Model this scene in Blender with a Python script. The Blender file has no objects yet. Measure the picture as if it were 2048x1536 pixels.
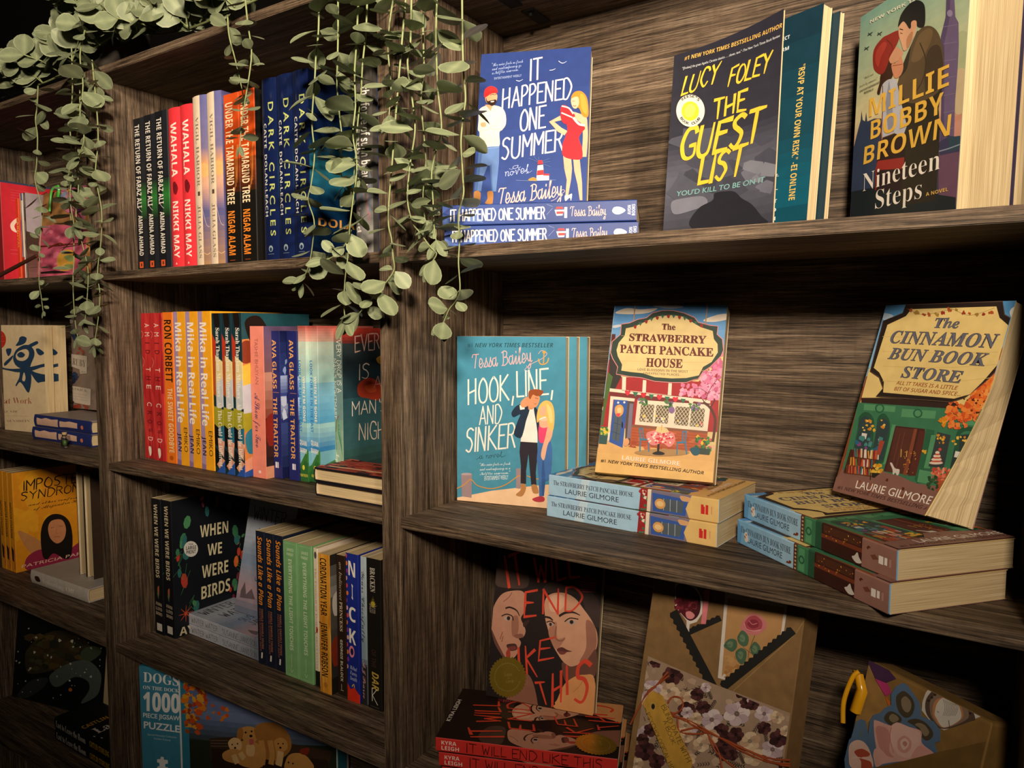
import bpy, bmesh, math, random, re
from mathutils import Vector, Matrix
from mathutils.geometry import tessellate_polygon
sc = bpy.context.scene
R_ = math.radians

# ---------------------------------------------------------------- camera
FPX = 1463.89                       # focal length in pixels of the 2048 x 1536 frame
CAM = Vector((0.0, -0.6, 1.25))
RT = Vector((0.83978426, 0.5429137, 0.00266698))
UPV = Vector((-0.04307991, 0.06173804, 0.99716224))
FW = Vector((-0.54120839, 0.83751605, -0.07523531))
cam_d = bpy.data.cameras.new('camera'); cam = bpy.data.objects.new('camera', cam_d)
sc.collection.objects.link(cam); sc.camera = cam
cam_d.sensor_fit = 'HORIZONTAL'; cam_d.sensor_width = 36.0; cam_d.lens = FPX / 2048 * 36
cam_d.clip_start = 0.01
cm = Matrix((RT, UPV, -FW)).transposed().to_4x4(); cm.translation = CAM
cam.matrix_world = cm

# ---------------------------------------------------------------- exposure, world, lamps
sc.view_settings.view_transform = 'Standard'; sc.view_settings.look = 'None'
sc.view_settings.gamma = 1.0; sc.view_settings.use_curve_mapping = False
sc.view_settings.exposure = 0.3
wd = bpy.data.worlds.new('shop_air'); sc.world = wd; wd.use_nodes = True
bg = wd.node_tree.nodes['Background']
bg.inputs[0].default_value = (1.0, 0.80, 0.55, 1); bg.inputs[1].default_value = 0.012

def spot(name, loc, aim, watts, deg, blend, size, col):
    l = bpy.data.lights.new(name, 'SPOT'); l.energy = watts; l.spot_size = R_(deg); l.spot_blend = blend
    l.shadow_soft_size = size; l.color = col
    o = bpy.data.objects.new(name, l); sc.collection.objects.link(o); o.location = loc
    o.rotation_euler = (Vector(aim) - Vector(loc)).to_track_quat('-Z', 'Y').to_euler()
    return o
# the shop lamp stands to the right of the viewer at head height, its shade turned to the shelves
LP = Vector((0.20, -1.0, 1.66))
spot('shop_lamp', LP, LP + Vector((-0.50, 0.82, 0.07)), 88, 104, 1.0, 0.07, (1.0, 0.83, 0.64))
# a second lamp of the same kind further along to the right
LP2 = Vector((0.95, -1.15, 1.92))
spot('shop_lamp', LP2, LP2 + Vector((-1.32, 0.98, 0.0)), 175, 58, 1.0, 0.08, (1.0, 0.83, 0.64))

# ---------------------------------------------------------------- helpers
def ray(px, py):
    return RT * ((px - 1024) / FPX) + UPV * ((768 - py) / FPX) + FW
def atY(px, py, y):
    d = ray(px, py); return CAM + d * ((y - CAM.y) / d.y)
def atZ(px, py, z):
    d = ray(px, py); return CAM + d * ((z - CAM.z) / d.z)
def lin(c):
    if isinstance(c, str):
        c = c.lstrip('#'); c = tuple(int(c[i:i + 2], 16) / 255 for i in (0, 2, 4))
    return tuple((x / 12.92 if x <= 0.04045 else ((x + 0.055) / 1.055) ** 2.4) for x in c[:3]) + (1.0,)

def tag(o, label=None, cat=None, group=None, kind=None):
    for k, v in (('label', label), ('category', cat), ('group', group), ('kind', kind)):
        if v: o[k] = v
    return o
def empty(name, M):
    o = bpy.data.objects.new(name, None); o.empty_display_size = 0.02
    sc.collection.objects.link(o); o.matrix_world = M if isinstance(M, Matrix) else Matrix.Translation(M)
    return o
def put(name, me, parent=None, M=None):
    o = bpy.data.objects.new(name, me); sc.collection.objects.link(o)
    if parent: o.parent = parent
    if M is not None: o.matrix_local = M
    return o

class MB:
    """collects faces (own vertices, one flat colour each) for one mesh"""
    def __init__(s): s.v = []; s.f = []; s.c = []; s.m = []; s.sm = []
    def face(s, pts, col=(1, 1, 1, 1), mat=0, smooth=False):
        i = len(s.v); s.v += [tuple(p) for p in pts]; s.f.append(tuple(range(i, i + len(pts))))
        s.c += [col] * len(pts) if not isinstance(col, list) else col
        s.m.append(mat); s.sm.append(smooth)
    def grid(s, rows, col=(1, 1, 1, 1), mat=0, closed=False, smooth=True):
        """rows of points, shared vertices"""
        i = len(s.v); n = len(rows[0])
        for r in rows:
            s.v += [tuple(p) for p in r]; s.c += [col] * n
        for a in range(len(rows) - 1):
            for b in range(n if closed else n - 1):
                b2 = (b + 1) % n
                s.f.append((i + a * n + b, i + a * n + b2, i + (a + 1) * n + b2, i + (a + 1) * n + b)); s.m.append(mat); s.sm.append(smooth)
    def box(s, a, b, col=(1, 1, 1, 1), mat=0):
        x0, y0, z0 = a; x1, y1, z1 = b
        P = [(x0, y0, z0), (x1, y0, z0), (x1, y1, z0), (x0, y1, z0), (x0, y0, z1), (x1, y0, z1), (x1, y1, z1), (x0, y1, z1)]
        for q in ((0, 3, 2, 1), (4, 5, 6, 7), (0, 1, 5, 4), (1, 2, 6, 5), (2, 3, 7, 6), (3, 0, 4, 7)):
            s.face([P[k] for k in q], col, mat)
    def tube(s, pts, r, col=(1, 1, 1, 1), mat=0, n=6, r1=None):
        pts = [Vector(p) for p in pts]; rows = []
        for k, p in enumerate(pts):
            d = (pts[min(k + 1, len(pts) - 1)] - pts[max(k - 1, 0)]).normalized()
            a = d.cross(Vector((0.3, 1, 0.2))).normalized(); b = d.cross(a)
            rr = r if r1 is None else r + (r1 - r) * k / (len(pts) - 1)
            rows.append([p + a * (rr * math.cos(2 * math.pi * j / n)) + b * (rr * math.sin(2 * math.pi * j / n)) for j in range(n)])
        s.grid(rows, col, mat, closed=True)
        s.face(rows[0][::-1], col, mat); s.face(rows[-1], col, mat)
    def mesh(s, name, mats, bevel=None):
        me = bpy.data.meshes.new(name); me.from_pydata(s.v, [], s.f)
        ca = me.color_attributes.new('Col', 'FLOAT_COLOR', 'POINT')
        ca.data.foreach_set('color', [x for c in s.c for x in c])
        for m in (mats if isinstance(mats, (list, tuple)) else [mats]): me.materials.append(m)
        me.polygons.foreach_set('material_index', s.m); me.polygons.foreach_set('use_smooth', s.sm)
        me.update(); return me

# ---------------------------------------------------------------- materials
def newmat(name):
    m = bpy.data.materials.new(name); m.use_nodes = True
    nt = m.node_tree; return m, nt, nt.nodes['Principled BSDF']
def node(nt, t, **kw):
    n = nt.nodes.new(t)
    for k, v in kw.items(): setattr(n, k, v)
    return n
def ramp(nt, stops):
    r = node(nt, 'ShaderNodeValToRGB'); e = r.color_ramp.elements
    while len(e) < len(stops): e.new(0.5)
    for k, (p, c) in enumerate(stops): e[k].position = p; e[k].color = c
    return r
def mixc(nt, blend, fac, a, b):
    n = node(nt, 'ShaderNodeMix', data_type='RGBA', blend_type=blend)
    if isinstance(fac, (int, float)): n.inputs[0].default_value = fac
    else: nt.links.new(fac, n.inputs[0])
    for k, x in ((6, a), (7, b)):
        if isinstance(x, tuple): n.inputs[k].default_value = x
        else: nt.links.new(x, n.inputs[k])
    return n.outputs[2]
def wood(name, ax):
    m, nt, b = newmat(name); L = nt.links.new
    tc = node(nt, 'ShaderNodeTexCoord')
    def noise(sl, sa, det, rough=0.6, dist=0.0, sy=None):
        mp = node(nt, 'ShaderNodeMapping'); s = [sa, sy or sa, sa]; s['xyz'.index(ax)] = sl
        mp.inputs['Scale'].default_value = s; L(tc.outputs['Object'], mp.inputs[0])
        n = node(nt, 'ShaderNodeTexNoise'); n.inputs['Scale'].default_value = 1.0; n.inputs['Detail'].default_value = det
        n.inputs['Roughness'].default_value = rough; n.inputs['Distortion'].default_value = dist
        L(mp.outputs[0], n.inputs['Vector']); return n.outputs[0]
    n1 = noise(6, 110, 6, 0.68, 0.5)             # broad grain
    n2 = noise(18, 760, 5, 0.75, 0.3)            # fine dark pores
    n3 = noise(170, 30, 2, 0.5)                  # saw marks across the grain
    n4 = noise(2.2, 9, 3)                       # patches
    n5 = noise(8, 240, 4, 0.65, 0.6)
    c1 = ramp(nt, [(0.30, (0.045, 0.029, 0.019, 1)), (0.48, (0.165, 0.115, 0.077, 1)), (0.62, (0.285, 0.212, 0.150, 1)), (0.78, (0.42, 0.335, 0.25, 1))]); L(n1, c1.inputs[0])
    c2 = ramp(nt, [(0.38, (0.07, 0.06, 0.05, 1)), (0.48, (0.58, 0.56, 0.53, 1)), (0.60, (1.05, 1.04, 1.02, 1)), (0.72, (1.35, 1.34, 1.32, 1))]); L(n2, c2.inputs[0])
    c3 = ramp(nt, [(0.35, (0.66, 0.65, 0.63, 1)), (0.55, (1, 1, 1, 1))]); L(n3, c3.inputs[0])
    c4 = ramp(nt, [(0.3, (0.62, 0.58, 0.53, 1)), (0.7, (1.12, 1.1, 1.08, 1))]); L(n4, c4.inputs[0])
    c5 = ramp(nt, [(0.36, (0.16, 0.14, 0.12, 1)), (0.46, (1, 1, 1, 1))]); L(n5, c5.inputs[0])
    x = mixc(nt, 'MULTIPLY', 0.92, c1.outputs[0], c2.outputs[0]); x = mixc(nt, 'MULTIPLY', 0.35, x, c3.outputs[0])
    x = mixc(nt, 'MULTIPLY', 0.9, x, c4.outputs[0]); x = mixc(nt, 'MULTIPLY', 0.75, x, c5.outputs[0])
    L(x, b.inputs['Base Color']); b.inputs['Roughness'].default_value = 0.62
    b.inputs['Specular IOR Level'].default_value = 0.3
    bp = node(nt, 'ShaderNodeBump'); bp.inputs['Strength'].default_value = 0.35; bp.inputs['Distance'].default_value = 0.0012
    L(n2, bp.inputs['Height']); L(bp.outputs[0], b.inputs['Normal'])
    return m
WX, WZ = wood('rustic_oak_along', 'x'), wood('rustic_oak_upright', 'z')

def printed(name, rough, coat=0.0, metal=0.0, mottle=0.06):
    m, nt, b = newmat(name); L = nt.links.new
    a = node(nt, 'ShaderNodeVertexColor', layer_name='Col')
    n = node(nt, 'ShaderNodeTexNoise'); n.inputs['Scale'].default_value = 90; n.inputs['Detail'].default_value = 4
    tc = node(nt, 'ShaderNodeTexCoord'); L(tc.outputs['Object'], n.inputs['Vector'])
    r = ramp(nt, [(0.3, (1 - mottle * 2, 1 - mottle * 2, 1 - mottle * 2, 1)), (0.7, (1, 1, 1, 1))]); L(n.outputs[0], r.inputs[0])
    L(mixc(nt, 'MULTIPLY', 1.0, a.outputs[0], r.outputs[0]), b.inputs['Base Color'])
    b.inputs['Roughness'].default_value = rough; b.inputs['Coat Weight'].default_value = coat
    b.inputs['Coat Roughness'].default_value = 0.12; b.inputs['Metallic'].default_value = metal
    b.inputs['Specular IOR Level'].default_value = 0.35
    return m
MAT_P = printed('printed_cover', 0.48)
MAT_G = printed('glossy_jacket', 0.25, 0.8)
MAT_F = printed('foil_print', 0.32, 0.0, 0.85)
MAT_K = printed('kraft_card', 0.75, mottle=0.12)
MAT_MATTE = printed('matte_paint', 0.7)
MAT_LEAF = printed('eucalyptus_leaf', 0.5, mottle=0.1)
def pages_mat():
    m, nt, b = newmat('page_edges'); L = nt.links.new
    tc = node(nt, 'ShaderNodeTexCoord'); mp = node(nt, 'ShaderNodeMapping'); mp.inputs['Scale'].default_value = (2600, 14, 14)
    L(tc.outputs['Object'], mp.inputs[0]); n = node(nt, 'ShaderNodeTexNoise'); n.inputs['Scale'].default_value = 1; n.inputs['Detail'].default_value = 2
    L(mp.outputs[0], n.inputs['Vector'])
    r = ramp(nt, [(0.32, lin('a8926a')), (0.55, lin('ccb68c')), (0.7, lin('dac69e'))]); L(n.outputs[0], r.inputs[0])
    L(r.outputs[0], b.inputs['Base Color']); b.inputs['Roughness'].default_value = 0.85
    bp = node(nt, 'ShaderNodeBump'); bp.inputs['Strength'].default_value = 0.25; bp.inputs['Distance'].default_value = 0.0004
    L(n.outputs[0], bp.inputs['Height']); L(bp.outputs[0], b.inputs['Normal']); return m
MAT_PG = pages_mat()
def plain(name, c, rough=0.8, **kw):
    m, nt, b = newmat(name); L = nt.links.new
    n = node(nt, 'ShaderNodeTexNoise'); n.inputs['Scale'].default_value = 12; n.inputs['Detail'].default_value = 5
    c = lin(c); r = ramp(nt, [(0.3, tuple(x * 0.8 for x in c[:3]) + (1,)), (0.7, c)]); L(n.outputs[0], r.inputs[0]); L(r.outputs[0], b.inputs['Base Color'])
    b.inputs['Roughness'].default_value = rough
    for k, v in kw.items(): b.inputs[k].default_value = v
    return m

# ---------------------------------------------------------------- room
def slab(name, a, b, mat):
    q = MB(); q.box(a, b); o = put(name, q.mesh(name, mat)); tag(o, kind='structure'); return o
slab('floor', (-4.5, -4.5, -0.1), (3.0, 0.30, 0.0), plain('dark_floor', '3a2c22', 0.6))
slab('wall_back', (-4.5, 0.232, 0.0), (3.0, 0.30, 2.7), plain('dark_wall_paint', '080706', 0.9, **{'Specular IOR Level': 0.05}))
slab('ceiling', (-4.5, -4.5, 2.7), (3.0, 0.30, 2.8), plain('dark_ceiling_paint', '0c0a09', 0.9, **{'Specular IOR Level': 0.05}))

# ---------------------------------------------------------------- three bookcases side by side
PT = 0.01335; TH = 0.0117; DEP = 0.205; INW = 0.569
S1, S2, S3, S4, S5 = 1.3338, 1.0415, 0.7523, 0.4628, 0.175    # shelf top heights
TOPB = 1.6209                                           # underside of the top board
def bookcase(x0, label):
    """x0: outer left side"""
    e = empty('bookcase', (x0, 0, 0)); tag(e, label, 'bookcase')
    xi, xo = PT, PT + INW
    def part(name, a, b, mat, bev=0.0008):
        q = bmesh.new(); bmesh.ops.create_cube(q, size=1)
        for v in q.verts: v.co = Vector([a[k] + (b[k] - a[k]) * (v.co[k] + 0.5) for k in range(3)])
        bmesh.ops.bevel(q, geom=q.edges[:], offset=bev, segments=2, affect='EDGES')
        me = bpy.data.meshes.new(name); q.to_mesh(me); q.free(); me.materials.append(mat); return put(name, me, e)
    part('side_panel', (0, 0, 0), (PT, DEP + 0.006, TOPB + TH), WZ)
    part('side_panel', (xo, 0, 0), (xo + PT, DEP + 0.006, TOPB + TH), WZ)
    part('back_panel', (PT, DEP, 0.06), (xo, DEP + 0.006, TOPB + TH), WX, 0.0002)
    part('top_board', (xi, 0.0005, TOPB), (xo, DEP, TOPB + TH), WX)
    for z in (S1, S2, S3, S4, S5):
        part('shelf', (xi, 0.001, z - TH), (xo, DEP, z), WX)
    part('plinth', (xi, 0.012, 0.0), (xo, 0.026, S5 - TH), WX)
XM = -0.54765
OW = INW + 2 * PT
bookcase(XM, 'rustic brown bookcase on the right with face-out novels and paperback stacks')
bookcase(XM - OW - 0.0004, 'rustic brown bookcase in the middle full of upright spine-out books')
bookcase(XM - 2 * OW - 0.0008, 'rustic brown bookcase at the far left, partly out of frame')
# two black shelf brackets under the top board
def bracket(p, label):
    e = empty('shelf_bracket', p); tag(e, label, 'bracket', 'corner brackets under the top board')
    q = MB(); c = lin('0b0a0a'); q.box((-0.008, -0.02, -0.002), (0.008, 0.02, 0.0), c); put('plate', q.mesh('plate', MAT_MATTE), e)
    q = MB(); q.tube([(0, -0.012, -0.002), (0, -0.012, -0.0055)], 0.003, c, n=8); put('screw', q.mesh('screw', MAT_MATTE), e)
bracket((-0.470, 0.115, TOPB), 'front one of the two black brackets under the right top board')
bracket((-0.465, 0.170, TOPB), 'rear one of the two black brackets under the right top board')

# ---------------------------------------------------------------- lettering
def _map(t, U, l, d=None):
    o = ''
    for c in t:
        if 'A' <= c <= 'Z': o += chr(U + ord(c) - 65)
        elif 'a' <= c <= 'z': o += '\u210e' if (l == 0x1D44E and c == 'h') else chr(l + ord(c) - 97)
        elif d and c.isdigit(): o += chr(d + ord(c) - 48)
        else: o += c
    return o
STY = {'sans': None, 'serif': (0x1D400, 0x1D41A, 0x1D7CE), 'it': (0x1D434, 0x1D44E), 'serifi': (0x1D468, 0x1D482),
       'script': (0x1D4D0, 0x1D4EA), 'bold': (0x1D5D4, 0x1D5EE, 0x1D7EC), 'boldi': (0x1D63C, 0x1D656), 'sansi': (0x1D608, 0x1D622)}
STROKES = {  # hand lettering: pen strokes on a 9 x 9 box, ~ = smooth
 'A': "00 49 80|13 63", 'B': "00 09|~09 59 77 55 05|~05 65 82 60 00", 'C': "~87 69 29 05 22 50 82", 'D': "00 09|~09 49 85 40 00",
 'E': "79 09 00 70|05 55", 'F': "79 09 00|05 55", 'G': "~87 69 29 05 21 50 81 84|84 54", 'H': "00 09|79 70|04 75", 'I': "00 09",
 'J': "69 62|~62 40 10 03", 'K': "00 09|79 05 80", 'L': "09 00 60", 'M': "00 09 44 89 80", 'N': "00 09 70 79",
 'O': "~49 17 04 11 40 71 84 77 49", 'P': "00 09|~09 49 67 45 04", 'Q': "~49 17 04 11 40 71 84 77 49|53 80", 'R': "00 09|~09 49 67 45 05|35 70",
 'S': "~78 49 18 16 45 63 51 30 01", 'T': "09 89|49 40", 'U': "~09 02 20 50 72 79", 'V': "09 40 89", 'W': "09 20 46 60 89",
 'X': "00 79|09 70", 'Y': "09 45 89|45 40", 'Z': "09 79 00 70", '1': "27 49 40", '#': "29 20|69 60|06 86|03 83", ',': "21 1-2", '.': "10 20", "'": "29 27",
 'a': "~45 15 02 20 43 46|~45 41 50 62", 'e': "~12 43 45 26 13 11 30 63", 's': "~00 23 36|36 34|~34 43 41 20 11", 'i': "~01 25 20 41|27 28", 'l': "~01 39 29 20 41",
 'y': "~06 12 31 46|~46 4-3 1-3 61", 'n': "~05 15 10|~12 25 45 40 61", 'o': "~25 03 20 43 25 63", 'v': "~05 15 20 46 64", 'T_': "~07 19 49 89|~59 45 30", 'B_': "~29 22 10 00|~08 39 68 55 35|~35 65 72 40 10",
 't': "~29 21 40|06 46", 'r': "~05 15 10|~13 36 45", 'h': "~01 39 29 10|~12 35 40 61", 'd': "~45 15 02 20 43 49|~45 41 62", 'm': "05 00|~02 25 30|~32 55 60", 'u': "~05 01 20 45|45 40 61", 'f': "~68 49 30 2-3|06 46", 'g': "~45 15 02 20 43 46|~46 4-2 0-2", 'k': "09 00|46 03 50", 'c': "~45 15 02 20 41", 'w': "~05 10 24 40 56", 'b': "09 00|~02 35 42 10 00", 'x': "05 50|55 00", 'p': "05 0-3|~05 35 42 10 01"}
ADV = {'I': 2.6, 'i': 4, 'l': 4, 'M': 10.5, 'W': 11, ' ': 4.5, ',': 3.5, "'": 3, '.': 3, 'L': 8, 'E': 8.6, 'F': 8.2, 'P': 8.4, 'R': 8.8, 'S': 9.2, 'm': 7, 'n': 6, 'a': 6, 'e': 6, 's': 5, 'o': 6, 'v': 6, 'y': 6, 't': 4.5, 'r': 5, 'h': 6, 'd': 6, 'f': 5, 'u': 6, 'T_': 7.5, 'B_': 8.5, 'k': 6, 'g': 6, 'c': 5, 'w': 6.5, 'b': 6, 'x': 6, 'p': 6}
def smooth(pts, closed=False, n=6):
    out = []; k = len(pts)
    for i in range(k if closed else k - 1):
        p0, p1, p2, p3 = [pts[(i + j) % k] if closed else pts[min(max(i + j, 0), k - 1)] for j in (-1, 0, 1, 2)]
        for s in range(n):
            t = s / n
            out.append(tuple(0.5 * (2 * b + (c - a) * t + (2 * a - 5 * b + 4 * c - d) * t * t + (3 * b - a - 3 * c + d) * t ** 3) for a, b, c, d in zip(p0, p1, p2, p3)))
    if not closed: out.append(pts[-1])
    return out
def ribbon(pts, w0, w1=None, w2=None):
    """triangles of a pen stroke; widths at start, middle, end"""
    w1 = w0 if w1 is None else w1; w2 = w1 if w2 is None else w2
    L = []; n = len(pts)
    for i, p in enumerate(pts):
        a, b = pts[max(i - 1, 0)], pts[min(i + 1, n - 1)]; d = math.hypot(b[0] - a[0], b[1] - a[1]) or 1
        t = i / (n - 1); w = (w0 + (w1 - w0) * t * 2) if t < 0.5 else (w1 + (w2 - w1) * (t * 2 - 1))
        nx, ny = -(b[1] - a[1]) / d * w / 2, (b[0] - a[0]) / d * w / 2
        L.append(((p[0] + nx, p[1] + ny), (p[0] - nx, p[1] - ny)))
    T = []
    for a, b in zip(L, L[1:]):
        T += [(a[0], a[1], b[1]), (a[0], b[1], b[0])]
    return T
TXT = {}
def text_tris(t, style, wt=0.0, asp=4.0):
    """triangles of a line of lettering: x 0..1 over the ink width, y in cap heights; each with the number of its stroke"""
    pen = style in ('pen', 'brush'); key = (t, style, wt, round(asp, 2) if pen else 0)
    if key in TXT: return TXT[key]
    tris = []
    if pen:
        x = 0.0; rnd = random.Random(t); chars = list(t); L = []
        for ci, c in enumerate(chars):
            k = c + '_' if c in 'TB' and ci + 1 < len(chars) and chars[ci + 1].islower() else c
            for st in (STROKES.get(k, '') or '').split('|'):
                if not st: continue
                P = [(x + float(a), float(b)) for a, b in re.findall(r'(-?\d)(-?\d)', st)]
                if style == 'brush': P = [(a + rnd.uniform(-.25, .25), b + rnd.uniform(-.35, .35)) for a, b in P]
                if st[0] == '~': L.append((smooth(P), True))
                else: L += [([p, q], False) for p, q in zip(P, P[1:])]
            x += ADV.get(k, 10.2) if k != ' ' else 4.5
        x0 = min(p[0] for P, _ in L for p in P); x1 = max(p[0] for P, _ in L for p in P); kx = asp / max(x1 - x0, 1e-3) if x1 - x0 > .8 else 0.0
        w = (wt or 1.5) / 13
        for i, (P, sm) in enumerate(L):
            P = [((a - x0) * kx, b / 9) for a, b in P]
            if not sm:
                (ax, ay), (bx, by) = P; dx, dy = bx - ax, by - ay; l = math.hypot(dx, dy) or 1; e = w * 0.35 / l
                P = [(ax + dx * u, ay + dy * u) for u in (-e, .35, .7, 1 + e)]
            if style == 'brush': q = ribbon(P, rnd.uniform(.85, 1.2) * w, w, rnd.uniform(.45, .8) * w)
            else: q = ribbon(P, w)
            tris += [(tuple((a / asp, b) for a, b in T), i % 5) for T in q]
        TXT[key] = tris; return tris
    m = STY[style]; c = bpy.data.curves.new('lettering', 'FONT'); c.body = _map(t, *m) if m else t
    c.resolution_u = 3; c.offset = wt
    o = bpy.data.objects.new('lettering', c); me = o.to_mesh(); me.calc_loop_triangles()
    V = [v.co for v in me.vertices]
    tris = [tuple((V[i].x / 0.70, V[i].y / 0.70) for i in lt.vertices) for lt in me.loop_triangles]
    o.to_mesh_clear(); bpy.data.objects.remove(o); bpy.data.curves.remove(c)
    if not tris: TXT[key] = []; return []
    x0 = min(p[0] for T in tris for p in T); x1 = max(p[0] for T in tris for p in T); k = 1 / max(x1 - x0, 1e-6)
    TXT[key] = [(tuple(((p[0] - x0) * k, p[1]) for p in T), 0) for T in tris]
    return TXT[key]

def clip(T, w, h):
    P = list(T)
    for ax, val, sg in ((0, 0, 1), (0, w, -1), (1, 0, 1), (1, h, -1)):
        Q = []
        for i in range(len(P)):
            a, b = P[i - 1], P[i]; da, db = sg * (a[ax] - val), sg * (b[ax] - val)
            if (da >= 0) != (db >= 0):
                t = da / (da - db); Q.append(tuple(a[j] + (b[j] - a[j]) * t for j in range(2)))
            if db >= 0: Q.append(b)
        P = Q
        if len(P) < 3: return None
    return P

def slices(P, xs):
    """cut a polygon into strips at the given x so that it can follow a rounded spine"""
    out = []; lo, hi = min(p[0] for p in P), max(p[0] for p in P); h = 9.0
    for a, b in zip(xs, xs[1:]):
        if b <= lo or a >= hi: continue
        Q = clip([(p[0] - a, p[1]) for p in P], b - a, h)
        if Q: out.append([(p[0] + a, p[1]) for p in Q])
    return out

class Art:
    """printing on the flat faces of a box-like thing (t thick along x, w along y, h along z).
    Coordinates: percent of the face (u from the left, v from the top), or, after look(), points read
    off the photograph and laid on the face where the line of sight meets it."""
    def __init__(s, t, w, h, F, df=None): s.t, s.w, s.h, s.F, s.df = t, w, h, F, df; s.it = []; s.cr = None; s.fc = 'front'; s.lay = 0
    def scaled(s, t, w, h):
        B = Art(t, w, h, None)
        for fc, lay, P, c, m in s.it:
            kx, ky = (w / s.w if fc == 'front' else t / s.t), h / s.h
            B.it.append((fc, lay, [(a * kx, b * ky) for a, b in P], c, m))
        return B
    def front(s): s.fc = 'front'; s.cr = None; return s
    def spine(s): s.fc = 'spine'; s.cr = None; return s
    def look(s, ox, oy, k): s.cr = (ox, oy, k); return s
    def pct(s): s.cr = None; return s
    def lattice(s, col, wmm, q, n):
        """diamond glazing bars in the four-cornered pane q"""
        def B(u, v): return [(1 - v) * ((1 - u) * q[i] + u * q[2 + i]) + v * ((1 - u) * q[6 + i] + u * q[4 + i]) for i in (0, 1)]
        for k in range(-n + 1, n):
            a = k / n; u0, u1 = max(a, 0), min(1 + a, 1)
            s.line(col, wmm, *B(u0, u0 - a), *B(u1, u1 - a), sm=False).line(col, wmm, *B(u0, 1 - u0 + a), *B(u1, 1 - u1 + a), sm=False)
        return s
    def size(s): return (s.w, s.h) if s.fc == 'front' else (s.t, s.h)
    def P(s, *n):
        n = n[0] if len(n) == 1 and not isinstance(n[0], (int, float)) else n
        pts = [(n[i], n[i + 1]) for i in range(0, len(n), 2)]
        W, H = s.size()
        if s.cr is None: return [(a / 100 * W, (1 - b / 100) * H) for a, b in pts]
        ox, oy, k = s.cr; I = s.F.inverted(); o = I @ CAM; out = []
        for a, b in pts:
            d = I.to_3x3() @ ray(ox + a * k, oy + b * k)
            if s.fc == 'front':
                q = o + d * ((s.t - o.x) / d.x); y, z = q.y, q.z
                for _ in range(8 if s.df else 0):      # a curled cover: meet the curled surface, not the flat one
                    b3 = s.df(Vector((s.t, y, z)), s.t, s.w, s.h); q = o + d * ((b3.x - o.x) / d.x); y, z = y + (q.y - b3.y) * .8, z + (q.z - b3.z) * .8
                out.append((y, z))
            else: q = o + d * ((0 - o.y) / d.y); out.append((q.x, q.z))
        return out
    def add(s, tris, col, mat=0):
        W, H = s.size(); s.lay += 1; c = lin(col) if not isinstance(col, tuple) or len(col) == 3 else col
        for T in tris:
            Q = clip(T, W, H)
            if Q: s.it.append((s.fc, s.lay, Q, c, mat))
    def tess(s, pts):
        return [tuple(pts[i] for i in t) for t in tessellate_polygon([[Vector((a, b, 0)) for a, b in pts]])]
    def poly(s, col, *n, mat=0): s.add(s.tess(s.P(*n)), col, mat); return s
    def blob(s, col, *n, mat=0): s.add(s.tess(smooth(s.P(*n), True, 5)), col, mat); return s
    def grad(s, c0, c1, v0=0, v1=100, n=14, u0=0, u1=100):
        a, b = lin(c0), lin(c1)
        for i in range(n):
            k = i / (n - 1); y0, y1 = v0 + (v1 - v0) * i / n, v0 + (v1 - v0) * (i + 1) / n
            cr = s.cr; s.cr = None; P = s.P(u0, y0, u1, y0, u1, y1, u0, y1); s.cr = cr
            s.add([(P[0], P[1], P[2]), (P[0], P[2], P[3])], tuple(x + (y - x) * k for x, y in zip(a, b))); s.lay -= 1
        s.lay += 1; return s
    def line(s, col, wmm, *n, sm=True, taper=None, mat=0):
        P = s.P(*n); P = smooth(P) if sm and len(P) > 2 else P
        w = wmm / 1000; s.add(ribbon(P, w, w, w * taper if taper is not None else w), col, mat); return s
    def disc(s, col, cx, cy, rx, ry=None, n=20, mat=0, rot=0.0):
        ry = ry or rx; cr_, sr = math.cos(rot), math.sin(rot); q = []
        for i in range(n):
            a, b = rx * math.cos(2 * math.pi * i / n), ry * math.sin(2 * math.pi * i / n); q += [cx + a * cr_ - b * sr, cy + a * sr + b * cr_]
        return s.poly(col, *q, mat=mat)
    def text(s, t, style, col, bl, br, tl, wt=0.0, mat=0):
        """bl, br: ends of the baseline; tl: top of the capitals at the left end"""
        A, B, C = s.P(bl[0], bl[1], br[0], br[1], tl[0], tl[1])
        asp = max(math.dist(A, B) / max(math.dist(A, C), 1e-6), .05); G = {}
        for T, k in text_tris(t, style, wt, asp):
            G.setdefault(k, []).append(tuple((A[0] + (B[0] - A[0]) * x + (C[0] - A[0]) * y, A[1] + (B[1] - A[1]) * x + (C[1] - A[1]) * y) for x, y in T))
        for k in sorted(G): s.add(G[k], col, mat)
        return s
    def down(s, t, style, col, v0, v1, u0, u1, wt=0.0, mat=0):
        """spine lettering that runs from top to bottom, letter tops to the right"""
        cr, fc = s.cr, s.fc; s.cr = None; s.fc = 'spine'
        s.text(t, style, col, (u0, v0), (u0, v1), (u1, v0), wt, mat); s.cr, s.fc = cr, fc; return s
    def spatter(s, cols, n, u0, v0, u1, v1, r0, r1, seed=1, sq=1.0):
        rnd = random.Random(seed)
        for i in range(n):
            cx, cy, r = rnd.uniform(u0, u1), rnd.uniform(v0, v1), rnd.uniform(r0, r1)
            q = []
            for j in range(6):
                a = j * math.pi / 3 + rnd.random(); rr = r * rnd.uniform(.6, 1.2); q += [cx + rr * math.cos(a) * sq, cy + rr * math.sin(a)]
            s.poly(rnd.choice(cols), *q)
        return s

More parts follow.
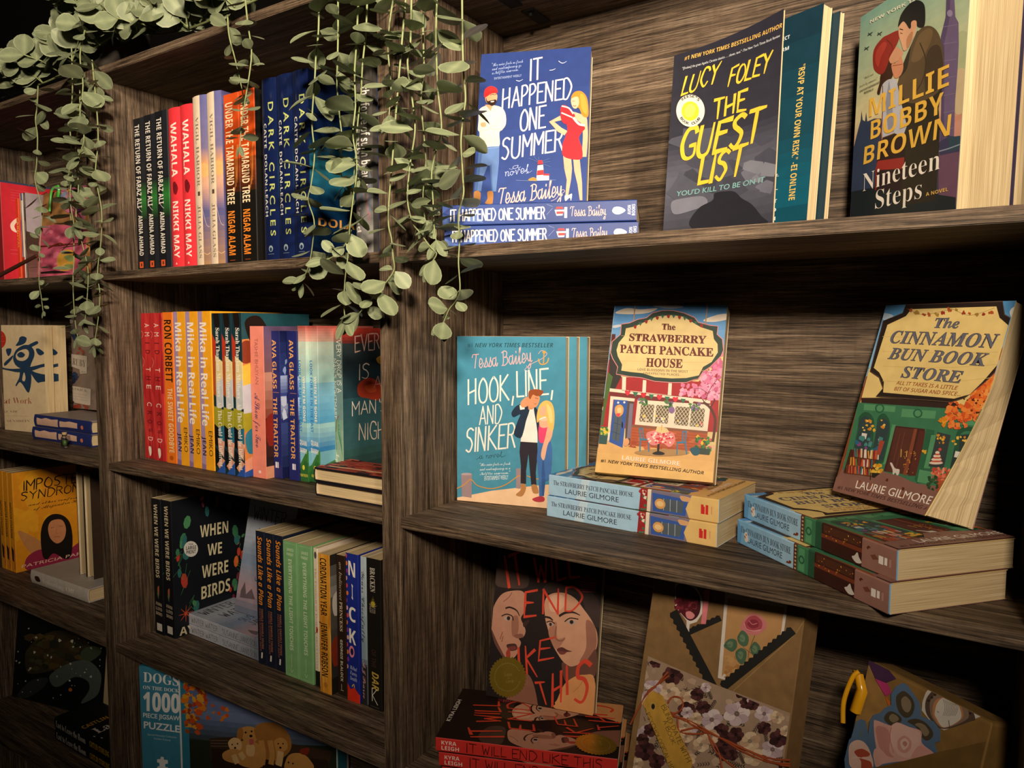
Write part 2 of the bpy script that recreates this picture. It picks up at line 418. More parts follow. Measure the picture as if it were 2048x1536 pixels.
# ---------------------------------------------------------------- books
BOOKS = {}; ARTS = {}
def layer_step(items): return min(1.2e-5, 0.0011 / max([i[1] for i in items] + [1]))
def frame_spine(x, y, z, rz=0.0):
    """book upright, spine to the front: x thickness to the right, y into the shelf"""
    return Matrix.Translation((x, y, z)) @ Matrix.Rotation(rz, 4, 'Z')
def frame_face(bl, yaw, lean, t, roll=0.0):
    """front cover to the viewer; bl = lower left corner of the front cover"""
    b = Vector((math.cos(yaw), math.sin(yaw), 0)); n = Vector((math.sin(yaw), -math.cos(yaw), 0))
    u = Vector((0, 0, 1)) * math.cos(lean) - n * math.sin(lean); x = b.cross(u)
    M = Matrix((x, b, u)).transposed()
    if roll: M = M @ Matrix.Rotation(roll, 3, 'X')
    M = M.to_4x4(); M.translation = Vector(bl) - M.col[0].to_3d() * t; return M
def frame_flat(p, yaw=0.0, z=0.0):
    """lying, front cover up, spine to the viewer, head of the book to the left; p = (x, y) of the tail end of the spine"""
    M = Matrix(((0, 0, -1, 0), (0, 1, 0, 0), (1, 0, 0, 0), (0, 0, 0, 1)))
    M = Matrix.Rotation(yaw, 4, 'Z') @ M; M.translation = Vector((p[0], p[1], z)); return M

def lift(t, lean): return t * math.sin(R_(lean)) + 0.0004

def make_book(key, t, w, h, cols, art=None, F=None, hard=False, mat=None, deform=None, cuts=0, inset=None):
    """cover mesh (boards, spine and everything printed on them) and page block mesh"""
    front, spine, back = [lin(c) for c in (cols if isinstance(cols, (list, tuple)) else (cols,) * 3)]
    q = MB(); th = 0.0022 if hard else 0.0005; r = 0.0012; bl = min(0.09 * t, 0.003) if hard else 0.0
    def bulge(x): return bl * (1 - ((x - t / 2) / (t / 2)) ** 2) if bl else (r - math.sqrt(max(r * r - max(r - x, x - t + r, 0) ** 2, 0))) * -1
    xs = [0, 0.0003, 0.0007, r] + [t * k / 8 for k in range(1, 8)] + [t - r, t - 0.0007, t - 0.0003, t]
    xs = sorted(x for x in xs if 0 <= x <= t)
    out = [(x, -bulge(x)) for x in xs]
    y0 = r if not bl else 0.0
    ring_o = [(0, w)] + out + [(t, w)]; ring_i = [(th, w)] + [(min(max(x, th), t - th), -bulge(x) + th) for x, _ in out] + [(t - th, w)]
    n = len(ring_o)
    def wall(ring, flip, cf):
        for i in range(n - 1):
            a, b = ring[i], ring[i + 1]; c = cf(i)
            P = [(a[0], a[1], 0), (b[0], b[1], 0), (b[0], b[1], h), (a[0], a[1], h)]
            q.face(P[::-1] if flip else P, c, 0)
    cf = lambda i: back if i == 0 else (front if i == n - 2 else spine)
    inner = lin('d8c8a8')
    wall(ring_o, False, cf); wall(ring_i, True, lambda i: inner)
    for z, fl in ((0, True), (h, False)):
        for i in range(n - 1):
            P = [(*ring_o[i], z), (*ring_o[i + 1], z), (*ring_i[i + 1], z), (*ring_i[i], z)]
            q.face(P[::-1] if fl else P, cf(i), 0)
    for i, j in ((0, 0), (n - 1, n - 1)):
        q.face([(*ring_o[i], 0), (*ring_o[i], h), (*ring_i[j], h), (*ring_i[j], 0)], cf(0 if i == 0 else n - 2), 0)
    if art:
        if isinstance(art, str): A = ARTS[art].scaled(t, w, h)
        else: A = Art(t, w, h, F or Matrix.Identity(4), deform); art(A)
        ARTS[key] = A
        st = layer_step(A.it)
        for fc, lay, P, c, m in A.it:
            off = st * lay + 0.00002
            for S in ([P] if fc == 'front' else slices(P, xs)):
                if fc == 'front': V = [(t + off, a, b) for a, b in S]
                else: V = [(a, -bulge(min(max(a, 0), t)) - off, b) for a, b in S]
                ar = sum(S[i - 1][0] * S[i][1] - S[i][0] * S[i - 1][1] for i in range(len(S)))
                if ar < 0: V = V[::-1]
                q.face(V, c, m)
    me = q.mesh(key + '_cover', [mat or MAT_P, MAT_F])
    ins = inset if inset is not None else (0.0032 if hard else 0.0006)
    g = MB(); a, b = (th + 0.0001, (th if not hard else 0.002), ins), (t - th - 0.0001, w - ins, h - ins)
    if hard or bl:
        g.box(a, b)
    else: g.box(a, b)
    pm = g.mesh(key + '_pages', MAT_PG)
    if deform:
        for m in (me, pm):
            b_ = bmesh.new(); b_.from_mesh(m)
            for k in range(1, cuts):
                for ax, L in ((1, w), (2, h)):
                    pl = [0, 0, 0]; pl[ax] = L * k / cuts; no = [0, 0, 0]; no[ax] = 1
                    bmesh.ops.bisect_plane(b_, geom=b_.verts[:] + b_.edges[:] + b_.faces[:], plane_co=pl, plane_no=no)
            for v in b_.verts: v.co = deform(v.co.copy(), t, w, h)
            b_.to_mesh(m); b_.free(); m.update()
    BOOKS[key] = (me, pm, hard); return key
def book(key, F, label, group=None, name=None):
    me, pm, hard = BOOKS[key]
    F = F.copy(); F.translation.z += 0.0003
    e = empty(name or ('hardcover_book' if hard else 'paperback_book'), F); tag(e, label, 'book', group)
    put('cover', me, e); put('page_block', pm, e); return e

# ================================================================ middle bookcase
ORD = {2: ('left', 'right'), 3: ('leftmost', 'middle', 'rightmost')}
def series(key, n, pl, pr, y, z, top, w, cols, art, what, group=None, hard=False, mat=None, t=None, ybase=None, h=None, y1=None, gap=0.0006, start=None):
    """n upright spine-out copies side by side between the sight lines pl..pr"""
    yb = ybase or 700; y1 = y if y1 is None else y1
    xl = atY(pl, yb, y).x if start is None else start; xr = atY(pr, yb, y1).x
    t = t or (xr - xl) / n - gap
    h = h or (atY(top[0], top[1], y).z - z)
    F = frame_spine(xl + (n - 1) * (t + gap), y1, z)
    make_book(key, t, w, h, cols, art, F, hard, mat)
    for i in range(n):
        x = xl + i * (t + gap); yy = y + (y1 - y) * i / max(n - 1, 1)
        lab = what if n == 1 else '%s of the %s %s' % (ORD[n][i], {2: 'two', 3: 'three'}[n], what)
        book(key, frame_spine(x, yy, z), lab, group)
    return xl + n * (t + gap)

# ---- upper shelf
def a_faraz(A):
    A.spine().poly('20242c', 62, 0, 100, 0, 100, 100, 62, 100)
    A.grad('1a1d24', '2e7a35', 40, 52, 8, 45, 100).grad('2e7a35', '1b2420', 52, 66, 10, 45, 100)
    A.down('THE RETURN OF FARAZ ALI', 'bold', 'f1ebe0', 4, 57, 14, 52).down('AMINA AHMAD', 'bold', 'f1ebe0', 62, 88, 20, 54)
    A.line('f1ebe0', 0.7, 16, 56, 40, 59, 54, 60, sm=False).poly('e8602c', 18, 92, 50, 92, 50, 96, 18, 96).poly('20242c', 29, 93, 39, 93, 39, 95, 29, 95)
    A.line('e8602c', 0.5, 14, 97.5, 54, 97.5, sm=False).line('e8602c', 0.4, 14, 99, 54, 99, sm=False)
x = series('faraz', 3, 273, 344, 0.058, S1, (264, 240), 0.13, ('23272e', '14171d', '14171d'), a_faraz, 'slim black books with a green glow on the spine', 'black spines with a green glow', ybase=540, y1=0.054, start=-1.1285)
def a_wahala(A):
    A.spine().down('WAHALA', 'bold', 'ffeee2', 9, 42, 28, 74).down('NIKKI MAY', 'bold', 'ffeee2', 57, 92, 28, 72)
    A.blob('7a1620', 35, 46, 55, 45, 75, 49, 60, 53, 38, 51).line('3a0a12', 0.6, 36, 53, 50, 48, 70, 47).poly('ffd9cf', 40, 96, 55, 96, 48, 94.6)
x = series('wahala', 2, 346, 394, 0.05, S1, (332, 221), 0.14, ('f0363c', 'f23a44', 'e8303a'), a_wahala, 'hot pink hardcover jackets with white block capitals on the upper shelf', 'hot pink spines', True, ybase=535, start=max(x + .001, atY(346, 535, .05).x))
def a_vigil(A):
    A.spine().grad('6a6aa0', '7d7397', 0, 38, 8).grad('7d7397', 'e8a868', 30, 41, 12).grad('e8a868', 'd9a68a', 41, 50, 6).grad('d9a68a', '6d648f', 50, 66, 12).grad('5c5a88', 'a9825f', 66, 100, 8)
    A.blob('f4b070', 55, 42, 75, 39, 100, 41, 100, 46, 70, 47).line('c9a592', 0.7, 52, 56, 75, 52, 98, 50).line('b9a9b8', 0.8, 55, 62, 80, 74, 98, 76).line('d7b28a', 0.9, 52, 90, 80, 92, 98, 91)
    A.poly('f2dcc0', 0, 0, 62, 0, 62, 100, 0, 100)
    A.down('VIGIL HARBOR', 'serif', '8f8273', 12, 52, 26, 50).down('JULIA GLASS', 'serif', '8f8273', 63, 94, 26, 50).poly('5a4a42', 30, 55, 48, 55, 48, 57.5, 30, 57.5)
x = series('vigil', 2, 395, 452, 0.042, S1, (383, 197), 0.14, ('5d5a8c', '6a6aa0', '5d5a8c'), a_vigil, 'cream and violet hardcovers with a sunset on the jacket', 'cream and violet spines', True, ybase=530, start=max(x + .001, atY(395, 530, .042).x))
def a_tamarind(A):
    A.spine().grad('d8521e', 'c8480f', 0, 38, 6).grad('8a3a12', '15130f', 38, 60, 8)
    for i in range(5): A.line(('ef8a3a', 'c9702a', 'e9a45a')[i % 3], 0.5, 60 + 7 * i, 58 - 2 * i, 72 + 3 * i, 48, 70 + 6 * i, 40 - 2 * i, 85 + 3 * i, 30)
    A.down('UNDER THE TAMARIND TREE', 'bold', 'ffe2b8', 5, 64, 12, 60).down('NIGAR ALAM', 'bold', 'f08a2c', 68, 94, 14, 58).line('c8581e', 0.5, 20, 97, 55, 97, sm=False)
x = series('tamarind', 2, 453.5, 516, 0.03, S1, (478, 183), 0.135, ('14120f', '14120f', '14120f'), a_tamarind, 'orange and black books with cream capitals on the spine', 'orange and black spines', ybase=528, start=max(x + .001, atY(455, 528, .03).x))
def a_dark(A):
    A.spine().down('D A R K   C I R C L E S', 'sans', 'b4bd6e', 13, 86, 52, 82, .012).down('CAITE  DOLAN-LEACH', 'bold', 'e9e6e0', 24, 75, 16, 36, -.01)
    A.disc('8fa0a8', 50, 93, 14, 1.8).disc('1a2b55', 50, 93.4, 8, 1.1).line('8fa0a8', 0.3, 30, 96, 70, 96, sm=False)
    A.front().grad('080f26', '0b1f44', 0, 34, 10).grad('0b1f44', '22687e', 34, 52, 14).grad('22687e', '0c3358', 52, 68, 14).grad('0c3358', '080f28', 68, 100, 10)
    A.look(560, 80, .2996).text('D', 'bold', '0d2030', (352, 645), (405, 645), (352, 555)).text('CI', 'bold', '2a3a40', (246, 805), (360, 805), (246, 735)).text('DOLAN', 'bold', 'd79a4a', (256, 1245), (560, 1275), (256, 1190))
x = series('dark', 3, 531, 623, 0.02, S1, (520, 163), 0.15, ('0a1430', '111d46', '0a1430'), a_dark, 'glossy navy hardcovers with pale green capitals', 'glossy navy spines', True, MAT_G, ybase=520, start=max(x + .001, atY(531, 520, .02).x))
def a_force(A):
    A.spine().grad('57524c', '4a463f', 0, 40, 4).grad('5a5a58', '8a8784', 60, 100, 8)
    A.down('the force of such beauty', 'bold', 'f4f0e8', 14, 66, 42, 86).down('Barbara Bourland', 'bold', 'e9e4dc', 34, 88, 8, 34).spatter(['8a6f72', '6a7380'], 12, 10, 66, 90, 74, 5, 12, 4, .8)
x = series('force', 1, 714, 748, 0.022, S1, (708, 124), 0.14, ('57524c', '56514b', '57524c'), a_force, 'grey hardcover with rounded white lettering, half hidden by hanging leaves', None, True, ybase=508)
def a_seven(A):
    A.spine().spatter(['e9e2d6'], 16, 4, 3, 30, 60, .9, 1.6, 8, 1).down('SEVEN DAYS', 'bold', 'efece4', 3, 52, 36, 84).down('A NOVEL', 'bold', 'd8b07a', 70, 90, 30, 60)
series('seven', 1, 748.5, 777, 0.028, S1, (742, 109), 0.13, ('22407c', '23437f', '22407c'), a_seven, 'tall blue book pressed against the right side panel on the upper shelf', None, False, ybase=506, start=max(x + .001, atY(748.5, 506, .028).x), t=.0235)

# ---- middle shelf
def a_amid(A):
    A.spine().spatter(['a81e26', 'd43a38', 'bd2a2c'], 26, 0, 0, 100, 100, 8, 26, 3, 1)
    cs = 'AMID THE CROWD'
    for i, c in enumerate(cs): A.down(c, 'sans', ('f6d9cc' if i in (0, 1, 5, 7, 9, 13) else '5a0e16'), 7 + 6.0 * i + (1.0 if c == 'I' else 0), 9.6 + 6.0 * i - (1.1 if c == 'I' else 0), 34, 74) if c != ' ' else None
    A.blob('f4ead8', 35, 92, 55, 92, 58, 96, 46, 98.5, 38, 96).line('f0c0b4', .4, 6, 12, 20, 14, 8, 17).line('f0c0b4', .4, 8, 30, 22, 33, 8, 37)
xa = atY(291, 917, .06).x
series('amid', 2, 291, 333, 0.060, S2, (279, 627), 0.13, ('c22a2e', 'c8302f', 'b8262a'), a_amid, 'red books with letters spaced down the spine', 'red spines on the middle shelf', ybase=917, y1=.056)
def a_ron(A): A.spine().down('RON CORBETT', 'bold', '2a1206', 5, 46, 16, 84).down('THE SWEET GOODBYE', 'bold', 'ffd9a8', 50, 93, 30, 78).disc('c25a10', 50, 96.6, 20, 1.6)
series('ron', 1, 334, 354, 0.054, S2, (322, 625), 0.13, ('f07a1c', 'f27d1e', 'e86f14'), a_ron, 'bright orange book with dark capitals on the middle shelf', None, ybase=926)
def a_mika(A):
    A.spine().poly('a98fb4', 0, 0, 36, 0, 36, 100, 0, 100).poly('8e7399', 0, 100, 0, 96, 36, 97, 36, 100).down('Mika in Real Life', 'bold', 'fdf3e8', 7, 72, 16, 64).down('EMIKO', 'sans', '2a2018', 75, 91, 62, 90).down('JEAN', 'bold', '2a2244', 79, 91, 14, 40)
series('mika', 3, 355, 430, 0.053, S2, (342, 624), 0.13, ('f6a81c', 'f8ac22', 'f6a81c'), a_mika, 'yellow and lilac books with white rounded lettering', 'yellow and lilac spines', ybase=935, y1=.051)
def a_sarah(A):
    A.spine().poly('16343e', 0, 0, 100, 0, 100, 16, 0, 13).blob('1a1210', 20, -2, 70, 0, 80, 8, 40, 11).poly('c23a22', 0, 12, 40, 18, 30, 30, 0, 26).poly('e8d59a', 30, 26, 100, 30, 100, 56, 30, 58).poly('cdd2d6', 35, 44, 100, 40, 100, 58, 30, 60).poly('b4542a', 0, 26, 34, 30, 28, 52, 0, 50)
    A.poly('a9a22c', 0, 58, 100, 60, 100, 70, 0, 72).poly('0f1216', 0, 69, 50, 72, 45, 84, 0, 82).poly('2a6f88', 45, 72, 100, 70, 100, 80, 60, 82).poly('e6a98f', 35, 78, 100, 80, 90, 90, 40, 86).poly('0f1114', 0, 84, 70, 88, 60, 97, 0, 96).poly('e3a07e', 20, 95, 70, 90, 100, 92, 60, 99).poly('2a55a8', 50, 97, 100, 92, 100, 100, 20, 100)
    A.down('Sarah Thankam Mathews', 'serif', 'fbf4e6', 9, 52, 42, 78).down('All This Could Be Different', 'serif', 'fbf4e6', 55, 96, 44, 82)
    A.front().poly('d98a4a', 0, 0, 100, 0, 100, 100, 0, 100).poly('1f4f5a', 0, 0, 100, 0, 100, 12, 0, 16).blob('241612', 4, 6, 25, 2, 40, 16, 20, 24).blob('8a3a22', 0, 18, 14, 18, 16, 28, 0, 30).poly('e9c64a', 0, 32, 30, 28, 34, 44, 0, 46).poly('c9ccda', 0, 44, 40, 40, 40, 60, 0, 62).poly('aaa02a', 0, 61, 40, 60, 40, 70, 0, 72).blob('2f7f9a', 2, 74, 20, 70, 26, 82, 6, 86).poly('e6a080', 0, 90, 30, 84, 40, 92, 0, 98).poly('2a55a8', 0, 97, 40, 92, 40, 100, 0, 100)
series('sarah', 3, 431, 491, 0.049, S2, (418, 627), 0.12, ('1f4f5a', '16343e', '16343e'), a_sarah, 'books with a multicoloured painted figure on the spine', 'multicoloured painted spines', ybase=946, y1=.047)
def a_pink(A):
    A.spine().down('TASHIE BHUIYAN', 'sans', 'a8605a', 8, 38, 34, 58).down('A Show for Two', 'script', '4a3a66', 44, 80, 26, 66).disc('ffe0d4', 52, 96, 10, 1)
    A.front().grad('6b5478', '7a5560', 0, 30, 5).grad('c08a78', '8a4a3a', 30, 60, 5).grad('5a2018', '2a1a1c', 60, 92, 5).poly('e09a78', 0, 92, 100, 92, 100, 100, 0, 100).blob('8a2418', 2, 60, 20, 58, 24, 74, 4, 78)
series('pink', 1, 506, 534, 0.056, S2, (497, 652.7), 0.115, ('7a5560', 'f4907c', 'f08a78'), a_pink, 'salmon pink paperback with small grey and script lettering', None, ybase=956)
def a_trait(A):
    A.spine().down('AVA GLASS', 'bold', 'e8a862', 6, 39, 24, 62).down('THE TRAITOR', 'bold', 'e8a862', 45, 86, 24, 62).line('b9806a', 0.6, 25, 41.5, 85, 41.5, sm=False).poly('e9e6f0', 34, 89, 52, 89, 52, 93, 34, 93).poly('e9e6f0', 56, 89, 66, 89, 66, 93, 56, 93)
    A.front().grad('1c2358', '2a3a78', 0, 30, 4).grad('9fb0dc', '3a4a90', 30, 44, 6).grad('b9c4e6', '2a3574', 44, 62, 6).grad('3a4a88', '161c4c', 62, 100, 5).spatter(['8ea4d8', '20286a', 'c8d2ee'], 16, 2, 20, 24, 80, 2, 5, 4, 1)
series('traitor', 1, 545, 565.5, 0.069, S2, (538, 662), 0.11, ('20286a', '232a6e', '20286a'), a_trait, 'left one of the two navy books with gold capitals', 'navy spines with gold capitals', ybase=957)
book('traitor', frame_spine(atY(578.5, 960, .072).x, .072, S2), 'right one of the two navy books with gold capitals', 'navy spines with gold capitals')
def a_look(A):
    for f in ('spine', 'front'):
        A.fc = f; A.grad('c2625a', 'd8b0a0', 0, 10, 6).grad('c4d4c4', 'a8d4d2', 10, 36, 6).grad('86c2da', '5aa8d4', 36, 62, 6).grad('a0d0d4', '3a88c4', 62, 80, 6)
        A.poly('3a7a3a', 0, 90, 100, 78, 100, 100, 0, 100).poly('2f6a34', 0, 94, 60, 86, 100, 88, 100, 100, 0, 100)
    A.spine().down("WHEN I'M GONE,", 'bold', 'f7f2e4', 32, 62, 52, 78).down('LOOK FOR ME IN THE EAST', 'bold', '2f7cc0', 22, 68, 8, 34)
    A.text('QUAN', 'bold', 'f4f2e8', (6, 76), (86, 77), (6, 73)).text('BARRY', 'bold', 'f4f2e8', (4, 81), (90, 82), (4, 78)).disc('e8d84a', 46, 91, 14, 1.6).text('PANTHEON', 'bold', 'd8cc4a', (8, 97), (92, 97), (8, 95.2))
series('look', 2, 600, 641, 0.074, S2, (595.5, 652), 0.105, ('7ab8cc', '8ac4d8', '7ab8cc'), a_look, 'pale blue and green landscape books', 'pale blue landscape spines', ybase=964, y1=.078)
def a_every(A):
    A.spine().grad('c4685a', '8a6a60', 0, 9, 4).grad('5f7270', '6f8a84', 9, 60, 8).grad('7a9a88', 'a8c2a4', 60, 100, 6)
    A.down('EVERY DROP IS A', 'brush', 'f2ede0', 5, 42, 48, 88, 1.1).down("MAN'S NIGHTMARE", 'brush', 'f2ede0', 20, 60, 12, 40, 1.1).line('8a2a1a', 1.4, 30, 68, 42, 60, 62, 57, taper=.4).line('4c7a44', .7, 34, 80, 30, 68, 48, 58)
    for i in range(7): A.line('4c8a54', .9, 50, 68, 56 + 4 * i, 60 + 3 * i, 66 + 5 * i, 62 + 4 * i, taper=.2)
    A.down('Megan Kamalei Kakimoto', 'script', 'eef0e2', 82, 118, 28, 64)
    A.front().grad('b4382c', '6a2a26', 0, 10, 5).grad('2a3438', '24404a', 10, 46, 8).grad('2c525c', '3a6468', 46, 80, 8).grad('38605e', '2a3a3a', 80, 100, 4)
    A.look(260, 580, .293).blob('a83a24', 1560, 640, 1640, 600, 1720, 660, 1700, 750, 1620, 740, 1560, 720).blob('d8a23a', 1680, 470, 1720, 450, 1740, 500, 1700, 505).blob('c8502c', 1600, 660, 1660, 640, 1680, 690, 1630, 700)
    A.text('EVERY', 'brush', 'd9b0a4', (1535, 425), (1745, 395), (1535, 315), 1.0).text('IS', 'brush', 'e4d4c8', (1565, 612), (1632, 605), (1565, 510), 1.0).text('A', 'brush', 'c88a80', (1665, 670), (1712, 665), (1665, 590), 1.0).text("MAN'S", 'brush', 'ecdccc', (1515, 858), (1745, 830), (1515, 765), 1.0).text('NIGHT', 'brush', 'e4d0c0', (1562, 1028), (1790, 1000), (1562, 915), 1.0)
xe = atY(667, 930, .106).x
series('every', 1, 667, 688, 0.106, S2, (667, 653), 0.095, ('2c454c', '6f8a84', '24404a'), a_every, 'dark teal paperback with thin brushed capitals at the right end of the middle shelf', None, ybase=930, h=.2085)
# dark book facing out behind the row
def a_ah(A): A.front().text('AH', 'bold', 'e8e4dc', (72, 17), (88, 17), (72, 5)).disc('a8722a', 20, 8, 12, 5).disc('20140c', 20, 8, 7, 3).disc('5a5a88', 97, 10, 10, 6)
xb = atY(486, 640, .186).x
make_book('ah', .012, .132, .218, ('17161a', '17161a', '17161a'), a_ah)
book('ah', frame_face((xb, .188, S2), 0, 0, .012), 'black book facing out behind the upright row, only its top showing')
# two hardcovers lying flat at the right end
def a_flat(A):
    A.front().poly('b8452f', 2, 1.5, 100, 1.5, 100, 98.5, 2, 98.5).spatter(['c8523a', '2a2226', 'b04030', '3a2a2c', 'd86a4a'], 70, 0, 0, 100, 100, 3, 9, 6, 1.2)
    for i in range(9): A.line('1c1a1e', .8, -5, 8 + 12 * i, 50, 14 + 11 * i, 105, 4 + 12 * i)
    A.poly('e8b48a', 10, 78, 90, 70, 90, 78, 10, 86)
p = atZ(629, 990, S2)
tf = 0.0175
make_book('flat', tf, min(.15, -.5645 - p.x), .062, ('1c181e', '1c181e', '1c181e'), a_flat, None, True)
for i, nm in enumerate(('lower', 'upper')):
    F = Matrix(((0, 1, 0, 0), (0, 0, 1, 0), (1, 0, 0, 0), (0, 0, 0, 1))); F.translation = Vector((p.x + .003 - .002 * i, min(p.y, .036), S2 + i * (tf + .0004)))
    book('flat', F, '%s of two flat hardcovers with red and black boards beside the upright row' % nm, 'flat red and black hardcovers')

# ---- lower shelf
def a_birds(A):
    A.spine().down('WHEN WE WERE BIRDS', 'bold', 'd9c9a6', 4, 58, 28, 66).blob('b0643a', 40, 66, 58, 64, 56, 70, 44, 72).blob('4c7a54', 36, 70, 46, 68, 50, 74)
    for i, s in enumerate(('AYANNA', 'LLOYD', 'BANWO')): A.text(s, 'bold', 'b8a890', (16, 78.5 + 3.6 * i), (84, 79 + 3.6 * i), (16, 76.2 + 3.6 * i))
    A.poly('d9d4ca', 22, 92, 78, 92, 78, 97.5, 22, 97.5).line('8a8680', .3, 34, 97, 34, 93, sm=False).line('8a8680', .3, 50, 97, 50, 94, sm=False).line('8a8680', .3, 64, 97, 64, 93, sm=False)
    A.front(); rnd = random.Random(5)
    for i in range(46):
        a = rnd.uniform(0, 2 * math.pi); cx = 50 + 42 * math.cos(a) * rnd.uniform(.75, 1.1); cy = 50 + 46 * math.sin(a) * rnd.uniform(.75, 1.08); r = rnd.uniform(1.5, 4.5)
        A.disc(rnd.choice(['c0392c', 'd86a2c', '3a7a54', '2f6a6a', '7a2a3a', '4a8a5a', 'a83a4a']), cx, cy, r, r * rnd.uniform(.5, 1.6), 8, 0, a)
    for i in range(18):
        a = rnd.uniform(0, 6.3); cx, cy = 50 + 40 * math.cos(a), 50 + 44 * math.sin(a); A.line('3a7a4a', .6, cx, cy, cx + rnd.uniform(-10, 10), cy + rnd.uniform(-8, 8), cx + rnd.uniform(-14, 14), cy + rnd.uniform(-12, 12))
    for j in range(8): A.line('d8502c', 1.6, 14, 84, 14 + 9 * math.cos(j * .8), 84 + 6 * math.sin(j * .8), taper=.3)
    A.look(270, 960, .37509).text('WHEN', 'bold', 'd9cfa8', (345, 308), (495, 280), (345, 245)).text('WE', 'bold', 'd9cfa8', (385, 405), (462, 390), (385, 345)).text('WERE', 'bold', 'd9cfa8', (355, 525), (495, 490), (355, 460)).text('BIRDS', 'bold', 'd9cfa8', (352, 638), (505, 588), (352, 572)).text('AYANNA', 'bold', 'd9cfa8', (236, 832), (480, 762), (236, 790))
    A.disc('d9d6ce', 296, 368, 38, 42).text('THE', 'bold', '4a4a48', (284, 348), (308, 346), (284, 340)).text('LARGE', 'bold', '3a3a3a', (270, 374), (324, 368), (270, 355)).text('PRINT', 'bold', '3a3a3a', (272, 396), (322, 390), (272, 378))
series('birds', 2, 311, 350, 0.062, S3, (300, 995.6), 0.14, ('10141c', '0c0f16', '0c0f16'), a_birds, 'black paperbacks with cream capitals and bright flowers on the cover', 'black spines on the lower shelf', ybase=1266, y1=.064)
def a_winter(A):
    A.spine().grad('c9ccd8', 'b4bac8', 0, 60, 4).grad('b4bac8', '6a7482', 60, 100, 8)
    A.down('WINTER WATER', 'brush', '55555e', 8, 44, 22, 72, 1.1).down('SUSANNE JANSSON', 'brush', '55555e', 50, 93, 22, 72, 1.1).line('55555e', .4, 20, 5, 80, 5, sm=False)
    A.front().grad('a9b0be', 'b4bccc', 0, 25, 5).grad('b4bccc', '8496b0', 25, 55, 6).grad('8496b0', 'b49aa4', 55, 80, 6).grad('b49aa4', '70788c', 80, 100, 4)
    A.text('WINTER', 'brush', '2c3038', (12, 20), (80, 20), (12, 9), 1.0).text('WATER', 'brush', '2c3038', (28, 38), (90, 38), (28, 27), 1.0).text('SUSANNE', 'brush', '3a4a66', (34, 58), (96, 58), (34, 49), 1.0).text('JANSSON', 'brush', '3a4a66', (34, 70), (96, 70), (34, 61), 1.0)
    A.poly('6a5a62', 8, 82, 14, 74, 20, 84, 30, 78, 40, 86, 8, 88)
WT = .0168
make_book('winter', WT, .085, .195, ('a9b4c6', 'c2c6d2', 'a9b4c6'), a_winter)
p = atZ(386, 1260, S3); 
for i, nm in enumerate(('lower', 'upper')):
    a0 = Vector((p.x + .0, p.y - .012, 0)); yaw = R_(-1.0)
    tail = (a0.x + .195 * math.cos(yaw), a0.y + .195 * math.sin(yaw))
    book('winter', frame_flat(tail, yaw, S3 + i * (WT + .0004)), '%s flat grey-blue paperback beside the two black spines' % nm, 'grey-blue paperbacks with thin capitals')
pw = atY(468, 1192, .132)
make_book('winter_up', WT, .10, .19, ('a9b4c6', 'c2c6d2', 'a9b4c6'), a_winter)
book('winter_up', frame_face((pw.x, min(pw.y, .132), S3 + 2 * WT + .0044), R_(8), R_(9), WT, R_(-4)), 'grey-blue paperback leaning back on the two flat ones', 'grey-blue paperbacks with thin capitals')
def a_sounds(A):
    A.spine().down('Sounds Like a Plan', 'boldi', 'f0922e', 4, 55, 24, 74).down('PAMELA SAMUELS YOUNG', 'bold', 'a86a4a', 58, 88, 48, 68).down('DWAYNE ALEXANDER SMITH', 'bold', '8a5240', 58, 90, 24, 42).poly('efe6da', 40, 91, 55, 91, 50, 95.5, 35, 95.5)
xq = series('sounds', 3, 517, 571, 0.083, S3, (502, 1059), 0.115, ('1a2236', '181f30', '181f30'), a_sounds, 'dark navy paperbacks with orange slanted lettering', 'navy spines with orange lettering', ybase=1335)
def a_everything(A):
    A.spine().line('a8cfa0', .5, 8, 1.5, 8, 98.5, sm=False).line('a8cfa0', .5, 92, 1.5, 92, 98.5, sm=False).line('a8cfa0', .5, 8, 1.5, 92, 1.5, sm=False).line('a8cfa0', .5, 8, 98.5, 92, 98.5, sm=False)
    A.down('EVERYTHING THE LIGHT TOUCHES', 'bold', 'd4e6c4', 13, 80, 38, 62).text('JANICE', 'bold', 'cfe2c0', (28, 7), (76, 7), (28, 5)).text('PARIAT', 'bold', 'cfe2c0', (28, 10.4), (76, 10.4), (28, 8.4)).line('d4e6c4', .5, 48, 83, 48, 93, sm=False).line('d4e6c4', .6, 40, 94, 48, 96.5, 58, 94)
xq = series('everything', 2, 571, 628, 0.08, S3, (564.5, 1080), 0.118, ('6fa06a', '7db276', '6fa06a'), a_everything, 'pale green paperbacks with a thin line border on the spine', 'pale green spines', ybase=1360, start=max(xq + .001, atY(571, 1355, .08).x))
def a_council(A): A.spine().down('The Council of Dolls', 'serif', 'c89a86', 14, 58, 30, 66).down('BRUCE FULLER', 'serif', 'b8a088', 64, 88, 34, 62).disc('55504a', 50, 5, 30, 2.6).disc('c8503c', 60, 59, 24, 2.4).line('30202a', .8, 20, 62, 50, 60, 80, 58).poly('1a1614', 0, 89, 100, 89, 100, 100, 0, 100)
xq = series('council', 1, 628, 640, 0.082, S3, (622.6, 1095), 0.115, ('e8dcc6', 'ecdfc6', 'e8dcc6'), a_council, 'thin cream book with a black foot on the spine', None, ybase=1373, start=max(xq + .0006, atY(628, 1373, .082).x))
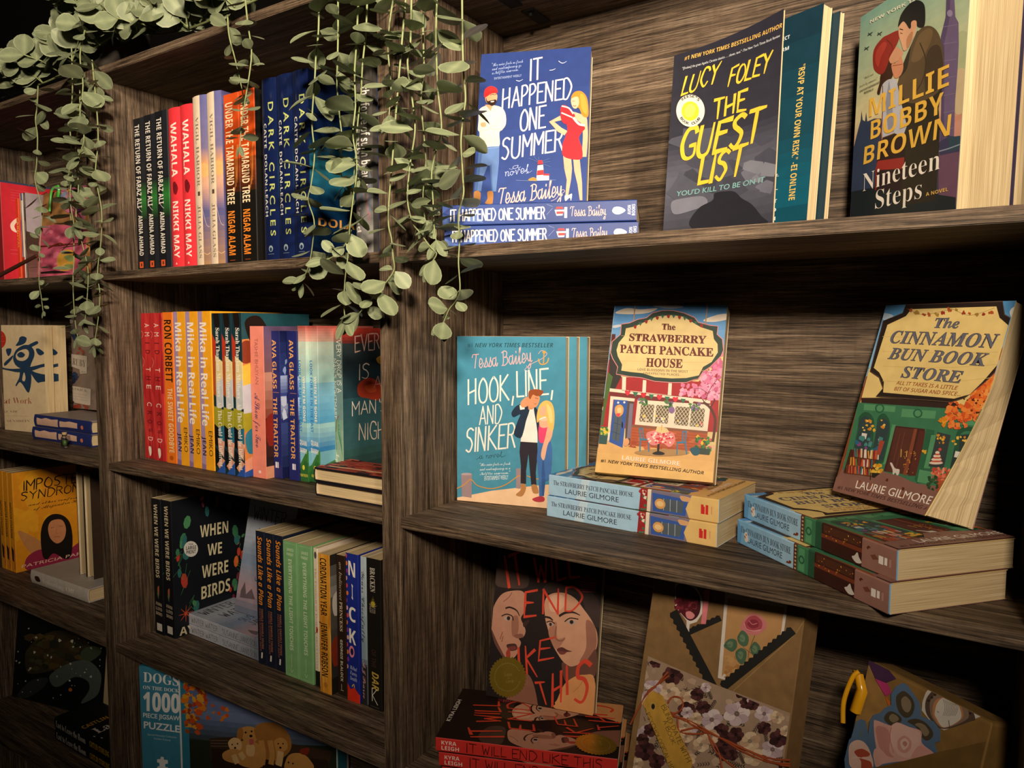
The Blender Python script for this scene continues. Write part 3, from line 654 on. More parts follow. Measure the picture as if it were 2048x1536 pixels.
def a_coron(A):
    A.spine().spatter(['d48f2c', 'e8a840', 'c98424'], 20, 0, 0, 100, 100, 10, 24, 3, 1).down('CORONATION YEAR', 'bold', '2a1a0a', 3, 44, 18, 70).down('JENNIFER ROBSON', 'bold', '2a1a0a', 49, 88, 18, 70).disc('b87a24', 50, 94, 16, 2)
    A.front().grad('2a2622', '8a8680', 0, 30, 4).grad('5a5650', '221e1a', 30, 100, 6).blob('c8c2b8', 4, 30, 20, 26, 22, 40, 6, 44).blob('8a3020', 2, 62, 18, 60, 22, 76, 4, 80)
xq = series('coronation', 1, 640.6, 664, 0.074, S3, (635.7, 1106), 0.12, ('3a342e', 'e09a30', 'd48f2c'), a_coron, 'mustard yellow book with bold dark capitals', None, ybase=1386, start=max(xq + .0006, atY(640.6, 1386, .074).x))
def a_indis(A): A.spine().down('an Indiscreet', 'it', 'c8b49a', 5, 32, 34, 64).down('PRINCESS', 'serif', 'd8c4a4', 33, 54, 34, 66).down('GEORGIE BLALOCK', 'bold', 'd8ccb4', 60, 90, 36, 62).line('d8ccb4', .6, 44, 92, 44, 96, sm=False).line('d8ccb4', .6, 34, 96.5, 66, 96.5, sm=False)
xq = series('indiscreet', 1, 673, 694, 0.082, S3, (667.6, 1108), 0.115, ('2a1c14', '2c1e15', '2a1c14'), a_indis, 'dark brown book with small cream lettering', None, ybase=1390, start=max(xq + .003, atY(673, 1390, .082).x))
def a_nick(A):
    A.spine().grad('1f2f8e', '1a2a86', 0, 84, 3)
    for i in range(16): A.disc(('d84a6a', 'e8823a', '8a3a9a', 'e8b0c0')[i % 4], 4 + (i % 3) * 4, 2 + 5 * i, 9, 1.6, 8)
    for i, c in enumerate('NICK'): A.text(c, 'bold', 'f4efe4', (24 if c != 'I' else 48, 14.5 + 15.2 * i), (78 if c != 'I' else 58, 15.5 + 15.2 * i), (24 if c != 'I' else 48, 5 + 15.2 * i))
    A.disc('e88aa0', 42, 66, 22, 4).disc('14184a', 44, 66, 12, 2.4).line('e8c040', 1.2, 40, 90, 56, 88, 60, 92, 44, 96)
    for i, s in enumerate(('Michael', 'Farris', 'Smith')): A.text(s, 'it', 'c4d4f0', (26, 78 + 3.6 * i), (82, 78.6 + 3.6 * i), (26, 75.5 + 3.6 * i))
    A.poly('d8341c', 0, 88, 30, 92, 60, 90, 100, 94, 100, 100, 0, 100)
xq = series('nick', 1, 695, 720, 0.078, S3, (694, 1106), 0.12, ('1a2a86', '1f2f8e', '1a2a86'), a_nick, 'cobalt blue book with four large white capitals', None, ybase=1403, start=max(xq + .0006, atY(695, 1403, .078).x))
def a_yours(A):
    A.spine().grad('b8c8d0', '8aa0ac', 0, 66, 5).grad('8aa0ac', '4a5058', 66, 76, 3).poly('2a2a2c', 0, 76, 100, 74, 100, 100, 0, 100).down('Yours Cheerfully', 'script', '25252a', 10, 58, 22, 80).down('A J Pearce', 'script', 'd8a0a8', 70, 96, 26, 84)
xq = series('yours', 1, 722, 735, 0.081, S3, (718, 1112), 0.118, ('a8b8c0', 'a8bac4', 'a8b8c0'), a_yours, 'thin grey-blue book with black script lettering', None, ybase=1408, start=max(xq + .0006, atY(722, 1408, .081).x))
def a_brack(A):
    A.spine().down('BRACKEN', 'serif', 'd4cbbc', 6, 22, 26, 60).down('MACLEOD', 'bold', '8a8074', 30, 36, 20, 60)
    for i in range(9): A.line('b8a23a', .7, 45, 32, 45 + (i - 4) * 7, 25 + abs(i - 4) * 1.3, taper=.3)
    A.disc('b8a23a', 45, 29.5, 14, 1.4).down('OF THE', 'bold', '3a2a20', 60, 72, 30, 60).down('DAR', 'boldi', 'c2a64a', 75, 87, 32, 78).line('ece6da', 1.0, 32, 86, 32, 95, sm=False).line('ece6da', 1.0, 66, 86, 34, 91, 70, 96.5, sm=False).line('6a645a', .4, 20, 98.4, 80, 98.4, sm=False)
series('bracken', 1, 736, 765, 0.079, S3, (730.6, 1114.5), 0.12, ('171310', '1a1612', '171310'), a_brack, 'black book with a gold tree emblem beside the right side panel', None, ybase=1418, start=max(xq + .0006, atY(736, 1418, .079).x))

# ---- bottom shelf: jigsaw box
def a_box(A):
    A.front().grad('4a5a86', '6a7aa0', 0, 30, 5, 25, 100).grad('5a6a8a', '2a3428', 30, 46, 5, 25, 100).poly('232a1c', 25, 44, 100, 38, 100, 70, 25, 66).grad('2c3440', '7a86a8', 64, 100, 8, 25, 100)
    A.look(270, 1300, .21973).spatter(['c8501c', 'd8781e', 'b03a18', 'd89a2a', '8a3a14'], 60, 440, 300, 650, 640, 16, 38, 5).spatter(['c8501c', 'd89a2a', '9a4a1c'], 22, 470, 600, 610, 750, 14, 30, 6).spatter(['c8501c', 'd8781e'], 12, 640, 480, 850, 640, 14, 28, 7)
    A.poly('3a2a1c', 680, 800, 1050, 780, 1800, 920, 1760, 1060, 690, 1000).poly('2a1c12', 700, 890, 1760, 1000, 1760, 1120, 700, 1120)
    for i in range(3): A.line('6a5a48', 1.0, 690, 820 + 26 * i, 850, 822 + 26 * i, sm=False)
    d1, d2, d3, d4 = 'c08a48', 'd8b078', 'a06a30', '8a5a2a'
    A.blob(d3, 1110, 680, 1280, 660, 1400, 760, 1420, 900, 1300, 1000, 1130, 960, 1080, 800)
    A.blob(d1, 940, 840, 1080, 830, 1180, 920, 1160, 1060, 1000, 1060, 900, 980).blob(d2, 1020, 860, 1090, 870, 1080, 960, 1020, 950)
    for lx in (1150, 1230, 1290): A.line(d1, 9, lx, 820, lx + 20, 940, lx + 10, 1040)
    A.blob(d1, 965, 710, 1040, 692, 1100, 715, 1120, 790, 1080, 850, 1040, 860, 990, 820, 960, 760).blob(d3, 940, 720, 975, 705, 990, 760, 960, 830, 930, 800).blob(d3, 1085, 715, 1120, 740, 1130, 800, 1105, 800)
    A.disc('20140c', 1010, 748, 9).disc('20140c', 1064, 738, 9).disc('1a100c', 1058, 780, 15, 12).blob('b85a5a', 1042, 815, 1078, 808, 1082, 850, 1050, 858)
    A.blob(d2, 850, 840, 900, 795, 960, 815, 975, 880, 940, 920, 880, 915).disc('20140c', 888, 858, 7).disc('20140c', 936, 850, 7).disc('1a100c', 914, 888, 10)
    A.blob(d1, 800, 940, 870, 900, 960, 910, 1000, 980, 940, 1030, 820, 1000).line(d2, 9, 900, 950, 920, 1000, 935, 1030).line(d2, 9, 960, 930, 980, 965, 1000, 985)
    A.blob(d1, 1270, 830, 1320, 795, 1380, 820, 1390, 890, 1340, 925, 1290, 905).disc('20140c', 1306, 850, 7).disc('20140c', 1350, 850, 7).disc('1a100c', 1326, 886, 10).line(d2, 10, 1330, 920, 1320, 1000, 1310, 1050)
    A.blob(d1, 1380, 990, 1430, 940, 1520, 940, 1590, 990, 1620, 1080, 1380, 1090).disc('20140c', 1400, 1020, 8).disc('20140c', 1440, 1030, 8).blob('7a2a18', 1510, 900, 1590, 890, 1570, 950, 1510, 940)
    A.pct().poly('3d86a4', 0, 0, 20.4, 0, 20.4, 100, 0, 100).poly('dfe3e6', 20.4, 0, 21.3, 0, 21.3, 100, 20.4, 100).poly('dfe3e6', 99.0, 0, 99.4, 0, 99.4, 100, 99, 100).poly('2a6a5a', 99.4, 0, 100, 0, 100, 100, 99.4, 100)
    A.look(270, 1300, .21973); w = 'eef0f2'
    A.text('DOGS', 'serif', w, (80, 285), (402, 325), (80, 195)).text('ON THE DOCK', 'serif', w, (76, 350), (405, 385), (76, 318)).text('1000', 'bold', w, (78, 545), (412, 568), (78, 385), .02).text('PIECE JIGSAW', 'sans', w, (78, 608), (410, 640), (78, 568), .015).text('PUZZLE', 'sans', w, (84, 706), (412, 748), (84, 645), .02)
    A.text('Special Moments Collection', 'sans', 'c4d6de', (120, 772), (382, 800), (120, 756)).text('Golden Friends', 'sans', 'c4d6de', (176, 808), (328, 826), (176, 793))
    A.poly(w, 206, 990, 235, 990, 240, 968, 265, 970, 268, 994, 302, 998, 304, 1030, 278, 1036, 280, 1062, 304, 1064, 304, 1110, 206, 1100, 206, 1060, 228, 1050, 226, 1024, 206, 1020)
yawb = R_(23); e = None
BXF = frame_face((-1.095, .018, S4 + .0004), yawb, 0, .04); bw = .33; bh = atY(282, 1337, .018).z - S4 + .003
bh = min(bh, S3 - TH - S4 - .004)
A = Art(.04, bw, bh, BXF); a_box(A)
e = empty('jigsaw_box', BXF); tag(e, 'jigsaw puzzle box with a teal side strip and golden puppies in autumn', 'box')
q = MB(); tl_ = lin('2f7f9c'); q.box((.012, 0, 0), (.04, bw, bh), tl_)
for fc, lay, P, c, m in A.it:
    V = [(.04 + layer_step(A.it) * lay + .00002, a, b) for a, b in P]
    nn = (Vector(V[1]) - Vector(V[0])).cross(Vector(V[2]) - Vector(V[0]))
    q.face(V if nn.x > 0 else V[::-1], c, 0)
put('lid', q.mesh('jigsaw_lid', MAT_P), e)
q = MB(); q.box((0, .0015, .0015), (.0119, bw - .0015, bh - .0015), lin('d8d2c4')); put('tray', q.mesh('jigsaw_tray', MAT_K), e)

# ================================================================ right bookcase
def off(F, back=0.0, side=0.0, up=0.0):
    """a frame moved back from the cover, sideways along the cover, or up"""
    G = F.copy(); G.translation += -F.col[0].to_3d().normalized() * back + F.col[1].to_3d() * side + Vector((0, 0, up)); return G
EYE = CAM.z
cO, cH, cS, cC, cN, cG, cI = (860, 80, .28646), (880, 580, .34502), (1180, 600, .24096), (1660, 590, .3124), (1680, 0, .2866), (1250, 0, .38965), (960, 1100, .22128)

# ---- navy paperbacks with a couple
def a_summer(A):
    A.front().grad('263c7c', '2c4488', 0, 100, 4); A.look(*cO); W = 'f4e6d8'
    A.text('IT', 'pen', W, (702, 285), (778, 272), (706, 138), .95).text('HAPPENED', 'pen', W, (505, 482), (985, 405), (512, 345), .95).text('ONE', 'pen', W, (630, 640), (805, 610), (636, 490), .95).text('SUMMER', 'pen', W, (500, 838), (925, 772), (508, 690), .95)
    A.text('a', 'pen', 'b8c4e6', (578, 903), (632, 895), (578, 868), .9).text('novel', 'pen', 'b8c4e6', (522, 955), (690, 925), (524, 905), .9).line('b8c4e6', .3, 552, 900, 570, 906, 585, 895).line('b8c4e6', .3, 670, 935, 690, 930, 712, 915)
    A.text('Tessa Bailey', 'pen', 'f0bfb4', (474, 1150), (925, 1092), (482, 1042), .85).line('f0bfb4', .45, 900, 1090, 940, 1060, 925, 1048, 905, 1075, 880, 1110, 845, 1128)
    for i, s in enumerate(('"Her voice feels as fresh', 'and contemporary as', 'a Netflix rom-com."')): A.text(s, 'script', '9fb0dc', (434, 188 + 28 * i), (650 - 12 * i, 160 + 28 * i), (433, 164 + 28 * i))
    A.text('ENTERTAINMENT WEEKLY', 'sans', '9fb0dc', (450, 280), (640, 258), (449, 264))
    for p in ((898, 150, 925, 165, 955, 152), (835, 215, 858, 212, 878, 202), (602, 285, 625, 290, 650, 277)): A.line('dfe4f2', .7, *p, taper=.3)
    # man with red hat
    A.blob('ecd9c6', 345, 490, 395, 460, 440, 458, 500, 475, 528, 520, 530, 590, 505, 630, 485, 650, 484, 745, 420, 754, 350, 745, 346, 650, 335, 630, 340, 560)
    A.line('c4ae9c', .5, 360, 640, 420, 625, 500, 630).line('c4ae9c', .5, 352, 590, 400, 610, 470, 600).line('c4ae9c', .4, 372, 500, 368, 560, 380, 600).blob('dc9a74', 355, 585, 385, 578, 392, 605, 362, 610)
    A.poly('dc9a74', 385, 455, 440, 455, 425, 500).blob('e2a27a', 388, 400, 420, 375, 466, 380, 468, 420, 450, 452, 410, 450, 390, 430)
    A.blob('2c1a14', 392, 405, 402, 430, 425, 425, 462, 420, 460, 446, 435, 464, 408, 450, 393, 430).blob('f4e0d0', 424, 432, 446, 428, 446, 436, 428, 438).line('2c1a14', .7, 420, 388, 440, 382, 450, 388).line('2c1a14', .7, 452, 384, 466, 384)
    A.blob('d42a2c', 378, 398, 384, 350, 420, 326, 462, 338, 472, 372, 430, 378, 392, 402).line('b01c24', .8, 382, 392, 420, 366, 470, 362)
    A.poly('5c7cb4', 345, 752, 485, 744, 482, 860, 468, 1000, 462, 1062, 432, 1062, 428, 1000, 418, 880, 404, 880, 372, 960, 358, 1060, 312, 1052, 318, 980, 330, 880, 340, 800).poly('45649c', 345, 752, 370, 752, 352, 900, 330, 1055, 312, 1052, 318, 980).poly('45649c', 418, 880, 430, 870, 440, 1060, 432, 1062).line('7f9ccc', .6, 350, 770, 420, 760, 482, 752)
    A.blob('a8743c', 312, 1060, 352, 1066, 352, 1120, 342, 1146, 302, 1146, 304, 1120).blob('a8743c', 402, 1064, 440, 1064, 440, 1130, 432, 1148, 386, 1144, 402, 1110)
    # woman in red
    A.poly('e9ae8c', 930, 810, 985, 820, 992, 900, 985, 980, 965, 1090, 945, 1100, 955, 980, 938, 900).poly('e9ae8c', 1000, 830, 1045, 830, 1052, 900, 1062, 1000, 1064, 1122, 1046, 1122, 1030, 1010, 1008, 920).blob('f0dccc', 942, 1090, 970, 1085, 992, 1078, 985, 1125, 975, 1105, 946, 1128)
    A.blob('e9ae8c', 990, 505, 1050, 520, 1092, 540, 1088, 590, 1040, 580, 1000, 540).line('e9ae8c', 6, 915, 548, 850, 575, 905, 630, 950, 655, sm=False).line('e9ae8c', 5.5, 1080, 560, 1085, 680, 1075, 820)
    A.blob('d22430', 940, 545, 990, 540, 1080, 610, 1060, 650, 1040, 690, 1062, 760, 1060, 830, 1000, 838, 930, 812, 925, 740, 945, 680, 960, 620).blob('d22430', 915, 470, 950, 462, 1000, 510, 1010, 545, 950, 590, 915, 555)
    A.line('f2d6cc', 1.6, 920, 465, 970, 480, 1000, 520).line('f2d6cc', 1.6, 918, 512, 960, 530, 995, 545).line('f2d6cc', 2.6, 1000, 545, 1040, 590, 1082, 600)
    A.blob('e8842a', 985, 410, 1010, 368, 1055, 362, 1090, 395, 1104, 450, 1106, 530, 1085, 545, 1060, 525, 1040, 480, 1000, 470).blob('f0b494', 990, 412, 1030, 400, 1042, 440, 1025, 480, 1000, 478, 985, 440).line('b01c24', .7, 998, 462, 1010, 466, 1022, 462).line('5a2a1a', .5, 996, 432, 1012, 430).blob('f09a3c', 1050, 380, 1080, 400, 1098, 470, 1092, 520, 1066, 500, 1052, 440)
    # lighthouse
    for k in range(6): A.line('6a80b8', .3, 765, 860, 690 + 34 * k if k < 3 else 840, (830, 815, 820, 830, 855, 890)[k], sm=False)
    A.poly('f0e4d8', 752, 880, 790, 875, 800, 985, 742, 988).poly('c8343a', 750, 915, 794, 910, 796, 945, 746, 950).poly('c8343a', 756, 845, 784, 842, 790, 870, 752, 872).poly('f0e4d8', 790, 950, 832, 948, 832, 985, 800, 986).poly('c8343a', 788, 950, 800, 938, 834, 938, 834, 952).blob('a8843c', 685, 982, 720, 962, 745, 975, 742, 990).line('7f94c8', .4, 600, 985, 700, 988, 880, 982)
    A.spine().grad('2e488e', '2a4284', 0, 100, 2).poly('4a68ac', 0, 0, 40, 0, 0, 9).poly('23397c', 60, 0, 100, 6, 70, 14, 30, 10).poly('5a78b8', 20, 12, 60, 17, 10, 22)
    A.down('IT HAPPENED ONE SUMMER', 'pen', 'f4f0ea', 4.5, 54, 22, 76, 1.5).down('Tessa Bailey', 'pen', 'f0bfb4', 67, 85, 30, 74, .8)
    A.poly('f0e4d8', 34, 60, 62, 59, 62, 64, 34, 63).poly('c8343a', 42, 60, 54, 60, 54, 63.6, 42, 63.4).poly('c8343a', 66, 59.5, 76, 60, 76, 63, 66, 63.5).line('8a9cd0', .3, 70, 58, 40, 55, sm=False).line('8a9cd0', .3, 78, 58, 90, 55, sm=False).poly('f0e4d8', 22, 64, 74, 64, 74, 65.4, 22, 65.4)
    A.blob('eef0f4', 48, 88, 66, 89, 66, 92, 50, 94.5, 34, 92, 34, 89.5).text('AVON', 'bold', 'dfe4f2', (30, 97.2), (74, 97.2), (30, 95.6)).text('BOOKS', 'bold', 'dfe4f2', (26, 99.2), (78, 99.2), (26, 97.7))
T0 = .0205
FS = frame_face((-.4904, .0755, S1 + 2 * T0 + .0058), R_(22), R_(14.4), T0)
make_book('summer', T0, .1274, .1947, ('2c4488', '2c4488', '243a72'), a_summer, FS)
book('summer', FS, 'navy paperback with a red-hatted man and a woman in red, standing on its stack', 'navy paperbacks with a couple')
make_book('summer_flat', T0, .118, .196, ('2c4488', '2c4488', '243a72'), 'summer')
for i, nm in enumerate(('lower', 'upper')):
    book('summer_flat', frame_flat((-.2895 - .001 * i, .074 - .002 * i), R_(21.5), S1 + i * (T0 + .0004)), '%s flat navy paperback under the red-hatted man, white capitals on its spine' % nm, 'navy paperbacks with a couple')

# ---- dark paperback with yellow brush lettering, curled cover
def a_guest(A):
    A.front().grad('2b2b36', '34343f', 0, 45, 6).grad('34343f', '5c5e6c', 45, 68, 8).grad('5c5e6c', '3a3b46', 68, 100, 8); A.look(*cG)
    A.spatter(['484956', '42434e', '525460'], 26, 280, 700, 760, 980, 30, 80, 3, 1.5).spatter(['6a6c7a', '7a7c88'], 12, 640, 860, 740, 980, 18, 40, 4, 1.4).blob('787a88', 240, 1040, 300, 1020, 400, 1010, 420, 1050, 320, 1090, 250, 1100)
    A.blob('26262e', 330, 1150, 380, 1070, 450, 1030, 460, 995, 500, 985, 560, 985, 600, 1020, 650, 1050, 700, 1110, 730, 1150, 600, 1190, 400, 1190)
    Y = 'f7c93e'
    A.text('#1 NEW YORK TIMES BESTSELLING AUTHOR', 'bold', 'e2b45c', (306, 312), (806, 142), (309, 292)).text('"[Evokes] the great Agatha Christie classics . . . clever, taut." -The New York Times Book Review', 'sans', 'c8ccd0', (295, 360), (796, 190), (296, 348), .008)
    A.text('LUCY', 'brush', Y, (292, 487), (470, 420), (316, 395), 1.7).text('FOLEY', 'brush', Y, (530, 445), (735, 365), (552, 350), 1.7).text('THE', 'brush', Y, (452, 615), (620, 562), (462, 520), 2.0).text('GUEST', 'brush', Y, (280, 822), (690, 716), (312, 672), 2.0).text('LIST', 'brush', Y, (376, 948), (602, 888), (402, 812), 2.0)
    A.text("YOU'D KILL TO BE ON IT", 'sans', '7fb0b0', (264, 1010), (716, 936), (268, 985), .012)
    A.disc('efe8d6', 338, 571, 73, 83, 36).disc('e0d23a', 337, 573, 45, 50, 28).blob('f0e66a', 310, 560, 340, 535, 365, 560, 345, 600, 315, 600)
    for i, c in enumerate("REESE'S"):
        a = R_(-128 + 13 * i); x, y = 338 + 62 * math.cos(a) * .92, 571 + 62 * math.sin(a) * 1.1; ux, uy = -math.sin(a) * 6, math.cos(a) * 7
        A.text(c, 'bold', '30302e', (x - ux, y - uy), (x + ux, y + uy), (x - ux + uy * 1.9, y - uy - ux * 2.2))
    for i, c in enumerate('BOOK CLUB'):
        if c == ' ': continue
        a = R_(143 - 13 * i); x, y = 338 + 66 * math.cos(a) * .95, 571 + 66 * math.sin(a) * 1.1; ux, uy = math.sin(a) * 6, -math.cos(a) * 7
        A.text(c, 'bold', '30302e', (x - ux, y - uy), (x + ux, y + uy), (x - ux + uy * 1.9, y - uy - ux * 2.2))
def curl_guest(v, t, w, h):
    y = min(max(v.y, 0) / w, 1.0); k = y ** 1.9
    v.x = t + .0285 * k * (.8 + .2 * max(v.z, 0) / h) + (v.x - t) * (1 - .82 * y ** 1.5); return v
TG = .016
FG = frame_face((-.2798, .1128, S1 + lift(TG, 5.1)), R_(-9), R_(5.1), TG)
make_book('guest', TG, .123, .191, ('34343f', '2c2c34', '1a3a48'), a_guest, FG, deform=curl_guest, cuts=36)
book('guest', FG, 'charcoal paperback with yellow brush lettering and a round white sticker, cover curling', 'dark paperbacks with a teal back cover')
def a_guestback(A):
    A.front().grad('12303e', '14404f', 0, 50, 4).grad('14404f', '0f5468', 50, 80, 5).grad('0f5468', '0d3a4a', 80, 100, 3)
    A.text('"RSVP AT YOUR OWN RISK." -EI ONLINE', 'bold', 'd8b45c', (84, 24), (84, 84), (89, 24))
    for i, (s, v) in enumerate((('HOW TO COMMIT THE PERFECT', 10), ('CRIME: WAIT FOR A STORM', 15), ('and then what came after that.', 72), ('WHO WOULD WANT IT', 84), ('AND NOT ONE TO', 88), ('HIDE AWAY IN', 92), ('UNDER ALL THE', 96))): A.text(s, 'bold' if i != 2 else 'sans', 'cfd8dc', (18, v), (74, v), (18, v - 1.6))
    A.line('cfd8dc', .5, 20, 78, 74, 78, sm=False)
FB = frame_face((-.257, .153, S1 + lift(.0135, 4.5)), R_(-23.5), R_(4.5), .0135)
make_book('guestback', .0135, .127, .205, ('12303e', '12303e', '2c2c34'), a_guestback)
book('guestback', FB, 'teal back cover of the paperback standing behind the charcoal one', 'dark paperbacks with a teal back cover')
FB2 = off(FB, .0075, .0075)
make_book('guestback2', .0068, .127, .2, ('12303e', '12303e', '2c2c34'), None)
book('guestback2', FB2, 'rearmost dark paperback behind the teal back cover, only its page edge showing', 'dark paperbacks with a teal back cover')

# ---- thick paperback with a wartime embrace
def a_nine(A):
    A.front().grad('7fa898', 'a8b898', 0, 22, 8).grad('a8b898', 'd8cc9c', 22, 46, 8).grad('d8cc9c', 'c48a72', 46, 64, 8).grad('7a6078', '4a4258', 64, 82, 6).grad('4a4258', '242a30', 82, 100, 6); A.look(*cN)
    A.blob('a8b088', 780, 300, 900, 250, 900, 700, 790, 720).blob('c4b08a', 800, 520, 880, 500, 870, 760, 800, 780).poly('c8907c', 790, 860, 870, 820, 850, 960, 790, 960)
    A.poly('6a5a7a', 742, 0, 800, 0, 806, 120, 828, 160, 830, 320, 822, 480, 805, 700, 795, 1010, 700, 1010, 712, 520, 704, 260, 738, 120).poly('564868', 742, 0, 770, 0, 768, 120, 730, 300, 726, 1010, 700, 1010, 712, 520, 704, 260, 738, 120)
    for k in range(7): A.line('877896', .35, 722, 190 + 120 * k, 820 - 4 * k, 175 + 120 * k, sm=False)
    A.disc('8f83a0', 768, 96, 20, 24)
    A.poly('34405a', 95, 1040, 130, 900, 146, 840, 152, 775, 160, 840, 176, 850, 184, 785, 192, 850, 240, 830, 290, 830, 300, 1320, 80, 1340).poly('3c3a58', 690, 1000, 760, 950, 840, 960, 835, 1080, 700, 1090).poly('2f4654', 760, 960, 842, 950, 838, 1040, 760, 1060).line('8a94a8', .9, 690, 1060, 760, 1040, 840, 1010, sm=False)
    A.poly('6a4a60', 690, 1090, 836, 1060, 812, 1440, 690, 1440).poly('20282c', 80, 1340, 300, 1300, 810, 1380, 806, 1460, 76, 1515)
    A.poly('2e2a22', 470, 380, 540, 220, 650, 195, 700, 260, 725, 380, 728, 480, 712, 640, 690, 760, 700, 900, 690, 1100, 670, 1400, 420, 1440, 430, 1100, 440, 900, 430, 720, 400, 600, 430, 480)
    A.blob('5a4a34', 500, 320, 545, 225, 600, 185, 655, 195, 700, 260, 726, 400, 722, 560, 690, 640, 600, 700, 480, 720, 420, 640, 410, 560, 470, 480).blob('6e5a3e', 520, 330, 560, 240, 620, 200, 650, 230, 620, 330, 560, 420, 500, 430).blob('43362a', 600, 420, 640, 330, 700, 330, 722, 480, 690, 620, 600, 640).line('3a2e22', 1.0, 560, 300, 600, 420, 580, 560, 520, 660)
    A.poly('b9bcc8', 300, 585, 345, 555, 395, 552, 405, 600, 430, 720, 470, 880, 440, 960, 380, 930, 300, 962, 300, 800, 285, 660).poly('8f94a6', 345, 560, 365, 700, 380, 920, 340, 935, 320, 720).line('6a2a2e', 1.0, 300, 600, 300, 780, 285, 990)
    A.poly('2c1f22', 300, 965, 380, 935, 450, 955, 455, 1110, 430, 1330, 255, 1330, 262, 1100).poly('96302a', 265, 1125, 452, 1100, 450, 1160, 440, 1180, 250, 1190).poly('7a2622', 250, 1190, 262, 1190, 258, 1330, 246, 1330)
    A.blob('3a2018', 290, 515, 350, 400, 392, 380, 382, 480, 365, 545, 330, 560, 296, 600, 280, 660, 262, 650, 280, 580).blob('d09878', 385, 330, 420, 345, 445, 368, 425, 410, 385, 440, 352, 440, 345, 380).blob('cc8a68', 362, 455, 400, 440, 428, 395, 446, 470, 425, 530, 384, 545).line('8a5238', .6, 372, 462, 410, 456, 438, 450)
    A.blob('8e2a24', 235, 450, 240, 350, 295, 272, 340, 245, 412, 216, 416, 270, 392, 330, 352, 400, 330, 470, 298, 520, 252, 500).blob('a83a30', 250, 420, 262, 350, 310, 295, 330, 320, 290, 400, 270, 470).line('6a1c1a', .8, 330, 280, 370, 330, 345, 400)
    A.blob('d8a482', 416, 190, 452, 150, 490, 186, 512, 150, 540, 155, 524, 250, 500, 290, 475, 342, 448, 356, 432, 310, 414, 245).blob('b8825e', 470, 270, 512, 220, 500, 300, 470, 340).line('2a1a12', .7, 420, 205, 444, 212).line('4a2a1c', .5, 424, 232, 440, 238)
    A.blob('1d1f20', 410, 188, 428, 110, 478, 40, 540, 4, 588, 28, 600, 95, 592, 185, 548, 188, 536, 148, 512, 152, 492, 205, 462, 165, 440, 152).blob('d8a07c', 500, 165, 520, 145, 538, 165, 528, 215, 508, 225)
    for x, y in ((215, 240), (282, 238), (192, 340)): A.line('2c3a34', .7, x - 18, y + 10, x + 16, y - 14, sm=False).line('2c3a34', .5, x - 14, y - 8, x + 10, y + 10, sm=False)
    A.text('"Bold and', 'script', '5a5a48', (172, 555), (240, 522), (170, 540)).text('perfectly romantic."', 'script', '5a5a48', (140, 612), (266, 556), (139, 596)).text('-ENTERTAINMENT', 'bold', '5a5a48', (138, 650), (282, 582), (138, 638)).text('WEEKLY', 'bold', '5a5a48', (172, 658), (240, 630), (172, 645))
    A.text('NEW YORK TIMES', 'bold', 'e4e0cc', (214, 167), (640, -50), (214, 146))
    G = 'e8b84a'
    A.text('MILLIE', 'bold', G, (208, 822), (765, 600), (210, 695), -.006).text('BOBBY', 'bold', G, (218, 978), (725, 790), (222, 852), -.006).text('BROWN', 'bold', G, (168, 1153), (770, 945), (178, 1030), -.006)
    A.text('Nineteen', 'serif', 'f2ebe0', (162, 1340), (702, 1182), (166, 1212), -.012).text('Steps', 'serif', 'f2ebe0', (250, 1462), (574, 1385), (256, 1328), -.012).text('A NOVEL', 'bold', 'd8ae5a', (605, 1372), (760, 1335), (605, 1348))
TN = .046
FN = frame_face((-.1118, .1532, S1 + lift(TN, 1.1)), R_(-48), R_(1.1), TN)
make_book('nine', TN, .132, .2, ('8a8a7a', '3a3c4a', '4a4258'), a_nine, FN)
book('nine', FN, 'thick paperback showing a couple embracing under gold capitals, at the right end', 'thick wartime romance paperbacks')
make_book('nine2', .024, .13, .2, ('4a4258', '3a3c4a', '4a4258'), None)
book('nine2', off(FN, .0255, .003), 'paperback behind the embracing couple, only its page edge showing', 'thick wartime romance paperbacks')

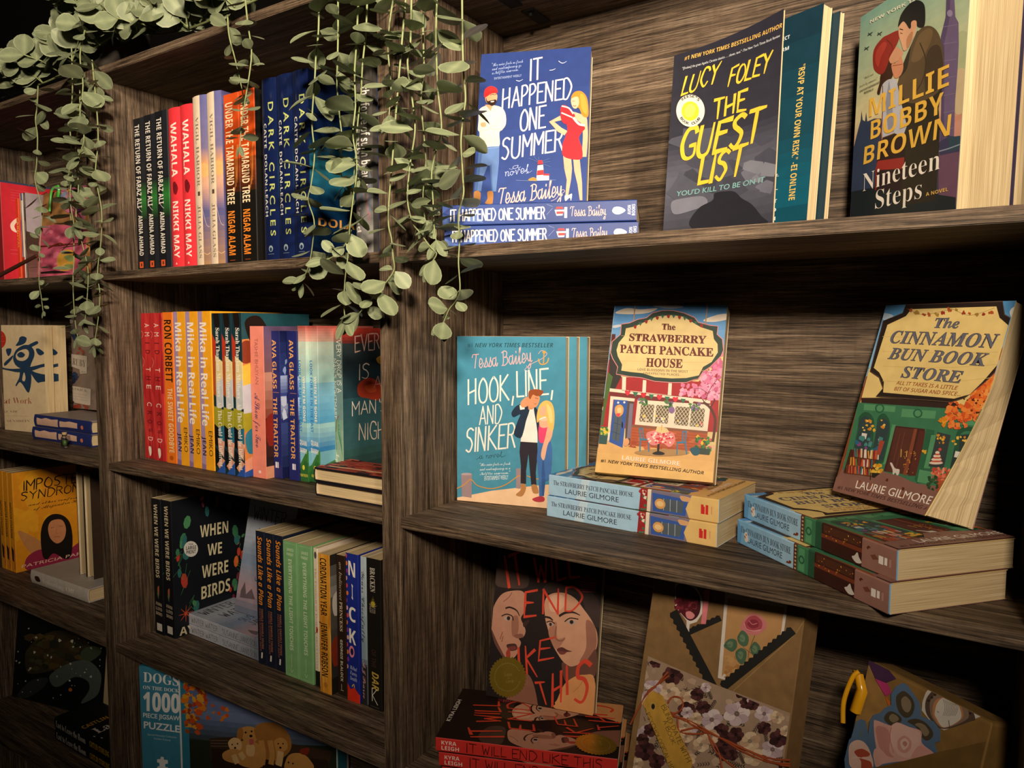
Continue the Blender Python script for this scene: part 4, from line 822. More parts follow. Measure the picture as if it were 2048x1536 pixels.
# ---- teal paperbacks with a couple on a pier
def a_hook(A):
    A.front().grad('468fac', '4a92ae', 0, 100, 3); A.look(*cH); W = 'f6eee4'
    A.poly('f2cba4', 60, 1225, 97, 1205, 300, 1165, 560, 1135, 760, 1118, 760, 1330, 60, 1330)
    A.text('#1 NEW YORK TIMES BESTSELLER', 'boldi', '1f4a54', (160, 333), (655, 334), (160, 309), -.01).text('Tessa Bailey', 'pen', 'f2b8bc', (188, 458), (535, 418), (186, 378), .8).line('f2b8bc', .5, 500, 440, 520, 470, 490, 465, 530, 430, 590, 400, 620, 370, 590, 352, 570, 372)
    A.line('d8a04a', 1.3, 603, 362, 600, 428, sm=False).line('d8a04a', 1.3, 570, 400, 580, 428, 602, 432, 622, 420, 630, 395).disc('d8a04a', 604, 362, 10, 9)
    A.text('HOOK,', 'pen', W, (165, 665), (425, 635), (165, 522), .88).text('LINE,', 'pen', W, (448, 620), (652, 602), (446, 475), .88).text('AND', 'pen', W, (230, 782), (357, 770), (232, 678), .88).text('SINKER', 'pen', W, (150, 942), (434, 912), (156, 806), .88)
    A.text('a novel', 'pen', '1f3a44', (230, 980), (362, 968), (230, 952), .8).line('1f3a44', .3, 210, 982, 222, 978, 232, 970).line('1f3a44', .3, 355, 970, 370, 965, 382, 958)
    for i, s in enumerate(('"Her voice feels as fresh', 'and contemporary as a', 'Netflix rom-com."')): A.text(s, 'script', 'e4f0f0', (232, 1022 + 26 * i), (408, 1014 + 26 * i), (232, 1004 + 26 * i))
    A.text('ENTERTAINMENT WEEKLY', 'sans', 'e4f0f0', (258, 1105), (396, 1098), (258, 1080))
    A.poly('a08a90', 124, 1068, 186, 1066, 184, 1205, 128, 1196).disc('b8a4a8', 155, 1068, 31, 7).poly('a08a90', 442, 1036, 468, 1034, 468, 1152, 442, 1150).line('d8963e', 1.1, 90, 1156, 140, 1130, 180, 1100, 220, 1135, 300, 1152, 380, 1130, 450, 1082, 468, 1080).line('d8963e', 1.1, 505, 1078, 560, 1096, 640, 1090, 740, 1060)
    # man
    A.poly('2f2a34', 468, 872, 566, 880, 566, 960, 556, 1060, 560, 1130, 530, 1130, 522, 1050, 514, 950, 500, 1050, 500, 1125, 468, 1120, 470, 1020, 462, 940).blob('b8824e', 470, 1125, 498, 1130, 496, 1165, 476, 1196, 444, 1192, 446, 1180, 468, 1160).blob('b8824e', 532, 1132, 560, 1132, 572, 1165, 568, 1180, 540, 1175)
    A.poly('f4efe8', 510, 690, 548, 684, 566, 760, 566, 886, 468, 880, 478, 800).blob('22334a', 446, 672, 490, 664, 520, 690, 500, 760, 486, 820, 470, 858, 440, 850, 430, 825, 452, 760, 466, 722, 428, 738, 416, 712).blob('22334a', 545, 686, 568, 700, 592, 800, 584, 860, 572, 870, 560, 780).poly('f4efe8', 462, 670, 490, 660, 492, 692, 466, 696)
    A.poly('d89468', 508, 650, 548, 660, 540, 692, 514, 695).blob('e09a70', 505, 640, 520, 604, 560, 604, 580, 628, 562, 676, 530, 682, 508, 665).blob('e09a70', 468, 655, 500, 622, 520, 640, 510, 672, 478, 682).blob('9a4f2a', 514, 616, 520, 584, 560, 576, 600, 588, 585, 612, 560, 616, 540, 608, 524, 634).line('5a2a18', .5, 552, 626, 570, 632).line('5a2a18', .4, 546, 662, 560, 660)
    # woman
    A.poly('4470b0', 572, 878, 640, 870, 652, 920, 650, 1010, 640, 1100, 612, 1110, 604, 1195, 576, 1195, 572, 1080, 562, 980).poly('365c9a', 600, 940, 612, 1100, 604, 1195, 592, 1195, 590, 1050).blob('b83a4a', 536, 1212, 580, 1196, 606, 1204, 602, 1226, 560, 1228)
    A.blob('e84a78', 574, 790, 600, 762, 652, 800, 644, 850, 636, 880, 578, 882).blob('ecb494', 630, 780, 655, 790, 650, 850, 625, 900, 606, 984, 588, 970, 590, 930, 610, 860).blob('ecb494', 578, 740, 610, 730, 640, 780, 610, 800, 580, 790).blob('f0c8a8', 580, 735, 620, 730, 628, 755, 590, 760)
    A.blob('f0c26a', 562, 730, 578, 670, 612, 642, 648, 656, 664, 710, 662, 790, 650, 820, 628, 790, 618, 740, 590, 740, 566, 770).blob('ecb494', 582, 690, 606, 672, 616, 700, 606, 728, 584, 724).blob('f8d68a', 620, 660, 646, 690, 654, 760, 640, 770, 628, 720).line('f8eee4', 1.4, 576, 752, 600, 742, 616, 738)
TK = .0135
FH = frame_face((-.5309, .0996, S2 + lift(TK, .3)), R_(12.9), R_(0.3), TK)
make_book('hook', TK, .135, .1987, ('468fac', '468fac', '468fac'), a_hook, FH)
book('hook', FH, 'teal paperback with white capitals and a standing couple, in front of its copies', 'teal paperbacks with a couple')
for k, nm in ((1, 'second teal paperback, directly behind the couple on the front copy'), (2, 'rearmost of the teal paperbacks, against the back panel')):
    book('hook', off(FH, k * (TK + .0007), k * .0088), nm, 'teal paperbacks with a couple')

# ---- paperbacks with a pancake house
def sign_text(A, rows, col, edge, style):
    for s, bl, br, tl in rows:
        A.text(s, style, edge, bl, br, tl, .018).text(s, style, col, bl, br, tl, 0.0)
def a_straw(A):
    A.front().grad('4a86c0', '7fb0dc', 0, 30, 6).poly('d8b48a', 0, 80, 100, 80, 100, 100, 0, 100).grad('e0b070', 'e8bc74', 83, 100, 3); A.look(*cS)
    A.blob('e8dccc', 210, 110, 300, 70, 420, 80, 560, 70, 480, 110, 330, 120).blob('e8dccc', 940, 170, 1060, 125, 1150, 120, 1150, 160, 1020, 185).blob('c8ccd4', 190, 215, 260, 205, 260, 220, 200, 235).blob('b8c4d4', 520, 50, 660, 40, 780, 60, 650, 75)
    A.poly('5a2a24', 176, 285, 212, 285, 205, 420, 165, 480).poly('a83034', 150, 480, 250, 640, 900, 680, 1080, 520, 1060, 1100, 90, 1060).poly('3a3634', 165, 420, 260, 640, 200, 760, 150, 760).poly('4f6a38', 150, 600, 190, 640, 160, 760, 130, 900, 110, 1040, 84, 1040, 110, 880, 130, 720)
    W = 'e9dcc6'
    for p in ((268, 640, 300, 640, 296, 770, 264, 765), (440, 665, 468, 670, 462, 800, 432, 790), (652, 690, 680, 694, 674, 815, 644, 805)): A.poly(W, *p)
    A.poly(W, 165, 735, 640, 790, 1000, 835, 998, 862, 640, 815, 162, 762).poly('7a3434', 162, 762, 640, 815, 1000, 862, 998, 880, 380, 825, 160, 800)
    A.poly(W, 172, 800, 372, 820, 368, 845, 172, 826).poly(W, 170, 800, 196, 804, 160, 1170, 140, 1165).poly('5a4a44', 300, 842, 366, 846, 340, 1200, 290, 1220).poly('7d7488', 330, 860, 360, 864, 338, 1150, 306, 1150)
    A.poly('3a5ca8', 200, 828, 314, 838, 270, 1230, 158, 1180).poly('54606a', 215, 870, 280, 876, 240, 1180, 184, 1155)
    for k in range(1, 4): A.line('2a3c6a', .5, 212 - 8 * k, 870 + 75 * k, 278 - 10 * k, 884 + 78 * k, sm=False)
    A.line('2a3c6a', .5, 246, 874, 212, 1168, sm=False).blob('d8a060', 210, 890, 250, 870, 278, 900, 270, 950, 232, 972, 208, 940).blob('e8c48a', 225, 905, 255, 895, 262, 930, 235, 945).blob('e04a5a', 215, 950, 250, 942, 240, 975).disc('f4dcd8', 234, 854, 9).disc('f4dcd8', 285, 852, 9).disc('20242c', 268, 1040, 7, 28)
    A.poly(W, 395, 830, 1000, 872, 975, 1092, 372, 1036)
    for p in ((425, 865, 535, 873, 520, 1020, 408, 1010), (552, 873, 660, 882, 645, 1030, 536, 1020), (712, 885, 830, 894, 812, 1048, 696, 1036), (842, 896, 955, 905, 938, 1060, 826, 1050)):
        A.poly('6a5a40', *p); x0, y0, x1, y1, x2, y2, x3, y3 = p
        A.spatter(['d8c8a8', 'c85a5a', 'e0c040', '8a8478', 'dce0e0'], 7, x3 + 10, y3 - 60, x2 - 8, y2 - 12, 6, 16, int(x0))
        A.lattice('efe4d0', .4, p, 4)
    A.poly('8a5a44', 350, 1036, 980, 1092, 976, 1112, 346, 1058).poly('b45a38', 345, 1058, 976, 1112, 960, 1270, 330, 1210)
    for k in range(6): A.line('8f4228', .4, 345, 1080 + 24 * k, 970, 1134 + 24 * k, sm=False)
    A.spatter(['c46a44', 'a84c30'], 40, 350, 1080, 950, 1240, 8, 18, 11, 2)
    for i in range(9):
        x, y = 290 + 66 * i, 752 + 9 * i + (6 if i % 2 else 0)
        if i % 2 == 0: A.blob(('e0384a', 'd8303c', 'e04050', 'e8384a', 'f0808a')[i // 2] if i < 8 else 'f4dcc0', x + 22, y + 45, x, y + 12, x + 12, y, x + 26, y + 6, x + 40, y, x + 46, y + 14)
        else: A.poly('3a7a5c', x, y, x + 44, y + 4, x + 20, y + 42)
    A.line('6a3a30', .4, 265, 750, 400, 770, 600, 790, 850, 812)
    for x, y in ((438, 850), (655, 870), (868, 890)): A.spatter(['3a6a3c', '2f5a38', '56804a', '8a6a9a'], 14, x - 38, y - 28, x + 38, y + 26, 10, 18, x)
    A.blob('8a6a9a', 655, 900, 690, 890, 705, 920, 685, 945, 660, 935)
    # blossom tree
    A.line('5a3a34', 2.6, 1020, 1180, 1040, 1000, 1000, 900, 940, 850).line('5a3a34', 1.2, 1000, 900, 1050, 800, 1070, 700).line('5a3a34', .8, 960, 860, 900, 790, 840, 760)
    A.spatter(['d87aa0', 'e492b4', 'c8648c', 'ecaac4'], 110, 920, 520, 1090, 820, 16, 34, 21).spatter(['d87aa0', 'e492b4', 'c8648c'], 40, 1010, 400, 1095, 560, 14, 26, 22).spatter(['d87aa0', 'e492b4', 'ecaac4'], 34, 755, 700, 920, 800, 12, 24, 23).spatter(['b8547c'], 18, 940, 560, 1080, 800, 5, 10, 24)
    A.line('6a3a3c', .6, 960, 840, 1000, 740, 1060, 660).line('6a3a3c', .5, 980, 780, 920, 740, 860, 740)
    # table, chairs, flowers
    A.spatter(['e05060', 'e8c040', '4a8a4a', '3f7a44', '2f6a3c'], 40, 885, 1140, 1010, 1270, 10, 20, 31).poly('3a4a44', 880, 1230, 1000, 1240, 990, 1290, 890, 1280).blob('2c5a6a', 830, 1240, 870, 1225, 910, 1240, 905, 1285, 860, 1290).spatter(['e8c83a', '4a8a4a', '3a7a40'], 26, 80, 1060, 150, 1150, 9, 18, 32).poly('3a5a58', 82, 1120, 150, 1130, 140, 1200, 76, 1195)
    A.disc('b0895a', 600, 1270, 230, 30).line('2c2a2a', 2.2, 572, 1180, 566, 1270, sm=False).blob('2c2a2a', 520, 1275, 570, 1258, 620, 1275, 605, 1290, 540, 1288)
    for c, s in (((412, 1065), 1), ((800, 1090), -1)):
        x, y = c; A.line('4a7fa0', 1.5, x, y, x + 8 * s, y + 90, x + 4, y + 195, sm=False).line('4a7fa0', 1.3, x + 26 * s, y + 2, x + 30 * s, y + 90, sm=False).line('4a7fa0', 1.4, x + 2, y + 6, x + 28 * s, y + 6, sm=False).poly('4a7fa0', x, y + 85, x + 78 * s, y + 90, x + 72 * s, y + 105, x, y + 102).line('4a7fa0', 1.3, x + 74 * s, y + 100, x + 78 * s, y + 200, sm=False)
    A.blob('e08a88', 470, 1110, 560, 1085, 660, 1095, 700, 1120, 705, 1180, 660, 1225, 600, 1190, 540, 1210, 490, 1190)
    rnd = random.Random(3)
    for i in range(60): A.disc('d23a44' if i % 2 else 'f4dcd0', rnd.uniform(485, 690), rnd.uniform(1105, 1190), 9, 8, 6)
    A.poly('e0c890', 545, 1095, 560, 1050, 590, 1060, 600, 1040, 612, 1060, 640, 1070, 660, 1100, 600, 1110).line('d8a860', .8, 598, 1040, 594, 1090, sm=False).blob('e0a070', 285, 1170, 310, 1150, 328, 1180, 310, 1215, 284, 1210)
    # hanging sign
    for x0, x1 in ((378, 362), (978, 960)): A.line('b08a6a', 1.3, x0, 30, x1, 200, sm=False)
    S_ = (262, 205, 330, 195, 400, 165, 470, 152, 520, 112, 600, 92, 690, 92, 780, 112, 870, 150, 900, 190, 1000, 215, 1064, 222, 1056, 290, 1100, 330, 1110, 420, 1090, 470, 1000, 560, 940, 600, 900, 660, 860, 668, 800, 690, 680, 690, 540, 680, 430, 650, 330, 640, 220, 620, 232, 560, 190, 490, 172, 440, 185, 350, 255, 290)
    A.poly('34443c', *S_); A.line('d88a8a', .9, *S_, S_[0], S_[1], sm=False)
    A.poly('dcc48a', 300, 240, 360, 228, 430, 200, 500, 165, 560, 140, 690, 130, 780, 145, 860, 195, 920, 230, 1020, 262, 1030, 330, 1060, 370, 1062, 440, 1010, 520, 940, 560, 905, 630, 800, 652, 680, 655, 540, 645, 440, 612, 340, 602, 262, 590, 268, 540, 232, 470, 222, 420, 240, 360, 290, 300)
    for k in range(5): A.line('c8ac70', .35, 260, 300 + 70 * k, 650, 310 + 70 * k, 1000, 325 + 66 * k)
    for i in range(13):
        x = 375 + 46 * i; y = 236 - 96 * math.sin(math.pi * (i + .4) / 13.2)
        if i % 2 == 0: A.blob('9a3028', x, y - 12, x + 14, y - 8, x + 8, y + 14, x - 4, y + 14, x - 12, y - 6)
        else: A.poly('3f6a58', x - 16, y - 14, x + 16, y - 12, x - 2, y + 16)
    sign_text(A, (('The', (598, 250), (712, 254), (598, 200)), ('STRAWBERRY', (325, 342), (965, 366), (330, 282)), ('PATCH PANCAKE', (250, 440), (1026, 474), (252, 374)), ('HOUSE', (465, 556), (768, 568), (470, 486))), '6a3430', '4a201e', 'serif')
    A.text('LOVE BLOSSOMS IN THE MOST', 'bold', '6a5244', (398, 590), (815, 610), (398, 570), -.015).text('UNEXPECTED PLACES...', 'bold', '6a5244', (447, 620), (760, 636), (447, 602), -.015)
    A.text('LAURIE GILMORE', 'bold', 'f8e4d0', (266, 1330), (745, 1380), (270, 1296)).text('#1 NEW YORK TIMES BESTSELLING AUTHOR', 'sansi', '3a2a22', (92, 1346), (946, 1452), (94, 1322), .012)
    A.spine().poly('a8cde8', 0, 0, 100, 0, 100, 57, 0, 55).poly('c4deee', 0, 18, 100, 22, 100, 27, 0, 24).down('The STRAWBERRY PATCH PANCAKE HOUSE', 'serif', '3a3a4c', 3, 53.5, 54, 76).down('LAURIE GILMORE', 'sans', '2c2c3a', 11, 45, 20, 44)
    A.poly('9a2c2e', 0, 57, 100, 58, 100, 63, 0, 62).spatter(['3a7a5c', 'a83034', 'e8dcc6'], 16, 0, 56, 100, 62, .7, 1.4, 5, 7).poly('e9dcc6', 0, 61.5, 100, 62, 100, 64, 0, 63.5).poly('7d7488', 0, 63.5, 100, 64, 100, 86, 0, 86).poly('3a5ca8', 8, 65, 88, 64.5, 80, 84, 8, 83).poly('54606a', 18, 67, 70, 67, 68, 82, 18, 81)
    for k in range(3): A.line('c8d0dc', .4, 18, 71 + 3.6 * k, 70, 71 + 3.6 * k, sm=False)
    A.disc('d8a060', 44, 69, 22, 3).disc('e8c48a', 44, 69, 12, 2.0).poly('e2bd78', 0, 85, 40, 83, 100, 86, 100, 100, 0, 100).blob('d8a87a', 72, 81, 92, 80, 90, 85, 74, 85).poly('cc2f2c', 30, 92, 62, 92, 62, 93, 30, 93, mat=0).poly('cc2f2c', 30, 91, 70, 91, 70, 92.4, 30, 92.4).poly('cc2f2c', 30, 93.4, 70, 93.4, 70, 94.8, 30, 94.8).line('c86a5a', .5, 34, 96.6, 66, 96.6, sm=False)
TS = .0232
FW_ = frame_face((-.3481, .1050, EYE - .1543), R_(7.5), R_(19.3), TS - .005)
make_book('straw', TS - .005, .1243, .1910, ('dcc48a', 'a8cde8', 'b4d0e4'), a_straw, FW_)
book('straw', FW_, 'paperback with a cream hanging sign over a red pancake cafe, leaning on its stack', 'paperbacks with a red cafe')
make_book('straw_flat', TS, .102, .1955, ('dcc48a', 'a8cde8', 'b4d0e4'), 'straw')
for i, nm in enumerate(('lower', 'upper')):
    book('straw_flat', frame_flat((-.2075 + .001 * i, .0823 + .0008 * i), R_(-4.2 - .4 * i), S2 + i * (TS + .0004)), '%s of two flat paperbacks with sky-blue, red and sand spines' % nm, 'paperbacks with a red cafe')

# ---- paperbacks with an autumn bookshop
def a_cinn(A):
    A.front().grad('5a9ad4', '8ec0e4', 0, 34, 6).poly('8a6258', 0, 84, 100, 84, 100, 100, 0, 100); A.look(*cC)
    A.blob('dfe4e8', 1150, 110, 1200, 70, 1260, 90, 1260, 200, 1190, 190).blob('b8d0e4', 340, 120, 400, 130, 400, 160, 340, 160)
    A.poly('8a4a2c', 200, 540, 240, 520, 80, 1110, 20, 1200, 60, 1080).poly('c8866a', 1180, 250, 1240, 180, 1240, 480, 1000, 1000, 900, 1250, 980, 900).poly('8f3f30', 1180, 200, 1215, 200, 1180, 420, 1060, 420).poly('3a2a24', 200, 660, 330, 660, 780, 690, 1000, 740, 990, 800, 200, 720)
    A.poly('3f7a58', 180, 690, 780, 730, 1100, 740, 1000, 1000, 880, 1250, 560, 1210, 340, 1130, 80, 1120).poly('59986c', 220, 700, 420, 715, 415, 752, 215, 738).poly('59986c', 462, 730, 680, 745, 672, 795, 455, 782).poly('59986c', 830, 800, 960, 800, 940, 840, 830, 830)
    for x, y in ((318, 728), (562, 760)): A.disc('2f6648', x, y, 30, 30).disc('59986c', x, y, 20, 20)
    for x, y, w in ((230, 790, 52), (340, 800, 44)): A.blob('2c5a40', x - w, y + 60, x - w + 10, y - 10, x, y - 40, x + w - 10, y - 10, x + w, y + 60, x + w - 30, y + 260, x - w - 30, y + 260)
    A.poly('34484a', 190, 840, 265, 850, 240, 1080, 140, 1060).poly('34484a', 300, 850, 375, 860, 340, 1060, 262, 1080).blob('34484a', 186, 850, 195, 800, 230, 778, 262, 805, 266, 855).blob('34484a', 300, 858, 312, 810, 342, 792, 372, 812, 376, 862)
    A.spatter(['e8b43a', 'd88a2c', 'f0c860'], 16, 200, 800, 350, 870, 6, 14, 3).poly('e4e0d8', 205, 885, 238, 890, 230, 925, 200, 920).spatter(['2f6a8a', '8a4a8a', 'd8d0c0', '4a8a8a'], 16, 170, 920, 330, 1000, 10, 20, 4)
    A.poly('4a2a1c', 130, 990, 300, 1010, 280, 1170, 86, 1140); rnd = random.Random(6)
    for r in range(3):
        for k in range(17):
            x = 150 - 22 * r + 9.6 * k; y = 1000 + 54 * r + 1.2 * k; hh = rnd.uniform(26, 42); sk = rnd.uniform(-5, 8)
            A.poly(rnd.choice(['c8443a', 'e0d8c8', '3f7a8a', 'd8a03a', '7a3a2c', '5a8a5a', 'c86a3a', '9a2f3a']), x + sk, y + 8 - hh + 12, x + 8 + sk, y + 9 - hh + 12, x + 8, y + 20 + 18, x, y + 20 + 17)
        A.line('6a3c24', .9, 132 - 20 * r, 1042 + 50 * r, 292 - 10 * r, 1062 + 50 * r, sm=False)
    A.line('3a2418', 1.1, 262, 1140, 258, 1190, sm=False).poly('a84a3a', 320, 930, 350, 940, 320, 1030, 296, 1020).spatter(['e8b030', 'f0c04a', 'd89a24'], 22, 276, 1090, 336, 1140, 9, 15, 8).poly('2c2a22', 272, 1140, 330, 1145, 320, 1180, 270, 1170)
    A.poly('59986c', 400, 830, 425, 835, 370, 1080, 340, 1090).poly('4a2a26', 420, 840, 610, 860, 560, 1160, 345, 1130).poly('5a342c', 425, 850, 540, 862, 480, 1150, 360, 1130).poly('8a4a34', 540, 860, 560, 860, 490, 1160, 468, 1150).poly('5c3028', 575, 870, 612, 875, 560, 1160, 500, 1160)
    for x, y in ((480, 880), (450, 890)): A.line('7a4a3c', .5, x, y, x - 60, y + 240, sm=False)
    A.line('e0b04a', .8, 458, 990, 455, 1040, sm=False).line('e0b04a', .8, 494, 1000, 490, 1040, sm=False).spatter(['e0a040', 'c8842c'], 26, 470, 1000, 550, 1160, 3, 6, 9)
    A.blob('d8cfc6', 386, 1080, 398, 1078, 418, 1112, 446, 1120, 442, 1150, 430, 1158, 420, 1140, 404, 1158, 402, 1120)
    A.poly('2f6648', 620, 860, 670, 870, 640, 1190, 560, 1210, 545, 1180).poly('59986c', 650, 900, 680, 900, 640, 1120, 600, 1120).poly('3a4444', 690, 880, 775, 900, 730, 1110, 632, 1100).poly('35403f', 815, 900, 945, 890, 890, 1130, 770, 1110).blob('2c5a40', 800, 1000, 815, 880, 880, 845, 945, 870, 950, 960, 930, 960, 925, 890, 880, 872, 835, 900, 825, 1000)
    A.spatter(['e8b43a', 'd8902c', 'f0c45a'], 22, 690, 900, 900, 960, 6, 13, 12).poly('e4e0d8', 806, 1002, 838, 1008, 826, 1046, 796, 1040)
    for k in range(4): A.disc('e8d4c0', 690 - 3 * k, 1012 + 22 * k, 14 + 10 * k, 10)
    for k in range(3): A.disc('c8503c', 690 - 3 * k, 1024 + 22 * k, 18 + 10 * k, 5)
    A.disc('d84a44', 706, 992, 10).poly('59986c', 575, 1120, 680, 1140, 640, 1215, 560, 1200).poly('3a6a50', 600, 1110, 740, 1125, 735, 1140, 598, 1126)
    A.spatter(['d8604a', 'e8805a', 'c84a3a', 'e8a080'], 70, 660, 1115, 810, 1190, 8, 15, 13).poly('b0502c', 690, 1200, 765, 1205, 745, 1268, 690, 1262).blob('b45a34', 686, 1196, 728, 1190, 770, 1200, 765, 1214, 690, 1210).spatter(['2c4a30', '3a5a38'], 26, 630, 1170, 690, 1260, 8, 15, 14)
    A.spatter(['ec7a34', 'f08c40', 'e06a28', 'f4a050', 'd8582a'], 150, 900, 540, 1130, 720, 14, 30, 15).spatter(['ec7a34', 'f4944a', 'e06a28'], 60, 1010, 410, 1165, 560, 14, 28, 16).spatter(['ec7a34', 'f08c40', 'd8582a'], 80, 750, 680, 960, 800, 12, 24, 17).spatter(['e8743a', 'd8582a', 'f08c40'], 34, 770, 790, 880, 860, 9, 18, 18).spatter(['5a2a1c', '7a3018'], 34, 860, 640, 1060, 770, 4, 9, 19)
    A.spatter(['e8a02c', 'd88a24'], 9, 690, 800, 740, 850, 12, 20, 20).spatter(['e0a838'], 6, 600, 1000, 625, 1020, 7, 12, 26).spatter(['e0a838'], 5, 950, 795, 985, 820, 7, 12, 27).line('4a2a20', 1.4, 1110, 620, 1040, 730, 940, 760)
    A.poly('8a6258', 20, 1180, 75, 1150, 270, 1190, 345, 1135, 460, 1165, 560, 1215, 700, 1270, 870, 1250, 840, 1500, 20, 1290).spatter(['7a3a20', '8a4a28', '5a2c1c'], 9, 120, 1180, 800, 1300, 9, 16, 28)
    # sign board
    B_ = (490, 68, 1110, 45, 1122, 130, 1215, 185, 1165, 300, 1130, 430, 1000, 560, 870, 660, 780, 690, 300, 652, 345, 600, 320, 530, 262, 492, 345, 170, 470, 120)
    A.poly('2e2420', *B_).line('5a463c', .8, *B_, B_[0], B_[1], sm=False)
    A.poly('e8cc84', 525, 95, 1070, 78, 1090, 150, 1165, 215, 1120, 400, 1000, 540, 900, 640, 800, 668, 345, 628, 350, 560, 320, 500, 285, 470, 372, 195, 490, 140)
    for k in range(4): A.line('d4b46c', .4, 340, 270 + 95 * k, 700, 280 + 95 * k, 1080, 290 + 80 * k)
    for i in range(13): A.spatter([('b0562c', 'a8843a', '9a3a28')[i % 3]], 3, 505 + 43 * i, 95 + 30 * math.sin(math.pi * (i % 7) / 6), 525 + 43 * i, 108 + 30 * math.sin(math.pi * (i % 7) / 6), 8, 14, i)
    A.line('8a6a3a', .3, 500, 92, 600, 130, 760, 100, 790, 95, 900, 135, 1060, 88)
    E_ = '2a2830'
    sign_text(A, (('The', (672, 214), (832, 218), (680, 150)), ('CINNAMON', (385, 310), (1078, 345), (402, 232)), ('BUN BOOK', (372, 412), (1005, 460), (392, 340)), ('STORE', (455, 530), (848, 570), (470, 458))), '6a6a78', E_, 'serifi')
    A.text('ALL IT TAKES IS A LITTLE', 'sansi', '9a4a2c', (428, 576), (822, 612), (432, 554), .012).text('BIT OF SUGAR AND SPICE...', 'sansi', '9a4a2c', (414, 614), (842, 652), (418, 592), .012)
    A.text('LAURIE GILMORE', 'sans', 'f6ece0', (168, 1238), (652, 1348), (182, 1190)).text('#1 NEW YORK TIMES BESTSELLING AUTHOR', 'sansi', '4a302c', (52, 1242), (772, 1418), (58, 1222), .012)
    A.spine().grad('7ab4e0', 'a8d0ec', 0, 44, 5).poly('5a9ad4', 0, 0, 100, 0, 60, 4, 0, 3).down('The CINNAMON BUN BOOK STORE', 'serif', '2f3244', 3, 42, 52, 78).down('LAURIE GILMORE', 'sans', '2c3040', 9, 36, 20, 44).blob('e4e0dc', 20, 7, 50, 6, 60, 8, 30, 9.5).spatter(['a8562c', 'c87a3a'], 4, 20, 6, 50, 8, .5, .9, 2, 7).spatter(['7a3a20'], 4, 14, 39.5, 30, 42, .6, 1.0, 3, 7)
    A.poly('5a3424', 0, 44, 100, 44, 100, 46.5, 0, 46.5)
    for i in range(7): A.disc('d8b48a', 8 + 14 * i, 45.3, 4, .6)
    A.poly('3f8058', 0, 46.5, 100, 46.5, 100, 58, 0, 58).poly('59a070', 8, 47.5, 92, 47.5, 92, 51.5, 8, 51.5).disc('2f6648', 50, 49.5, 16, 2).disc('59a070', 50, 49.5, 9, 1.1).poly('2c5a40', 0, 54, 100, 54, 100, 58, 0, 58).poly('3e1f18', 0, 58, 100, 58, 100, 82, 0, 82).poly('7a3a24', 48, 58, 62, 58, 62, 82, 48, 82).poly('55301f', 66, 59, 94, 59, 94, 81, 66, 81).spatter(['e0a040', 'd8842c'], 16, 54, 60, 90, 81, .2, .5, 6, 7).blob('d8cfc6', 8, 79, 22, 76.5, 30, 78, 44, 79.5, 30, 80.5, 14, 82)
    A.poly('9a6f62', 0, 82, 100, 82, 100, 100, 0, 100).poly('7a4636', 40, 88, 52, 86.5, 60, 89, 48, 91).poly('f0e8e0', 36, 91, 62, 91, 62, 93.4, 36, 93.4).poly('f0e8e0', 38, 94, 62, 94, 62, 95.4, 38, 95.4).poly('b48a80', 36, 96.4, 62, 96.4, 62, 97.4, 36, 97.4).spatter(['5a2c1c'], 2, 70, 85, 84, 87, .7, 1.1, 9, 7)
def curl_cinn(v, t, w, h):
    y = max(v.y, 0) / w; z = max(v.z, 0) / h
    v.y -= .026 * (max(0, .62 - z) / .62) ** 1.3 * y * max(0.0, v.x / t) ; return v
FC = frame_face((-.1154, .1398, EYE - .1524), R_(-36.6), R_(18), TS)
make_book('cinn', TS, .1248, .1846, ('e8cc84', '8abde4', '8a6258'), a_cinn, FC, deform=curl_cinn, cuts=8)
book('cinn', FC, 'paperback with a cream sign over a green autumn bookshop, leaning on its stack', 'paperbacks with an autumn bookshop')
make_book('cinn_flat', TS + .0004, .112, .190, ('e8cc84', '8abde4', '8a6258'), 'cinn')
for i, nm in enumerate(('lower', 'upper')):
    book('cinn_flat', frame_flat((-.0507 + .0035 * i, -.0118 + .006 * i), R_(-40.4 - .3 * i), S2 + i * (TS + .0008)), '%s of two flat paperbacks with light blue, green and brown spines' % nm, 'paperbacks with an autumn bookshop')

